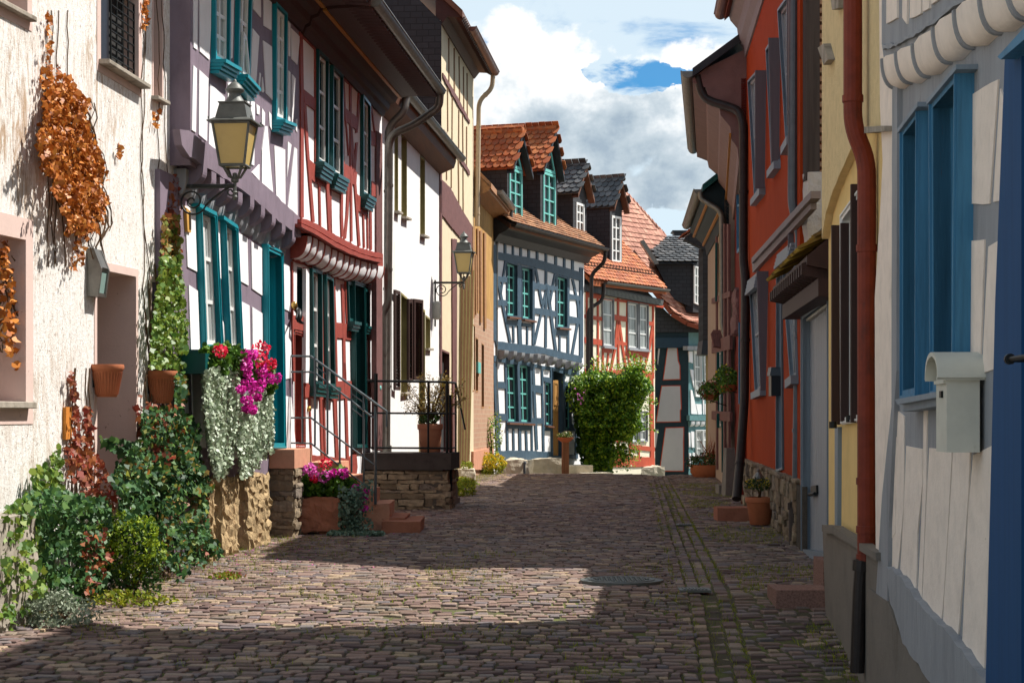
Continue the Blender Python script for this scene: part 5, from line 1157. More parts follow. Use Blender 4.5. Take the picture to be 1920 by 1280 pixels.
for x,y,x1 in ((95,1145,165),(190,1155,250),(270,1170,330),(350,1180,415),(430,1190,490),(505,1200,568),(590,1215,655),(680,1240,745),(765,1260,830),(845,1275,915)):
    u0,z0=BW_.uz(*za((x,y+8))[0],.02); u1,_=BW_.uz(*za((x1-28,y+8))[0],.02); mb=MB(); n=7
    profx(mb,BW_,u0,max(u1,u0+.24),[(-.02,z0),(.22,z0)]+[(.22*math.cos(math.pi/2*i/n),z0-.04-.2*math.sin(math.pi/2*i/n)) for i in range(n)]); build('joist_end',mb,surf('grey_joist_paint',(.22,.22,.23),.5,.15,6,.3) if x==95 else bpy.data.materials['grey_joist_paint'],H7)
mb=MB(); profx(mb,BW_,uL-.1,uR+.15,[(-.1,6.00),(.08,6.00),(.20,6.18),(.42,6.28),(.50,6.36),(.50,6.46),(-.1,6.9)]); build('eaves',mb,M['slatewall'],H7)
def roofplane(par,W,u0,u1,ed,ez,run,rise,mat,tw,th,rnd=True,poly=None,name='roof_tiles',th_=.02):
    O=W.pt(u0,ez,ed); U=W.d; Vv=(-W.n*run+Vector((0,0,rise))).normalized(); L=math.hypot(run,rise)
    mb=MB(); tiles(mb,O,U,Vv,poly or [(0,0),(u1-u0,0),(u1-u0,L),(0,L)],tw,th,th_,round_=rnd); return build(name,mb,M[mat],par,auto=0)
mb=MB(); gableroof(mb,BW_,uL-.1,uR+.25,.52,6.44,-2.2,8.5,.12,(-6.5,6.3)); build('roof',mb,M['tile_brown'],H7)
roofplane(H7,BW_,uL-.1,uR+.25,.56,6.47,2.72,2.06,'tile_brown',.17,.15,False)
mb=MB(); gutter(mb,BW_,uL-.1,uR+.35,.60,6.44,.085); build('gutter',mb,M['blackpipe'],H7)
e_=uR+.3; mb=MB(); pipe(mb,[BW_.pt(e_,6.4,.58),BW_.pt(e_,6.05,.55),BW_.pt(e_+.05,5.7,.12),BW_.pt(e_+.05,0,.10)],.06,((2,.3),(2,.7))); build('downpipe',mb,M['blackpipe'],H7)
for x0,x1,y0,y1 in ((935,980,862,888),(985,1048,860,888),(1040,1052,868,888)):
    a=pxp(x0,0,49.6+(x0-940)*.03); b=pxp(x1,0,49.6+(x1-940)*.03); mb=MB(); zt=CZ+(780-y0)*a.y/F; mb.rock(((a.x+b.x)/2,a.y+.5,zt-.42),((b.x-a.x),1.3,.84),.07,8,x0,.3,rnd=.25,freq=1.6); build('foundation_boulder',mb,M['boulder'],H7)
mb=MB(); a=pxp(1060,0,53.2); mb.box((a.x+.2,a.y+.1,-.25),(.9,1.0,.55),.3); mb.box((a.x+.75,a.y-.2,-.35),(.9,1.0,.35),.3); build('door_step',mb,M['boulder'],H7)
t=thing('house_number_tube','narrow dark drain pipe between the pale boulders of the blue timbered house','pipe',pxp(983,886,49.3)); mb=MB(); mb.tube([pxp(983,889,49.2),pxp(983,866,49.2)],.035,8); mb.tube([pxp(983,868,49.2),pxp(986,866,50)],.045,8); build('pipe_stub',mb,M['zincdark'],t); t.name='drain_stub'
OFF['drain_stub']=OFF['house_number_tube']
def dormer(par,W,apex,lf,rt,back,off,tile,tw,th,winq,sashm,front='slate',wincase=None,zbase=None,opn=False,side=1,surround='slatewall'):
    """gabled dormer: apex / left foot / right foot given in px on the plane W offset by off"""
    ua_,za_=W.uz(*apex,off); ul,zl_=W.uz(*lf,off); ur,zr_=W.uz(*rt,off); zf=(zl_+zr_)/2; hw=(ur-ul)/2; uc=ua_; P=lambda u,z,d: W.pt(u,z,off+d)
    zb=zbase; D=par; cw=hw*.80
    root=build_empty('dormer',par)
    mb=MB()
    mb.add([P(uc-cw,zb,0),P(uc-cw,zb,-back),P(uc-cw,zf+.12,-back),P(uc-cw,zf+.12,0)],[(0,1,2,3)]); mb.add([P(uc+cw,zb,0),P(uc+cw,zb,-back),P(uc+cw,zf+.12,-back),P(uc+cw,zf+.12,0)],[(0,1,2,3)])
    W2=Wall(tuple(W.pt(0,0,off))[:2],(W.d.x,W.d.y)); 
    wq=[W2.uz(*p) for p in winq]; ul2,ur2=min(p[0] for p in wq),max(p[0] for p in wq); zt2,zb2=max(p[1] for p in wq),min(p[1] for p in wq)
    cx=uc; ww=min(ur2-ul2,2*cw-.18); ul2,ur2=cx-ww/2,cx+ww/2
    wallface(mb,W2,[(uc-cw,zb),(uc+cw,zb),(uc+cw,zf+.1),(uc,za_-.1),(uc-cw,zf+.1)],[[(ul2,zt2),(ur2,zt2),(ur2,zb2),(ul2,zb2)]],0)
    root_w=build('dormer',mb,M['slatetile'],par); bpy.data.objects.remove(root)
    mb=MB(); q=[(ul2,zt2),(ur2,zt2),(ur2,zb2),(ul2,zb2)]; mb.ring(W2,q,inset(q,.07),-.06,.03); i2=inset(q,.07); 
    rows=4
    for r in range(1,rows): z=zb2+(zt2-zb2)*r/rows; mb.prism(W2,[(ul2+.05,z-.02),(ur2-.05,z-.02),(ur2-.05,z+.02),(ul2+.05,z+.02)],-.04,.01)
    mb.prism(W2,[(cx-.03,zb2+.05),(cx+.03,zb2+.05),(cx+.03,zt2-.05),(cx-.03,zt2-.05)],-.04,.015)
    if sashm=='mint': q3=[(ul2,zt2+.02),(cx,za_-.32),(ur2,zt2+.02)]; mb.ring(W2,q3,inset(q3,.08),-.02,.03)
    build('window',mb,M[sashm],root_w)
    mb=MB(); mb.add([W2.pt(u,z,-.03) for u,z in q],[(0,1,2,3)]); 
    if sashm=='mint': mb.add([W2.pt(u,z,.006) for u,z in [(ul2,zt2+.02),(cx,za_-.32),(ur2,zt2+.02)]],[(0,1,2)])
    build('pane',mb,M['glass'],root_w)
    mb=MB()
    for s,fu in ((-1,ul),(1,ur)):
        hwv=abs(fu-uc); O=P(fu,zf,.22); Uv=-W.n; Vv=(W.d*(-s*hwv)+Vector((0,0,za_-zf))).normalized(); L=math.hypot(hwv,za_-zf)
        tiles(mb,O,Uv,Vv,[(0,0),(back+.22,0),(back+.22,L),(0,L)],tw,th,.022)
        nrm=Uv.cross(Vv).normalized(); nrm=nrm if nrm.z>0 else -nrm
        vs=[O+Uv*a+Vv*b+nrm*c for c in (-.05,-.005) for a,b in ((.01,0),(back+.2,0),(back+.2,L),(.01,L))]; mb.add(vs,[(0,1,2,3),(4,5,6,7),(0,1,5,4),(1,2,6,5),(2,3,7,6),(3,0,4,7)],.1)
    build('dormer_tiles',mb,M[tile],root_w,auto=0)
    mb=MB(); 
    if tile=='tile_orange':
        k=0
        while k<back+.2:
            mb.tube([P(uc,za_+.03,.24-k),P(uc,za_+.045,.24-k-.30)],[.085,.075],10); k+=.29
    else: mb.tube([P(uc,za_+.02,.22),P(uc,za_+.02,-back)],.035,6)
    build('dormer_ridge',mb,M[tile],root_w)
    mb=MB()
    for s,fu in ((-1,ul),(1,ur)):
        a=P(fu,zf-.02,.225); b=P(uc,za_+.0,.225); mb.add([a,b,b-Vector((0,0,.16)),a-Vector((0,0,.12)),a-W.n*.2,b-W.n*.2,b-W.n*.2-Vector((0,0,.16)),a-W.n*.2-Vector((0,0,.12))],[(0,1,2,3),(4,5,6,7),(0,1,5,4),(3,2,6,7)])
    build('bargeboard',mb,M['slatewall'] if tile=='tile_orange' else M['soffit'],root_w)
    return root_w
def build_empty(n,p): o=bpy.data.objects.new(n,None); return o
dormer(H7,BW_,(966,248),(949,318),(986,326),1.9,.10,'tile_orange',.20,.20,[(942,310),(966,318),(966,408),(942,398)],'mint',zbase=6.6)
dormer(H7,BW_,(1029,243),(1006,322),(1045,330),2.2,.10,'tile_orange',.20,.20,[(1005,318),(1028,325),(1028,427),(1005,418)],'mint',zbase=6.6)
dormer(H7,BW_,(1087,310),(1071,363),(1102,372),1.9,-.05,'tile_slate',.22,.19,[(1068,375),(1083,382),(1083,450),(1068,442)],'whitepaint',zbase=6.5)
# ---- small red and cream house far back ---------------------------------------------
RW=Wall((2.28,57.0),(2.46,4.0)); H8=thing('small_red_timbered_house','small cream house with bright red timbers under an orange tiled roof','house',RW.pt(2.3,0,-.5))
zs=Z(1090,500,5.818)
for q in (zs((230,325),(358,348),(362,882),(238,870)),zs((505,375),(622,395),(628,905),(512,892)),zs((632,395),(735,412),(738,912),(636,905))):
    window(H8,RW,q,.05,.05,.03,rows=3,cols=1,casing='greytimber',sash='whitepaint',glass='curtain',sill=(.07,.05,1),sillm='greytimber')
for q in ([(1184,778),(1198,778),(1198,830),(1184,830)],[(1200,770),(1215,770),(1215,828),(1200,828)]): window(H8,RW,q,.04,.05,.05,rows=3,cols=1,casing='greytimber',sash='whitepaint',glass='curtain')
uR8=RW.uz(1228,650)[0]
mb=MB(); body(mb,RW,-.1,uR8,-1.6,5.2,RW.holes,D=6); build('wall',mb,M['cream_infill'],H8)
mb=MB(); polys(mb,RW,[zs((40,520),(235,550),(235,590),(40,560)),zs((40,765),(235,800),(235,862),(40,830)),zs((360,520),(500,545),(500,600),(360,580)),zs((360,785),(505,830),(490,860),(360,845)),zs((735,595),(797,600),(797,650),(735,640)),zs((235,880),(340,890),(335,940),(238,935)),zs((490,905),(740,925),(735,985),(490,975)),
  zs((30,1110),(250,1135),(520,1110),(795,1150),(795,1215),(520,1190),(250,1200),(30,1190)),zs((60,270),(235,300),(240,330),(900,420),(900,450),(60,330)),[(1100,846),(1228,858),(1228,875),(1100,875)],[(1100,770),(1183,772),(1183,782),(1100,780)],[(1100,815),(1183,818),(1183,828),(1100,826)],[(1180,832),(1228,838),(1228,846),(1180,842)]],-.01,.03,.008)
vb(mb,RW,zs,[([(185,320),(188,1130)],16),([(130,400),(112,800),(100,880)],14),([(112,900),(140,1120)],22),([(405,340),(408,1110)],20),([(400,590),(370,900),(325,1125)],24),([(418,590),(455,880),(492,1110)],22),([(300,940),(280,1130)],16),([(240,880),(240,1130)],16),([(505,400),(500,900)],12),([(520,975),(545,1115)],20),([(582,910),(582,1120)],12),([(608,910),(606,1130)],14),([(660,980),(645,1120)],16),([(745,900),(685,1135)],22),([(788,420),(788,1220)],18),([(780,650),(745,900)],22),([(65,280),(70,1140)],16)],-.01,.032)
vb(mb,RW,lambda *p:list(p),[([(1106,705),(1106,870)],4),([(1222,705),(1224,872)],7),([(1182,740),(1182,870)],3),([(1199,835),(1199,870)],2.5),([(1140,705),(1140,870)],3),([(1160,705),(1160,870)],3),([(1124,705),(1120,870)],3)],-.01,.032)
build('timber_frame',mb,M['redtimber2'],H8)
mb=MB(); polys(mb,RW,[zs((60,190),(300,225),(900,360),(890,425),(225,300),(60,265))],.10,.24,.0); 
uu0=-.2
for k in range(60): pass
o=build('slate_fascia',mb,M['slatewall'],H8)
mb=MB()
a=RW.q(zs((225,230),(895,370),(885,425),(225,300)),.24)
for k in range(46): mb.prism(RW,sub(a,k/46,(k+.7)/46,.02,.98),.24,.255)
build('fascia_ribs',mb,M['castiron'],H8)
gz0=RW.uz(1128,527,.42)[1]; uE=RW.uz(1250,554,.42)[0]; gz=gz0-.02
mb=MB(); gableroof(mb,RW,-.35,uE+.05,.38,gz,-2.4,gz+2.7,.12,(-5.8,gz)); build('roof',mb,M['tile_orange'],H8)
roofplane(H8,RW,-.35,uE+.05,.42,gz+.03,2.8,2.7,'tile_orange',.19,.17,True)
mb=MB(); gutter(mb,RW,.35,uE+.05,.46,gz+.0,.07); build('gutter',mb,M['castiron'],H8)
mb=MB()
for k in range(24):
    u=-.1+k*.2; c=RW.pt(u,gz+.42,.0); mb.tube([c,c+Vector((0,0,.22))],.012,5)
for h in (.45,.52,.60): mb.tube([RW.pt(-.2,gz+h,.0),RW.pt(uE-.1,gz+h,.0)],.012,5)
build('snow_guard',mb,M['blackiron'],H8)
mb=MB(); pipe(mb,[RW.pt(.3,gz-.05,.44),RW.pt(.3,gz-.55,.40),RW.pt(-.12,gz-.85,.12),RW.pt(-.16,-.2,.1)],.055,((2,.5),)); build('downpipe',mb,M['blackpipe'],H8)
mb=MB(); mb.rock(tuple(pxp(1206,884,60.2)+Vector((0,.4,-.2))),(1.2,.9,.75),.07,7,3,.5,rnd=.2,freq=2); mb2=MB(); build('foundation_boulder',mb,M['boulder'],H8)
dormer(H8,RW,(1155,337),(1141,386),(1169,396),2.2,-.35,'tile_slate',.22,.19,[(1137,402),(1156,412),(1156,492),(1137,482)],'whitepaint',zbase=5.0)
# ---- dark gabled house closing the view --------------------------------------------------
GH=Wall((0,62.0),(1,0)); GS=Wall((pxp(1291,0,62).x,62.0),(.62,.78)); H9=thing('dark_gabled_house','dark teal timbered house with shade-toned white panels and pink tiled roof closing the street','house',(5.3,62,-.8))
zg=Z(1220,640,4.923)
uG0,uG1=GH.uz(1225,700)[0],GH.uz(1291,700)[0]
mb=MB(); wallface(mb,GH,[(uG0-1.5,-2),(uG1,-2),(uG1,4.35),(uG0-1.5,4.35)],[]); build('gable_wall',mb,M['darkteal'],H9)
mb=MB(); polys(mb,GH,[zg((160,60),(240,55),(250,180),(265,222),(268,345),(120,350)),zg((70,65),(88,65),(68,210),(62,200)),zg((105,415),(270,412),(278,620),(268,632),(270,735),(55,740)),zg((140,800),(300,795),(298,1192),(88,1190)),zg((36,812),(72,812),(48,980),(36,985))],-.01,.035,.004)
build('shade_toned_panels',mb,surf('shaded_white_panel',(.48,.46,.47),.8,.04,4,.2),H9)  # white panels, their colour greyed for the gable's shade
mb=MB()
for pl in (zg((160,60),(240,55),(250,180),(265,222),(268,345),(120,350)),zg((105,415),(270,412),(278,620),(268,632),(270,735),(55,740)),zg((140,800),(300,795),(298,1192),(88,1190))):
    q=GH.q(pl); mb.ring(GH,inset(q,-.03),q,0,.03)
build('red_panel_edges',mb,M['redtimber2'],H9)
# slate upper gable and curved verge
vr=[(1085,360),(1120,415),(1172,490),(1215,548),(1255,590),(1290,610),(1325,622)]
mb=MB(); q=[GH.uz(x,y) for x,y in vr]; poly=[(uG0-3,4.2)]+[(u,z) for u,z in q]+[(q[-1][0],4.2)]
poly=[(q[0][0],4.2)]+q+[(q[-1][0]-.3,4.2)]
mb.prism(GH,poly,-.1,.08); build('slate_gable',mb,M['slatetile'],H9)
mb=MB(); polys(mb,GH,[[(1226,633),(1291,633),(1291,652),(1226,652)]],0,.16,.0); build('gable_beam',mb,surf('dark_blue_board',(.012,.035,.06),.5,.1,4,.1),H9)
# pink tiled slope: follows the curved verge and runs back along a ridge
tv=[(1128,385),(1150,430),(1172,470),(1215,525),(1262,585),(1290,602),(1322,612)]
ridge_dir=Vector((.62,.78,0)).normalized(); mbt=MB(); mbb=MB()
Pv=[pxp(x,y,61.6) for x,y in tv]; Pv[0]=pxp(1112,362,61.6)
def hipt(p):
    """how far the slope runs back from p before the hip cuts it"""
    t=0
    while t<14:
        q=p+ridge_dir*t; px=960+F*q.x/q.y; py=780-F*(q.z-CZ)/q.y
        if py<361+(px-1170)*1.12: return t
        t+=.05
    return 14
for i in range(len(Pv)-1):
    a,b=Pv[i],Pv[i+1]; Vv=(a-b); L=Vv.length; Vn=Vv.normalized(); O=b; ta,tb=hipt(a),hipt(b)
    tiles(mbt,O,ridge_dir,Vn,[(0,0),(tb,0),(ta,L+.001),(-.001,L)],.20,.19,.02,round_=False)
    n_=ridge_dir.cross(Vn).normalized(); n_=n_ if n_.z>0 else -n_
    mbb.add([a-n_*.02,b-n_*.02,b+ridge_dir*tb-n_*.02,a+ridge_dir*ta-n_*.02,a-n_*.16,b-n_*.16,b+ridge_dir*tb-n_*.16,a+ridge_dir*ta-n_*.16],[(0,1,2,3),(4,5,6,7),(0,1,5,4),(2,3,7,6)],.2)
build('roof_tiles',mbt,M['tile_pink'],H9,auto=0); build('roof_deck',mbb,M['tile_red'],H9)
# hipped cross roof with ridge tiles, left of the skyline
mb=MB(); a=pxp(1168,361,64.0); b=pxp(1246,446,66.5); n=11
for k in range(n): p=a.lerp(b,k/n); q_=a.lerp(b,(k+1.05)/n); mb.tube([p,q_],[.14,.11],8)
build('hip_ridge_tiles',mb,M['tile_pink'],H9)
mb=MB(); O=pxp(1246,446,66.5); c_=pxp(1160,421,64.0)
U_=(c_-O); L=U_.length; U_=U_.normalized(); w_=(a-O); Vv=(w_-U_*w_.dot(U_)); H_=Vv.length; Vv.normalize()
tiles(mb,O,U_,Vv,[(0,0),(L,0),(w_.dot(U_)+.9,H_),(w_.dot(U_),H_)],.17,.17,.03); build('cross_roof_tiles',mb,M['tile_orange'],H9,auto=0)
mb=MB(); n_=U_.cross(Vv); n_=n_ if n_.y>0 else -n_; P4=[O,c_+U_*1.2,a+U_*1.5,a]; mb.add([p+n_*.05 for p in P4]+[p+n_*.3 for p in P4],[(0,1,2,3),(4,5,6,7)]); 
build('cross_roof_deck',mb,M['tile_pink'],H9)
# slate dormer on the pink slope
mb=MB(); A=pxp(1207,447,64.0);B=pxp(1278,448,64.0);C_=pxp(1314,466,62.6);D_=pxp(1310,493,61.8);E=pxp(1232,493,61.8)
U_=(D_-E).normalized(); Vv=((A-E)-U_*(A-E).dot(U_)); H_=Vv.length; Vv.normalize(); f=lambda p:((p-E).dot(U_),(p-E).dot(Vv))
tiles(mb,E,U_,Vv,[f(E),f(D_),f(C_),f(B),f(A)],.24,.21,.03); n_=U_.cross(Vv); n_=n_ if n_.z>0 else -n_
mb.add([E-n_*.02,D_-n_*.02,C_-n_*.02,B-n_*.02,A-n_*.02],[(0,1,2,3,4)],.0); w=build('dormer_roof',mb,M['tile_slate'],H9,auto=0)
mb=MB(); DC=Wall((0,62.05),(1,0)); q=DC.q([(1228,492),(1301,490),(1301,578),(1262,560)]); mb.prism(DC,q,-2.4,0.0); build('dormer_cheek',mb,M['slatetile'],H9)
DF=Wall((pxp(1301,0,62.03).x,62.03),(.62,.78)); 
q=DF.q([(1301,498),(1313,502),(1313,574),(1301,568)],.02); mb=MB(); mb.prism(DF,[(q[0][0]-.02,q[3][1]-.3),(q[1][0]+.5,q[3][1]-.3),(q[1][0]+.5,q[0][1]+.25),(q[0][0]-.02,q[0][1]+.25)],-.3,0); build('dormer_front',mb,M['slatetile'],H9)
mb=MB(); mb.ring(DF,q,inset(q,.05),0,.05); u0,u1=q[0][0],q[1][0]
for r in range(1,4): mb.prism(DF,sub(q,0,1,r/4-.012,r/4+.012),0,.04)
mb.prism(DF,sub(q,.45,.55,0,1),0,.045); o=build('dormer_window',mb,M['whitepaint'],H9)
mb=MB(); mb.add([DF.pt(u,z,.012) for u,z in q],[(0,1,2,3)]); build('pane',mb,M['curtain'],o)
mb=MB(); polys(mb,DC,[[(1200,452),(1207,449),(1236,494),(1228,496)]],0,.5,0); build('lead_flashing',mb,M['zinc'],H9)
# sunny right flank of the dark house
for q in (zg((400,85),(475,95),(480,515),(415,510)),zg((490,110),(552,115),(556,400),(500,400)),zg((418,815),(485,815),(490,1080),(425,1080)),zg((485,815),(548,815),(550,1080),(490,1080))):
    window(H9,GS,q,.04,.05,.03,rows=3,cols=1,casing='whitepaint',sash='whitepaint',glass='curtain')
uS=GS.uz(1342,700)[0]
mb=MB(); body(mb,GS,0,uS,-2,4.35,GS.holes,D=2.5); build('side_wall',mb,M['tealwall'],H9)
mb=MB(); polys(mb,GS,[zg((355,90),(388,90),(390,200),(358,190)),zg((368,255),(395,262),(402,430),(372,300)),zg((370,445),(385,450),(432,670),(376,668)),zg((420,575),(470,578),(473,672),(440,672)),zg((503,575),(548,578),(545,672),(503,672)),zg((375,828),(402,830),(404,978),(382,978)),zg((355,840),(366,840),(368,975),(358,975)),zg((388,1025),(410,1025),(408,1120),(386,1120)),zg((358,1030),(374,1030),(370,1170),(360,1170)),zg((483,515),(494,515),(495,672),(486,672)),zg((555,580),(600,580),(600,672),(556,672))],-.01,.03,.004); build('white_panels',mb,M['white'],H9)
mb=MB(); polys(mb,GS,[zg((340,42),(700,42),(700,80),(340,80))],0,.18,0); build('upper_moulding',mb,M['greytimber'],H9)
mb=MB(); polys(mb,GS,[zg((360,680),(700,682),(700,735),(360,730))],0,.12,.004); build('jetty_beam',mb,M['tealwall'],H9)
coves(H9,Wall(tuple(GS.pt(0,0,.08))[:2],(GS.d.x,GS.d.y)),GS,zg,[(368,735),(412,735),(460,735),(506,736),(552,737),(600,738),(650,738)],(.16,.02),'white','tealwall')
# ================================================================ RIGHT SIDE
RWl=lambda X0,vp=1190: vpwall(X0,vp,'R')
def boardx(name,px0,px1,y0,y1,Y,mat,par,t=.04,x3=None,x2=None):
    """upright board facing the street's near end (an open shutter, a side wall), t thick"""
    a,b=pxp(px0,y0,Y),pxp(px1,y0,Y); c,d=pxp(x2 if x2 else px1,y1,Y),pxp(x3 if x3 else px0,y1,Y); mb=MB()
    vs=[a,b,c,d]+[p+Vector((0,t,0)) for p in (a,b,c,d)]; mb.add(vs,[(0,1,2,3),(4,5,6,7),(0,1,5,4),(1,2,6,5),(2,3,7,6),(3,0,4,7)]); return build(name,mb,M[mat],par)
# ---- blue-grey timbered house, nearest right ---------------------------------
NL=RWl(1.5); NU=RWl(1.42); H10=thing('grey_timbered_house','off-white house with blue-grey timbers and blue windows, nearest on the right','house',NL.pt(9,0,-.4))
zA=Z(1640,0,4.571); zB=Z(1640,560,1.778)
for q in ([(1690,240),(1722,197),(1720,744),(1690,750)],[(1745,187),(1795,127),(1790,735),(1747,742)]):
    window(H10,NL,q,.075,.05,.07,rows=2,cols=1,casing='bluepaint',sash='whitepaint',glass='glass')
    mb=MB(); mb.prism(NL,NL.q([(q[0][0]-4,q[0][1]+1),(q[1][0]+2,q[1][1]-6),(q[1][0]+2,q[1][1]+3),(q[0][0]-4,q[0][1]+10)],.085),0,.095); build('window_head',mb,M['greyblue'],H10)
mb=MB(); polys(mb,NL,[zB((68,335),(240,303),(240,322),(75,352))],0,.13,0); polys(mb,NL,[zB((78,350),(240,325),(240,352),(95,376))],0,.09,0); build('window_sill',mb,M['greyblue'],H10)
uN1=NL.uz(1680,600)[0]
mb=MB(); body(mb,NL,6.0,uN1,-1.2,3.7,NL.holes,D=6); build('lower_wall',mb,M['greytimber'],H10)
mb=MB(); lo=[[(1820,178),(1871,149),(1855,383),(1803,383)],[(1875,165),(1884,190),(1876,376),(1862,378)],[(1801,452),(1846,450),(1838,670),(1794,676)],[(1853,462),(1872,452),(1866,690),(1841,700)],
 zB((75,370),(98,390),(96,700),(75,920),(38,900),(48,780)),zB((105,490),(160,500),(158,620),(142,780),(138,990),(82,950),(97,700)),zB((163,340),(174,345),(172,620),(156,1010),(142,1000),(160,640)),zB((182,495),(257,505),(250,650),(236,900),(222,1085),(158,1030),(172,700)),
 zB((262,510),(318,512),(312,640),(291,950),(275,1160),(225,1120),(241,850)),zB((328,520),(390,490),(378,900),(364,1258),(290,1170),(312,700)),zB((73,0),(80,0),(78,250),(73,240))]
polys(mb,NL,lo,-.005,.007,.003,.15); build('lower_plaster_panels',mb,M['greywhite'],H10)
mb=MB(); polys(mb,NL,[zB((38,890),(80,920),(130,990),(165,1045),(225,1100),(290,1175),(370,1275),(370,1520),(190,1285),(130,1200),(92,1140),(52,1010))],-.01,.05,.012,.12); build('sill_beam',mb,M['greytimber'],H10)
mb=MB(); polys(mb,NL,[zB((58,-900),(76,-900),(72,240),(64,380),(46,760),(42,1015),(4,990),(25,650),(56,360))],-.01,.03,.006,.15); build('corner_post',mb,M['greytimber'],H10)
mb=MB(); polys(mb,NL,[zB((-20,960),(8,988),(45,1010),(92,1140),(190,1285),(600,1800),(600,2600),(-20,2600))],-.02,.035,.006); build('plinth',mb,M['cement'],H10)
mb=MB(); polys(mb,NU,[zA((60,-900),(60,380),(78,502),(200,448),(345,378),(520,238),(705,88),(925,-60),(1200,-250),(2400,-1200),(2400,-2600),(60,-2600))],-.3,.0,.006,.2); build('upper_wall',mb,M['greytimber'],H10)
mb=MB(); polys(mb,NU,[zA((98,-300),(190,-300),(190,150),(100,205)),zA((238,-300),(282,-300),(272,212),(235,150)),zA((305,-300),(400,-300),(395,120),(300,165)),zA((408,-300),(470,-300),(465,75),(410,108)),zA((482,-300),(560,-300),(560,-10),(482,35)),zA((600,-300),(760,-300),(760,-130),(600,-20))],-.01,.012,.004,.15); build('upper_plaster_panels',mb,M['greywhite'],H10)
mb=MB(); polys(mb,NU,[zA((62,385),(160,372),(330,285),(500,175),(640,60),(780,-30),(1000,-180),(1000,-150),(780,-5),(640,85),(500,200),(330,310),(160,400),(68,425))],-.01,.02,.006,.1); build('beam_edge',mb,M['greytimber'],H10)
coves(H10,NU,NL,zA,[(78,505),(198,448),(343,378),(520,238),(703,88),(922,-62),(1150,-210),(1400,-380)],(.165,.015),'greywhite','greytimber')
mb=MB(); gableroof(mb,NU,5.5,uN1,.40,7.3,-3.4,10.6,.16,(-6.9,7.2)); build('roof',mb,M['tile_brown'],H10)
mb=MB(); body(mb,NU,5.9,uN1,3.6,7.3,(),D=6.5,d=-.05,front=True); build('wall_core',mb,M['greytimber'],H10)
# blue door casing at the picture's edge
mb=MB(); polys(mb,NL,[[(1884,108),(1915,75),(1915,1750),(1838,1750),(1848,1280),(1866,560)]],0,.09,.0); d_=build('door_casing',mb,M['bluedoor'],H10)
mb=MB(); polys(mb,NL,[[(1870,107),(1935,36),(2000,-40),(2000,-15),(1935,62),(1876,112)]],0,.15,0); build('door_hood',mb,M['bluepaint'],H10)
mb=MB(); polys(mb,NL,[[(1900,100),(2300,-300),(2300,2200),(1890,2200)]],-.02,.03,0); build('door_leaf',mb,M['bluedoor'],H10)
mb=MB(); p=NL.pt(*NL.uz(1893,673,.16),.16); mb.tube([p,p+NL.d*-.35],.009,8); mb.tube([p,p-NL.n*.1],.012,8); mb.tube([p+NL.d*.01,p-NL.d*.015],.02,10); build('door_handle',mb,M['blackiron'],H10)
# mailbox on the near wall
t=thing('mailbox','pale grey-green mailbox with a curved lid hanging beside the blue door','mailbox',NL.pt(8.1,1.26,.09)); ub0,ub1=8.02,8.30
mb=MB(); profx(mb,NL,ub0,ub1,[(.02,1.265),(.16,1.265),(.16,1.60),(.02,1.60)]); build('box',mb,M['mailgrey'],t)
mb=MB(); n=10; vs=[]
for d_ in (.0,.205):
    for k in range(n+1):
        a=math.pi*k/n; vs.append(NL.pt((ub0+ub1)/2-.175*math.cos(a),1.585+.115*math.sin(a)**.8,d_))
    for k in range(n+1):
        a=math.pi*k/n; vs.append(NL.pt((ub0+ub1)/2-.165*math.cos(a),1.575+.105*math.sin(a)**.8,d_))
m_=n+1
mb.add(vs,[(k,k+1,2*m_+k+1,2*m_+k) for k in range(n)]+[(m_+k,m_+k+1,3*m_+k+1,3*m_+k) for k in range(n)]+[(2*m_+k,2*m_+k+1,3*m_+k+1,3*m_+k) for k in range(n)]+[(k,k+1,m_+k+1,m_+k) for k in range(n)]); build('lid',mb,M['mailgrey'],t,smooth='a')
mb=MB(); profx(mb,NL,ub0+.09,ub0+.14,[(.158,1.50),(.17,1.50),(.17,1.53),(.158,1.53)]); build('lock',mb,M['blackiron'],t)
mb=MB(); profx(mb,NL,ub0+.01,ub1-.01,[(.158,1.56),(.172,1.56),(.172,1.575),(.158,1.575)]); build('letter_flap',mb,M['mailgrey'],t)
# ---- whitewashed party wall and yellow house ------------------------------------
YL=RWl(1.56); YU=RWl(1.5); H11=thing('yellow_house','coarse yellow plastered house with an arched recess and dark brown shutters','house',YL.pt(13,0,-.2))
mb=MB(); polys(mb,NL,[[(1646,-300),(1662,-300),(1655,85),(1658,110),(1684,168),(1682,700),(1678,1000),(1642,1055),(1640,560),(1650,400),(1655,300),(1650,200)]],-.25,.01,.004,.2); build('whitewashed_edge',mb,M['greywhite'],H10)
uy0,uy1=NL.uz(1640,600)[0]-.2,15.05
window(H11,YL,[(1577,402),(1612,352),(1612,790),(1578,796)],.03,.05,.08,rows=2,cols=1,casing='whitepaint',sash='whitepaint',glass='curtain')
mb=MB(); body(mb,YL,uy0,uy1,-1,7.6,YL.holes,D=6); build('wall',mb,M['yellowwall'],H11)
mb=MB(); polys(mb,YU,[[(1542,-400),(1657,-400),(1656,180),(1655,238),(1622,243),(1615,236),(1600,268),(1588,296),(1572,332),(1558,368),(1548,400),(1541,449),(1541,250)]],-.07,.0,.006,.15); build('upper_wall',mb,M['yellowrough'],H11)
for pl_ in ([(1620,238),(1658,236),(1658,246),(1620,250)],[(1533,90),(1544,82),(1552,112),(1544,122)],[(1556,-10),(1572,-10),(1572,15),(1560,19)]): mb=MB(); polys(mb,YU,[pl_],-.02,.055,.001); build('ledge',mb,M['stonewall'],H11)
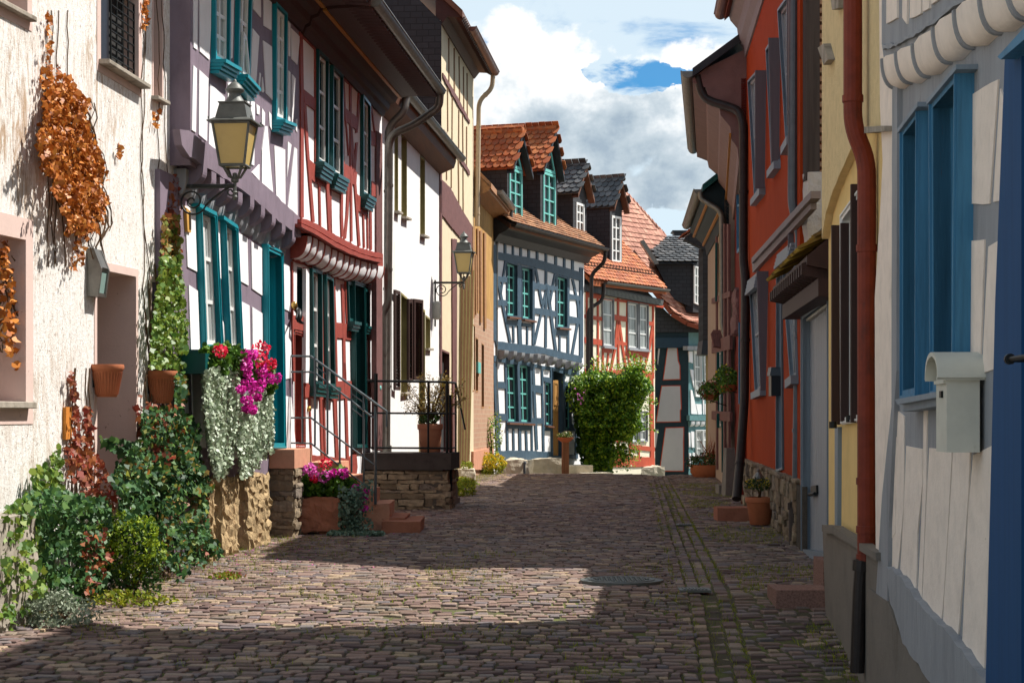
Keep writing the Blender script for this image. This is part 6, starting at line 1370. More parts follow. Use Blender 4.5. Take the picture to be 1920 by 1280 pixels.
mb=MB(); polys(mb,YU,[[(1542,988),(1560,992),(1640,1042),(1700,1090),(1700,1500),(1605,1420),(1548,1160)]],-.15,.02,.004); polys(mb,YU,[[(1541,983),(1560,986),(1642,1036),(1642,1050),(1560,1000),(1541,996)]],-.02,.06,.002); build('plinth',mb,M['cement'],H11)
mb=MB(); polys(mb,YL,[[(1565,800),(1571,800),(1570,985),(1565,985)]],0,.03,0); build('corner_strip',mb,M['greyblue'],H11)
boardx('shutter',1560,1576,422,796,14.0,'brown',H11); boardx('shutter',1577,1592,418,790,13.6,'brown',H11); boardx('shutter',1596,1612,345,792,12.9,'brown',H11)
mb=MB()
for x,y,Y_ in ((1562,790,13.9),(1594,778,13.2)): p=pxp(x,y,Y_); mb.tube([p,p+Vector((0,0,-.05))],.03,8)
build('shutter_catch',mb,M['blackiron'],H11)
mb=MB(); gableroof(mb,YU,uy0,uy1+.1,.42,7.6,-3.2,10.3,.16,(-6.6,7.5)); build('roof',mb,M['tile_red'],H11)
Yp=12.0; mb=MB(); pp=[pxp(1599,-200,Yp),pxp(1599,238,Yp),pxp(1625,300,Yp),pxp(1625,1052,Yp)]
pipe(mb,pp,.060,((0,.88),(2,.22),(2,.80),(2,.92),(2,.99))); build('downpipe',mb,M['redpipe'],H11)
mb=MB(); pipe(mb,[pxp(1617,1048,Yp),pxp(1612,1100,Yp),pxp(1607,1260,Yp)],.045,((0,.3),)); mb.tube([pxp(1617,1050,Yp),pxp(1615,1070,Yp)],.062,12); build('standpipe',mb,M['blackpipe'],H11)
t=thing('doorstep','speckled red granite block step beside the garage','step',pxp(1500,1145,14.9)); mb=MB(); a=pxp(1455,1122,14.7); b=pxp(1558,1122,14.7); mb.rock(((a.x+b.x)/2,14.95,-.03),(b.x-a.x,.5,.165),.006,6,2,0,freq=5); build('step',mb,M['granite'],t)
mb=MB(); a=pxp(1541,1080,15.1); mb.rock((a.x+.12,15.35,.08),(.22,.5,.34),.006,5,3,0,freq=5); build('upper_block',mb,M['granite'],t)
# ---- garage -----------------------------------------------------------------------
GR=RWl(1.85); H12=thing('garage','low garage with a grey boarded door under a dark mossy canopy','garage',GR.pt(19,0,0))
gq=[(1503,582),(1553,540),(1553,1056),(1503,1046)]
w=window(H12,GR,gq,.04,.10,.08,casing='greyblue',sash=None,glass='garage',name='garage_door')
mb=MB(); q=GR.q([(1506,612),(1552,578),(1552,1052),(1506,1044)],-.05)
for k in range(15): mb.prism(GR,sub(q,k/15+.003,(k+1)/15-.003,.0,1),-.07,-.045)
build('door_boards',mb,M['garage'],w)
mb=MB(); mb.prism(GR,GR.q([(1507,592),(1552,556),(1552,572),(1507,606)],.0),-.06,.0); build('lintel_panel',mb,M['mailgrey'],w)
mb=MB(); q=GR.q([(1520,911),(1530,909),(1530,925),(1520,927)],-.02); mb.prism(GR,q,-.05,-.02); mb.tube([GR.pt(q[0][0],q[3][1],-.01),GR.pt(q[1][0],q[2][1],-.01)],.02,6); build('door_handle',mb,M['blackiron'],w)
ug0,ug1=15.2,20.9
mb=MB(); body(mb,GR,ug0,ug1,-1,3.25,GR.holes,D=5.5); build('wall',mb,surf('pinkish_garage_plaster',(.36,.19,.14),.9,.15,6,.6,25),H12)
mb=MB(); profx(mb,GR,16.8,20.95,[(-.1,3.2),(.30,2.86),(.30,2.78),(.1,2.74),(-.1,2.74)])
for k in range(16): u=16.9+k*.26; profx(mb,GR,u,u+.09,[(-.05,2.95),(.34,2.80),(.34,2.70),(-.05,2.62)])
profx(mb,GR,16.8,20.9,[(0,2.66),(.20,2.66),(.20,2.50),(0,2.50)])
build('canopy',mb,M['brown'],H12)
mb=MB(); tiles(mb,GR.pt(16.8,2.88,.33),GR.d,(-GR.n*.45+Vector((0,0,.34))).normalized(),[(0,0),(4.2,0),(4.2,.55),(0,.55)],.19,.17,.03)
tm=attrmat('mossy_canopy_tile',[(0,(.10,.06,.03)),(.5,(.30,.19,.03)),(1,(.42,.30,.05))],.9,bst=.6); 
M['mosstile']=tm; build('canopy_tiles',mb,tm,H12,auto=0)
mb=MB(); body(mb,GR,ug0-.0,ug1,3.1,3.3,(),D=5.5,d=-.02); build('flat_roof',mb,M['slatewall'],H12)
# ---- brick red house -----------------------------------------------------------------
OR=RWl(1.85); H13=thing('red_plastered_house','brick-red plastered house with mauve-grey open shutters','house',OR.pt(25,0,0))
zC=Z(1260,0,2.4615); zD=Z(1380,440,4.267)
uo0=OR.uz(1503,600)[0]+.2; uo1=OR.uz(1399,600)[0]
OG=dict(casing='greyblue',sash='greytimber',glass='curtain',rows=2,cols=2)
for q,sl in (([(1401,152),(1415,136),(1431,352),(1414,374)],1),([(1435,92),(1442,80),(1459,302),(1446,320)],1),([(1457,18),(1478,-12),(1484,255),(1473,275)],1),([(1404,528),(1418,512),(1432,728),(1415,736)],1),([(1463,472),(1484,455),(1492,703),(1481,712)],1)):
    window(H13,OR,q,.03,.035,.05,sill=(.06,.10,1),sillm='greyblue',**OG)
window(H13,OR,[(1455,518),(1463,512),(1466,880),(1454,884)],.03,.03,.12,casing='greyblue',sash=None,glass='greyblue',name='door')
mb=MB(); body(mb,OR,uo0,uo1,-.3,8.1,OR.holes,D=8); build('wall',mb,M['orangewall'],H13)
for a in ((1416,1437,132,353,26.2,1434,1416),(1441,1463,71,303,23.7,1461,1447),(1419,1441,508,732,25.8,1436,1426)):
    boardx('shutter',a[0],a[1],a[2],a[3],a[4],'shuttergrey',H13,x2=a[5],x3=a[6])
boardx('shutter',1478,1490,438,512,21.7,'shuttergrey',H13); boardx('shutter',1476,1486,-40,235,21.9,'shuttergrey',H13)
for (x0,y0,x1,y1) in ((1402,528,1418,512),(1458,478,1483,455)):
    mb=MB()
    for k in range(4): mb.prism(OR,OR.q([(x0-2,y0+k*7),(x1,y1+k*7),(x1,y1+k*7+6),(x0-2,y0+k*7+6)],.05),0,.05+.012*k)
    build('shutter_box',mb,M['greyblue'],H13)
mb=MB(); polys(mb,OR,[[(1409,484),(1520,358),(1520,372),(1409,494)]],0,.10,.003); polys(mb,OR,[[(1410,494),(1520,372),(1520,392),(1411,511)]],0,.06,.003); build('string_course',mb,M['greyblue'] if False else surf('mauve_grey_moulding',(.24,.20,.20),.7,.1,5,.3),H13)
bpy.data.materials['mauve_grey_moulding']; M['moulding']=bpy.data.materials['mauve_grey_moulding']
mb=MB(); polys(mb,OR,[[(1400,878),(1505,912),(1505,1100),(1400,1000)]],-.01,.04,.004); build('plinth_base',mb,M['mortar'],H13)
mb=MB(); rubble(mb,OR,uo0,uo1,-.1,.72,.07,.12,.2,.34); build('stone_plinth',mb,M['rubble'],H13)
mb=MB(); profx(mb,OR,uo0,uo1,[(-.1,7.35),(.03,7.35),(.05,7.5),(.12,7.62),(.15,7.85),(.26,7.98),(.30,8.1),(-.1,8.3)]); build('eaves',mb,M['moulding'],H13)
mb=MB(); gableroof(mb,OR,uo0,uo1,.36,8.12,-4,12.0,.16,(-8.3,8.0)); build('roof',mb,M['tile_red'],H13)
mb=MB(); gutter(mb,OR,uo0+1,uo1+.1,.42,8.12,.10); build('gutter',mb,M['copperg'],H13)
Yg=20.9; mb=MB(); boardx('gable_boards',1512,1537,-300,337,20.62,'oldwood',H13,.25)
for k in range(26): 
    a=pxp(1537,-60+k*16,20.66); mb.box((a.x+.05,20.75,a.z),(.10,.2,.055))
build('brick_slit',mb,M['brickwall'],H13)
a=pxp(1523,388,20.6); mb=MB(); mb.rock((a.x+.12,20.82,a.z),(.36,.5,.78),.03,8,3,0,freq=4); build('corbel_plaster',mb,M['silverwhite'],H13)
mb=MB(); Yq=21.3; pipe(mb,[pxp(1489,-200,Yq),pxp(1487,388,Yq),pxp(1501,430,Yq),pxp(1500,560,Yq),pxp(1495,940,Yq),pxp(1488,965,Yq)],.062,((0,.7),(2,.3),(3,.2),(3,.65))); build('downpipe',mb,M['zincdark'],H13)
mb=MB(); mb.tube([pxp(1488,942,Yq),pxp(1488,1035,Yq-.15)],.055,12); mb.tube([pxp(1488,942,Yq),pxp(1488,955,Yq)],.07,12); build('standpipe',mb,M['blackpipe'],H13)
mb=MB(); mb.tube([pxp(1425,290,28.5),pxp(1452,306,25.5)],.012,6); build('window_stay',mb,M['greysteel'],H13)
t=thing('mailbox','black mailbox with a pitched lid on the brick-red wall','mailbox',OR.pt(24.2,1.7,.1)); Ym=24.0
mb=MB(); a=pxp(1446,742,Ym); b=pxp(1467,704,Ym); mb.box(((a.x+b.x)/2,Ym+.12,(a.z+b.z)/2),(b.x-a.x,.24,b.z-a.z)); build('box',mb,M['mailblack'],t)
mb=MB(); a=pxp(1443,704,Ym); b=pxp(1468,688,Ym); mb.add([a+V(0,-.02,0),V(b.x,Ym-.02,a.z),V(b.x-.01,Ym-.02,b.z),V(a.x+.02,Ym-.02,b.z),a+V(0,.26,0),V(b.x,Ym+.26,a.z),V(b.x-.01,Ym+.26,b.z),V(a.x+.02,Ym+.26,b.z)],[(0,1,2,3),(4,5,6,7),(0,1,5,4),(1,2,6,5),(2,3,7,6),(3,0,4,7)]); build('lid',mb,M['zincdark'],t)
# pot with a plant before the red house
def pot(name,label,c,r,h,mat='terracotta2',taper=.72,grp=None,rim=True):
    t=thing(name,label,'pot',c,grp); mb=MB(); pr=[(r*taper,0),(r*(taper+.04),.01),(r*.93,h*.78)]+([(r*.94,h*.80),(r*1.02,h*.81),(r*1.04,h*.97)] if rim else [])+[(r*1.0,h),(r*.9,h),(r*.87,h*.9),(.01,h*.9)]
    mb.lathe(c,pr,32); build('pot_body',mb,M[mat],t,smooth='a'); mb=MB(); mb.lathe((c[0],c[1],c[2]+h*.885),[(r*.88,0),(r*.8,.015),(.01,.02)],20); build('soil',mb,M['soil'],t); return t
c=pxp(1427,972,24.4); pot('flower_pot','round terracotta pot with yellow flowers at the foot of the red wall',(c.x,24.5,.0),.19,.36,'terracotta',.66)
bushy('yellow_flowers','small yellow flowering plant in the round pot before the red wall','flowers',1425,908,24.5,(.20,.18,.08),900,.022,'darkbush',mat2='yellowflower',n2=260,zb=.36,stems=3)
t=thing('garden_lantern','small metal lantern standing in the round pot by the red wall','lantern',(c.x,24.55,.42)); mb=MB(); cc=pxp(1422,900,24.55)
mb.lathe((cc.x,cc.y,cc.z+.02),[(.085,0),(.07,.03),(.04,.07),(.015,.09),(.02,.11),(.005,.13)],14); build('lantern_roof',mb,M['zinc'],t)
mb=MB()
for k in range(4): a=k*math.pi/2+.7; mb.tube([cc+Vector((math.cos(a)*.05,math.sin(a)*.05,-.10)),cc+Vector((math.cos(a)*.05,math.sin(a)*.05,.03))],.006,5)
mb.lathe((cc.x,cc.y,cc.z-.11),[(.06,0),(.06,.015),(.01,.015)],12); build('lantern_frame',mb,M['castiron'],t)
t=thing('stone_step','low dark stone step at the door beyond the round pot','step',pxp(1375,975,26)); mb=MB(); a=pxp(1346,960,25.7); b=pxp(1404,960,25.7); mb.rock(((a.x+b.x)/2+.05,26.0,.06),(b.x-a.x+.1,.55,.19),.008,5,3,0,freq=4); build('block',mb,M['sandred'],t)
t=thing('stone_step','smaller grey stone step at the leaning pillar stone','step',pxp(1362,918,34)); mb=MB(); a=pxp(1348,910,34.3); b=pxp(1377,910,34.3); mb.rock(((a.x+b.x)/2,34.6,.07),(b.x-a.x,.6,.17),.008,4,4,0,freq=4); build('block',mb,M['cement'],t)
t=thing('kerb_pillar','leaning wedge-shaped guard stone by the far right house corner','stone',pxp(1370,925,33)); mb=MB(); a=pxp(1358,920,33.5); b=pxp(1382,842,33.5); mb.box(((a.x+b.x)/2,33.7,.42),(.22,.35,.86),.1,taper=.7); build('guard_stone',mb,M['cement'],t)
# ---- wine-red house with the bulging eaves ------------------------------------------
D5=vpwall(.483,1335,'R'); H14=thing('wine_red_house','dark red house with deep moulded eaves bulging over the street','house',D5.pt(35,0,0))
z12=Z(1200,420,5.3333); z13=Z(1220,640,4.923)
ud0,ud1=31.05,40.0
for q in ([(1380,300),(1386,298),(1386,470),(1381,474)],): window(H14,D5,q,.025,.02,.02,rows=2,cols=1,casing='bluepaint',sash='bluepaint',glass='glass')
boardx('shutter',1385,1390,604,757,32.0,'bluepaint',H14)
mb=MB(); body(mb,D5,ud0,ud1,-.3,7.0,D5.holes,D=6); build('wall',mb,M['winewall'],H14)
mb=MB(); profx(mb,D5,ud0,ud1,[(-.1,5.6),(.04,5.6),(.06,5.85),(.16,6.0),(.18,6.2),(.34,6.4),(.36,6.55),(.55,6.72),(.58,6.86),(.80,6.95),(.80,7.08),(-.1,7.5)]); build('eaves',mb,surf('mauve_brown_eave_moulding',(.20,.12,.11),.7,.15,5,.3),H14)
mb=MB(); profx(mb,D5,ud0-.01,ud1+.01,[(.165,6.03),(.20,6.03),(.20,6.10),(.165,6.10)]); build('painted_moulding',mb,M['ochreline'],H14)
mb=MB(); gableroof(mb,D5,ud0-.15,ud1,.80,7.16,-2.6,9.6,.18,(-6.2,7.1)); build('roof',mb,M['slatewall'],H14)
mb=MB(); gutter(mb,D5,ud0,ud1+.1,.88,7.14,.11,band=.3); build('gutter',mb,M['zinc'],H14)
mb=MB(); Yk=31.0; pipe(mb,[pxp(1308,142,Yk),pxp(1319,186,Yk),pxp(1386,207,Yk-.3),pxp(1394,232,Yk-.5),pxp(1394,490,Yk-.8),pxp(1398,525,Yk-1),pxp(1396,750,Yk-1.2),pxp(1388,862,Yk-1.6),pxp(1381,935,Yk-2)],.072,((3,.5),(5,.5),(7,.1))); build('downpipe',mb,M['blackpipe'],H14)
mb=MB(); c=D5.pt(33,0,.05)
for k,(x,y,w_) in enumerate(((1383,560,16),(1384,590,14),(1381,610,12))): p=pxp(x,y,33.5); mb.rock(tuple(p),(.14,.5,.35),.04,6,k,0,rnd=.4)
build('carved_bracket',mb,M['purplebrown'],H14)
# ---- green-eaved timbered house ------------------------------------------------------
D6=vpwall(2.23,1163,'R'); H15=thing('green_eaved_house','narrow pale timbered house with green eaves and green shutters','house',D6.pt(43,0,0))
ue0,ue1=40.05,47.6
for q in ([(1346,455),(1352,452),(1352,548),(1347,550)],[(1345,660),(1351,658),(1352,800),(1346,800)]): window(H15,D6,q,.04,.02,.03,rows=2,cols=1,casing='pine',sash='whitepaint',glass='glass')
mb=MB(); body(mb,D6,ue0,ue1,-.6,6.2,D6.holes,D=6); build('wall',mb,surf('pale_pink_plaster',(.42,.33,.27),.85,.08,5,.3),H15)
mb=MB(); vb(mb,D6,lambda *p:list(p),[([(1357,420),(1357,900)],2.2),([(1364,420),(1365,900)],2.5),([(1342,440),(1343,880)],1.8)],-.01,.04); polys(mb,D6,[[(1334,640),(1368,628),(1368,655),(1334,662)],[(1334,770),(1368,772),(1368,790),(1334,786)],[(1334,560),(1368,545),(1368,556),(1334,570)]],-.01,.05); build('timber_frame',mb,M['purplebrown'],H15)
mb=MB(); p=pxp(1352,636,40.6)
for k in range(9): mb.tube([p+Vector((-.16+.04*k,-.1,-.20+.01*abs(k-4))),p+Vector((-.18+.045*k,.2,.12)),p+Vector((-.12+.03*k,.3,.2))],.028,6)
build('carved_corbel',mb,M['purplebrown'],H15)
boardx('shutter',1344,1349,660,712,41.0,'pine',H15); boardx('shutter',1353,1362,652,705,40.4,'pine',H15); boardx('shutter',1344,1349,775,802,41.0,'pine',H15); boardx('shutter',1353,1359,705,885,40.3,'pine',H15)
boardx('shutter',1341,1345,455,565,42.0,'pine',H15); boardx('shutter',1348,1351,440,548,41.2,'ochreline',H15); 
mb=MB(); profx(mb,D6,ue0,ue1,[(-.1,5.5),(.03,5.5),(.08,5.75),(.30,5.95),(.45,6.12),(.45,6.22),(-.1,6.6)]); build('eaves',mb,M['darkteal'],H15)
mb=MB(); 
for d0_,z0_ in ((.10,5.74),(.34,5.96)): profx(mb,D6,ue0-.012,ue1,[(d0_,z0_),(d0_+.045,z0_+.01),(d0_+.045,z0_+.05),(d0_,z0_+.04)])
build('painted_moulding',mb,M['ochreline'],H15)
mb=MB(); gableroof(mb,D6,ue0-.35,ue1,.48,6.34,-2.5,8.7,.14,(-5.6,6.2)); build('roof',mb,M['tealwall'] if False else M['pine'],H15)
mb=MB(); gutter(mb,D6,ue0,ue1,.54,6.28,.11,band=.3); build('gutter',mb,M['zinc'],H15)
mb=MB(); Yk=40.0; pipe(mb,[pxp(1313,360,Yk),pxp(1314,372,Yk),pxp(1346,392,Yk-.1),pxp(1353,402,Yk-.1),pxp(1354,615,Yk-.1),pxp(1366,645,Yk-.1),pxp(1367,810,Yk-.1),pxp(1362,880,Yk-.3)],.058,((3,.5),(5,.5))); build('downpipe',mb,M['zinc'],H15)
# ---- slate-clad house end ---------------------------------------------------------------
H16=thing('slate_clad_house','slate-clad house end above a pale yellow ground floor at the far right bend','house',pxp(1335,890,50)); SW=Wall((0,50.0),(1,0))
mb=MB(); q=SW.q([(1318,462),(1318,640),(1400,640),(1400,380),(1345,400)]); mb.prism(SW,q,-1.2,0); q=SW.q([(1282,448),(1318,420),(1400,360),(1400,470),(1318,470),(1318,466)]); mb.prism(SW,q,-.4,.02); build('slate_wall',mb,M['slatetile'],H16)
mb=MB(); polys(mb,SW,[[(1318,638),(1400,638),(1400,666),(1315,664)]],-1.2,.12,0); build('slate_skirt',mb,surf('blue_slate_skirt',(.015,.025,.04),.5,.2,5,.2),H16)
mb=MB(); q=SW.q([(1332,662),(1400,662),(1400,900),(1332,900)]); mb.prism(SW,q,-1.2,0); build('lower_wall',mb,surf('deep_yellow_plaster',(.40,.30,.15),.85,.08,4,.3),H16)
mb=MB(); O=pxp(1283,443,49.9); e=pxp(1312,422,49.9); U_=Vector((0,1,0)); tiles(mb,O,U_,(e-O).normalized(),[(0,0),(1.4,0),(1.4,(e-O).length*1.8),(0,(e-O).length*1.8)],.2,.19,.03); mb.add([O,O+U_*1.4,e+(e-O)*.8+U_*1.4,e+(e-O)*.8],[(0,1,2,3)],.1); build('roof_tiles',mb,M['tile_red'],H16,auto=0)
mb=MB(); a=pxp(1257,437,66); mb.box((a.x+.45,66,a.z-.5),(.7,.7,1.0)); mb.box((a.x+.45,66,a.z+.03),(.82,.82,.06)); t=build('chimney',mb,M['slatewall']); tagp(t,'dark slate-clad chimney just above the ridge by the slate dormer','chimney')
mb=MB(); mb.box((pxp(1332,516,49.95).x,49.93,pxp(0,516,50).z),(.05,.06,.26)); build('wall_hook',mb,M['ochreline'],H16)
# ---- hanging flowers and planters on the right -----------------------------------------
def hang(label,px,py,Y,r,n,m2,n2):
    c=pxp(px,py,Y); t=thing('hanging_basket',label,'hanging basket',c); mb=MB(); mb.lathe((c.x,c.y,c.z-r[2]*.9),[(r[0]*.35,0),(r[0]*.55,.06),(r[0]*.68,r[2]*.5),(.01,r[2]*.5)],16); build('basket',mb,M['terracotta'],t)
    leaves('foliage',blob(c,r,n,lump=.35,seed=px),.05,OVAL,'vine' if False else 'geranium',t,(.0,-.5,.5),1); leaves('blossom',blob(c+Vector((0,-.05,.03)),r,n2,.85,seed=3),.035,ROUND,m2,t,(0,-.5,.5),1); 
    mb=MB(); mb.tube([c,c+Vector((.35,.2,.12))],.012,6); mb.tube([c+Vector((0,0,-.2)),c+Vector((.35,.2,-.3))],.010,6); build('bracket',mb,M['blackiron'],t)
hang('large leafy flower basket overhanging the street by the black downpipe',1368,712,36.0,(.30,.28,.24),1500,'yellowflower',40)
hang('smaller purple and orange flower basket farther along the right wall',1333,733,38.5,(.26,.24,.20),1100,'redcreeper',200)
c=pxp(1326,875,44); t=thing('round_planter','wide dark planter tub with reddish plants at the foot of the far right house','planter',(c.x,44,g(c.x,44))); mb=MB(); mb.lathe((c.x,44,c.z-.25),[(.30,0),(.40,.12),(.40,.30),(.36,.30),(.01,.28)],20); build('tub',mb,M['terracotta'],t,smooth='a')
leaves('foliage',blob((c.x,44,c.z+.12),(.42,.35,.2),1300,lump=.3),.05,OVAL,'darkbush',t,(0,-.5,.5),1); leaves('blossom',blob((c.x-.1,43.9,c.z+.14),(.38,.3,.16),120,.85),.04,ROUND,'redcreeper',t,(0,-.5,.5),1)
leaves('spikes',[ (c.x+.1+random.gauss(0,.12),44+random.gauss(0,.1),c.z+.2) for _ in range(60)],.5,BLADE*np.array([.35,1]),'redcreeper',t,(0,-1,0),axis=(.1,0,1))
# ================================================================ more on the left
# ---- raised doorstep platform of the white house ---------------------------------------
PX=RL; u0p,u1p=28.55,29.6; zp=.86
H=thing('doorstep_platform','rubble-stone doorstep platform with dark slab before the white rendered house','platform',RL.pt(30,0,0))
P0=RL.pt(u0p,0,0); CS=Wall((P0.x,P0.y),(RL.n.x,RL.n.y),'L') ; wpl=1.22
CF=Wall((P0.x,P0.y),(1,0),'L')
mb=MB(); rubble(mb,CF,-.1,wpl+.05,-.05,zp-.27,.12,.28,.12,.36); rubble(mb,RL,u0p,u1p,-.05,zp-.27,wpl+.10,.28,.12,.36); build('rubble_base',mb,M['rubble'],H)
mb=MB(); profx(mb,RL,u0p-.1,u1p,[(-.05,zp-.25),(wpl+.14,zp-.25),(wpl+.14,zp),(-.05,zp)]); build('slab',mb,surf('dark_stone_slab',(.06,.05,.045),.8,.25,6,.5,20),H)
mb=MB(); profx(mb,RL,u0p,u1p,[(-.05,-.2),(wpl,-.2),(wpl,zp-.2),(-.05,zp-.2)]); build('core',mb,M['mortar'],H)
for k in range(4): mb=MB(); profx(mb,RL,u1p+k*.32,u1p+(k+1)*.32,[(.1,-.2),(wpl,-.2),(wpl,zp-.19*(k+1)),(.1,zp-.19*(k+1))]); build('step',mb,M['cement'],H)
R2=thing('platform_railing','black iron railing round the raised doorstep platform','railing',pxp(770,850,28.5)); Yr=28.55
def r3(*p): return [pxp(x,y,Yr) for x,y in p]
mb=MB(); mb.tube(r3((686,713),(704,714),(838,716)),.018,8); e=RL.pt(u1p,zp+1.08,wpl+.08); c0=pxp(838,716,Yr); mb.tube([c0,e],.018,8)
for y in (774,839): a=pxp(694,y,Yr); b=pxp(845 if y>800 else 842,y+1,Yr); mb.tube([a,b],.015,8); mb.tube([b,RL.pt(u1p,b.z,wpl+.08)],.013,8)
dn=pxp(878,800,Yr+4); mb.tube([e,RL.pt(u1p+1.3,zp+.35,wpl+.08)],.016,8)
build('rails',mb,M['blackiron'],R2)
for x,y0,y1,r_ in ((705,700,940,.028),(803,716,888,.016),(838,714,850,.022),(844,740,944,.022)): mb=MB(); mb.tube([pxp(x,y0,Yr),pxp(x+(2 if x==844 else 0),y1,Yr)],r_,8); build('post',mb,M['blackiron'],R2)
for u in (u1p,): mb=MB(); mb.tube([RL.pt(u,zp-.1,wpl+.08),RL.pt(u,zp+1.08,wpl+.08)],.016,8); build('post',mb,M['blackiron'],R2)
c=pxp(806,850,29.1); pot('terracotta_pot','large terracotta pot with a bronze shrub on the doorstep platform',(c.x,29.2,zp+.0),.195,.44,'terracotta2',.78)
t=thing('potted_shrub','airy bronze-leaved shrub growing in the large terracotta pot','shrub',(c.x,29.2,zp+.4)); mb=MB(); P=[]
for k in range(34):
    a=random.uniform(0,6.28); R_=random.uniform(.15,.62); h_=random.uniform(.25,.85); b=Vector((c.x,29.2,zp+.4)); tip=b+Vector((math.cos(a)*R_*(1.1 if math.cos(a)>0 else .9),math.sin(a)*R_*.6,h_)); m_=b.lerp(tip,.5)+Vector((0,0,.08)); mb.tube([b,m_,tip],[.012,.007,.003],5)
    for s in range(60): f=random.uniform(.3,1.02); p=b.lerp(m_,f*2) if f<.5 else m_.lerp(tip,(f-.5)*2); P.append(p+Vector([random.gauss(0,.035) for _ in range(3)]))
build('stem',mb,M['bark'],t); leaves('foliage',P,.040,OVAL*np.array([.6,1]),'olivetree',t,(0,0,.3),1)
leaves('foliage',blob((c.x,29.15,zp+.52),(.17,.15,.1),420),.035,OVAL,'darkbush',t,(0,-.4,.5),1)
# plants along the foot of the houses beyond the platform
for lb,px,py,Y,r,n,sz,m1,m2,n2 in (('dry yellow grasses in front of the railing foot',864,914,33.5,(.25,.5,.18),900,.05,'grass',None,0),('bright yellow flowering weeds at the foot of the brick house',918,872,46,(.42,.6,.26),1500,.05,'grass','yellowflower',900),
   ('pale weeds around the mossy stone trough on the left kerb',868,905,38,(.30,.6,.12),800,.05,'grass',None,0),('tall wild stem plant with thin leaves against the blue timbered house corner',923,815,47.5,(.28,.3,.55),700,.05,'vine','yellowflower',40)):
    bushy('wild_plant',lb,'weeds',px,py,Y,r,n,sz,m1,mat2=m2,n2=n2)
t=thing('mossy_stone_trough','small mossy round stone trough on the left edge before the brick house','planter',pxp(868,905,39)); mb=MB(); c=pxp(869,892,40.5); mb.rock((c.x,c.y,.12),(.5,.6,.36),.03,6,5,0,rnd=.4); build('trough',mb,M['boulder'],t)
leaves('foliage',blob((c.x,c.y,.34),(.25,.3,.10),420),.05,OVAL,'grass',t,(0,-.4,.5),1)
# flower bowl on a wooden pedestal
c=pxp(1060,888,48.2); t=thing('pedestal_bowl','flower bowl of mixed blooms on an upright wooden post before the blue house door','planter',(c.x,48.2,-.12)); zt=CZ+(780-826)*48.2/F
mb=MB(); mb.box((c.x,48.2,(zt-.12)/2-.05),(.16,.16,zt+.18),.2); build('post',mb,M['oak'] if False else wood('weathered_brown_post',(.22,.11,.06),.8,20,.5,.3),t)
mb=MB(); mb.lathe((c.x,48.2,zt-.05),[(.08,0),(.15,.05),(.20,.10),(.21,.14),(.18,.14),(.01,.12)],20); build('bowl',mb,M['terracotta'],t,smooth='a')
leaves('foliage',blob((c.x,48.2,zt+.13),(.19,.18,.09),700),.035,OVAL,'geranium',t,(0,-.4,.5),1); leaves('blossom',blob((c.x,48.15,zt+.15),(.19,.18,.09),220,.85),.035,ROUND,'mixedflower',t,(0,-.4,.5),1)
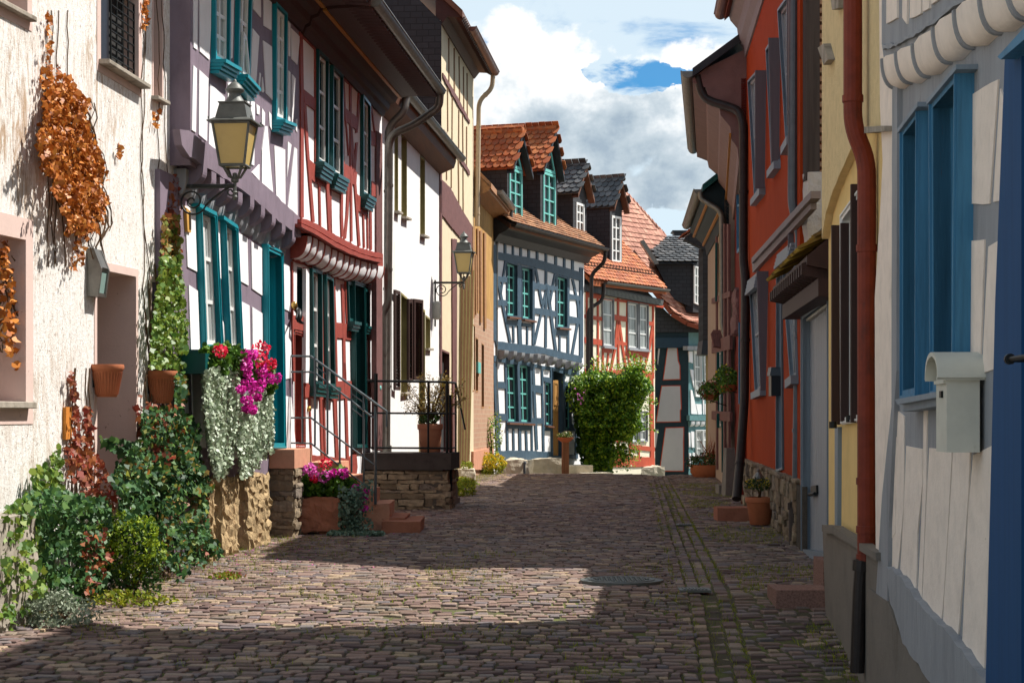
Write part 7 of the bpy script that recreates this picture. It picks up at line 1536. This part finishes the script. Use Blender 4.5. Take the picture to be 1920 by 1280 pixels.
# big climbing vine between the blue and the red house
t=thing('climbing_vine','large bright green climbing vine hiding the wall between blue and small red house','vine',pxp(1135,885,54)); P=[]
outl=[(1078,715),(1100,700),(1130,696),(1160,702),(1180,692),(1192,682),(1204,700),(1222,716),(1216,740),(1200,775),(1206,800),(1186,835),(1170,815),(1158,830),(1148,884),(1100,884),(1092,830),(1084,770)]
while len(P)<17000:
    x=random.uniform(1075,1225);y=random.uniform(685,885)
    k=noise.noise(Vector((x*.05,y*.05,2)))
    if inpoly((x+k*10,y+k*10),outl) : 
        Yv=54.6+random.uniform(-.9,.35)*(1.0 if y<800 else .5)+k*.4; P.append(pxp(x,y,Yv))
rn=[min(1,max(0,.95-(p.z-.0)*.0-(0 if p.z>2.0 else .35)-.0+random.gauss(0,.1))) if p.z>1.9 else random.uniform(0,.5) for p in P]
leaves('foliage',P,.088,OVAL,'vine',t,(.6,-.3,.8),.8)
Q=[p+Vector((-.1,.45,0)) for p in random.sample(P,5000)]; leaves('foliage',Q,.13,OVAL,'darkbush',t,(.3,-.8,.4),.6)
P=[pxp(x,y,54.2) for x,y in [(random.gauss(1168,12),random.gauss(850,16)) for _ in range(700)] if y<884 and 1140<x<1200]
P+=[pxp(random.gauss(1090,9),random.gauss(738,20),53.6) for _ in range(260)]
leaves('foliage',P,.08,OVAL,'vine',t,(.6,-.5,.6),.9)
P=[]
for k in range(70):
    x,y=random.choice([(random.uniform(1085,1215),random.uniform(690,708)),(random.uniform(1195,1222),random.uniform(690,800)),(random.uniform(1180,1212),random.uniform(680,715)),(random.uniform(1074,1092),random.uniform(710,800)),(random.uniform(1150,1195),random.uniform(800,870))]); c_=pxp(x,y,54.3+random.uniform(-.5,.3)); v_=Vector((random.gauss(0,.5),0,random.uniform(-.3,1))).normalized()
    for s in range(34): P.append(c_+v_*random.uniform(0,.35)+Vector([random.gauss(0,.07) for _ in range(3)]))
leaves('foliage',P,.075,OVAL,'vine',t,(.6,-.3,.8),.8,rnd=[random.uniform(.4,1) for _ in P])
mb=MB()
for k in range(9):
    x=random.uniform(1105,1150); p=[pxp(x,886,54.8)]
    for s in range(6): x+=random.uniform(-8,9); p.append(pxp(x,886-30*(s+1),54.6))
    mb.tube(p,.03,6)
build('trunk',mb,M['bark'],t)
bm_=[pxp(1090,736,53.4),pxp(1086,752,53.4)]
leaves('blossom',[p+Vector([random.gauss(0,.07) for _ in range(3)]) for p in bm_ for _ in range(9)],.05,ROUND,'lilacflower',t,(0,-1,.3),.7)

# petals dropped on the paving
P=[]
for k in range(260):
    y=random.uniform(17,24); x=xl(y)+.2+abs(random.gauss(0,.8)); P.append((x,y,g(x,y)+.012))
leaves('fallen_petals',P,.016,ROUND,'pinkflower',None,(0,0,3),.4); tagp(bpy.data.objects['fallen_petals'],'tiny pink petals fallen on the cobbles near the flower trough','petals',kind='stuff')
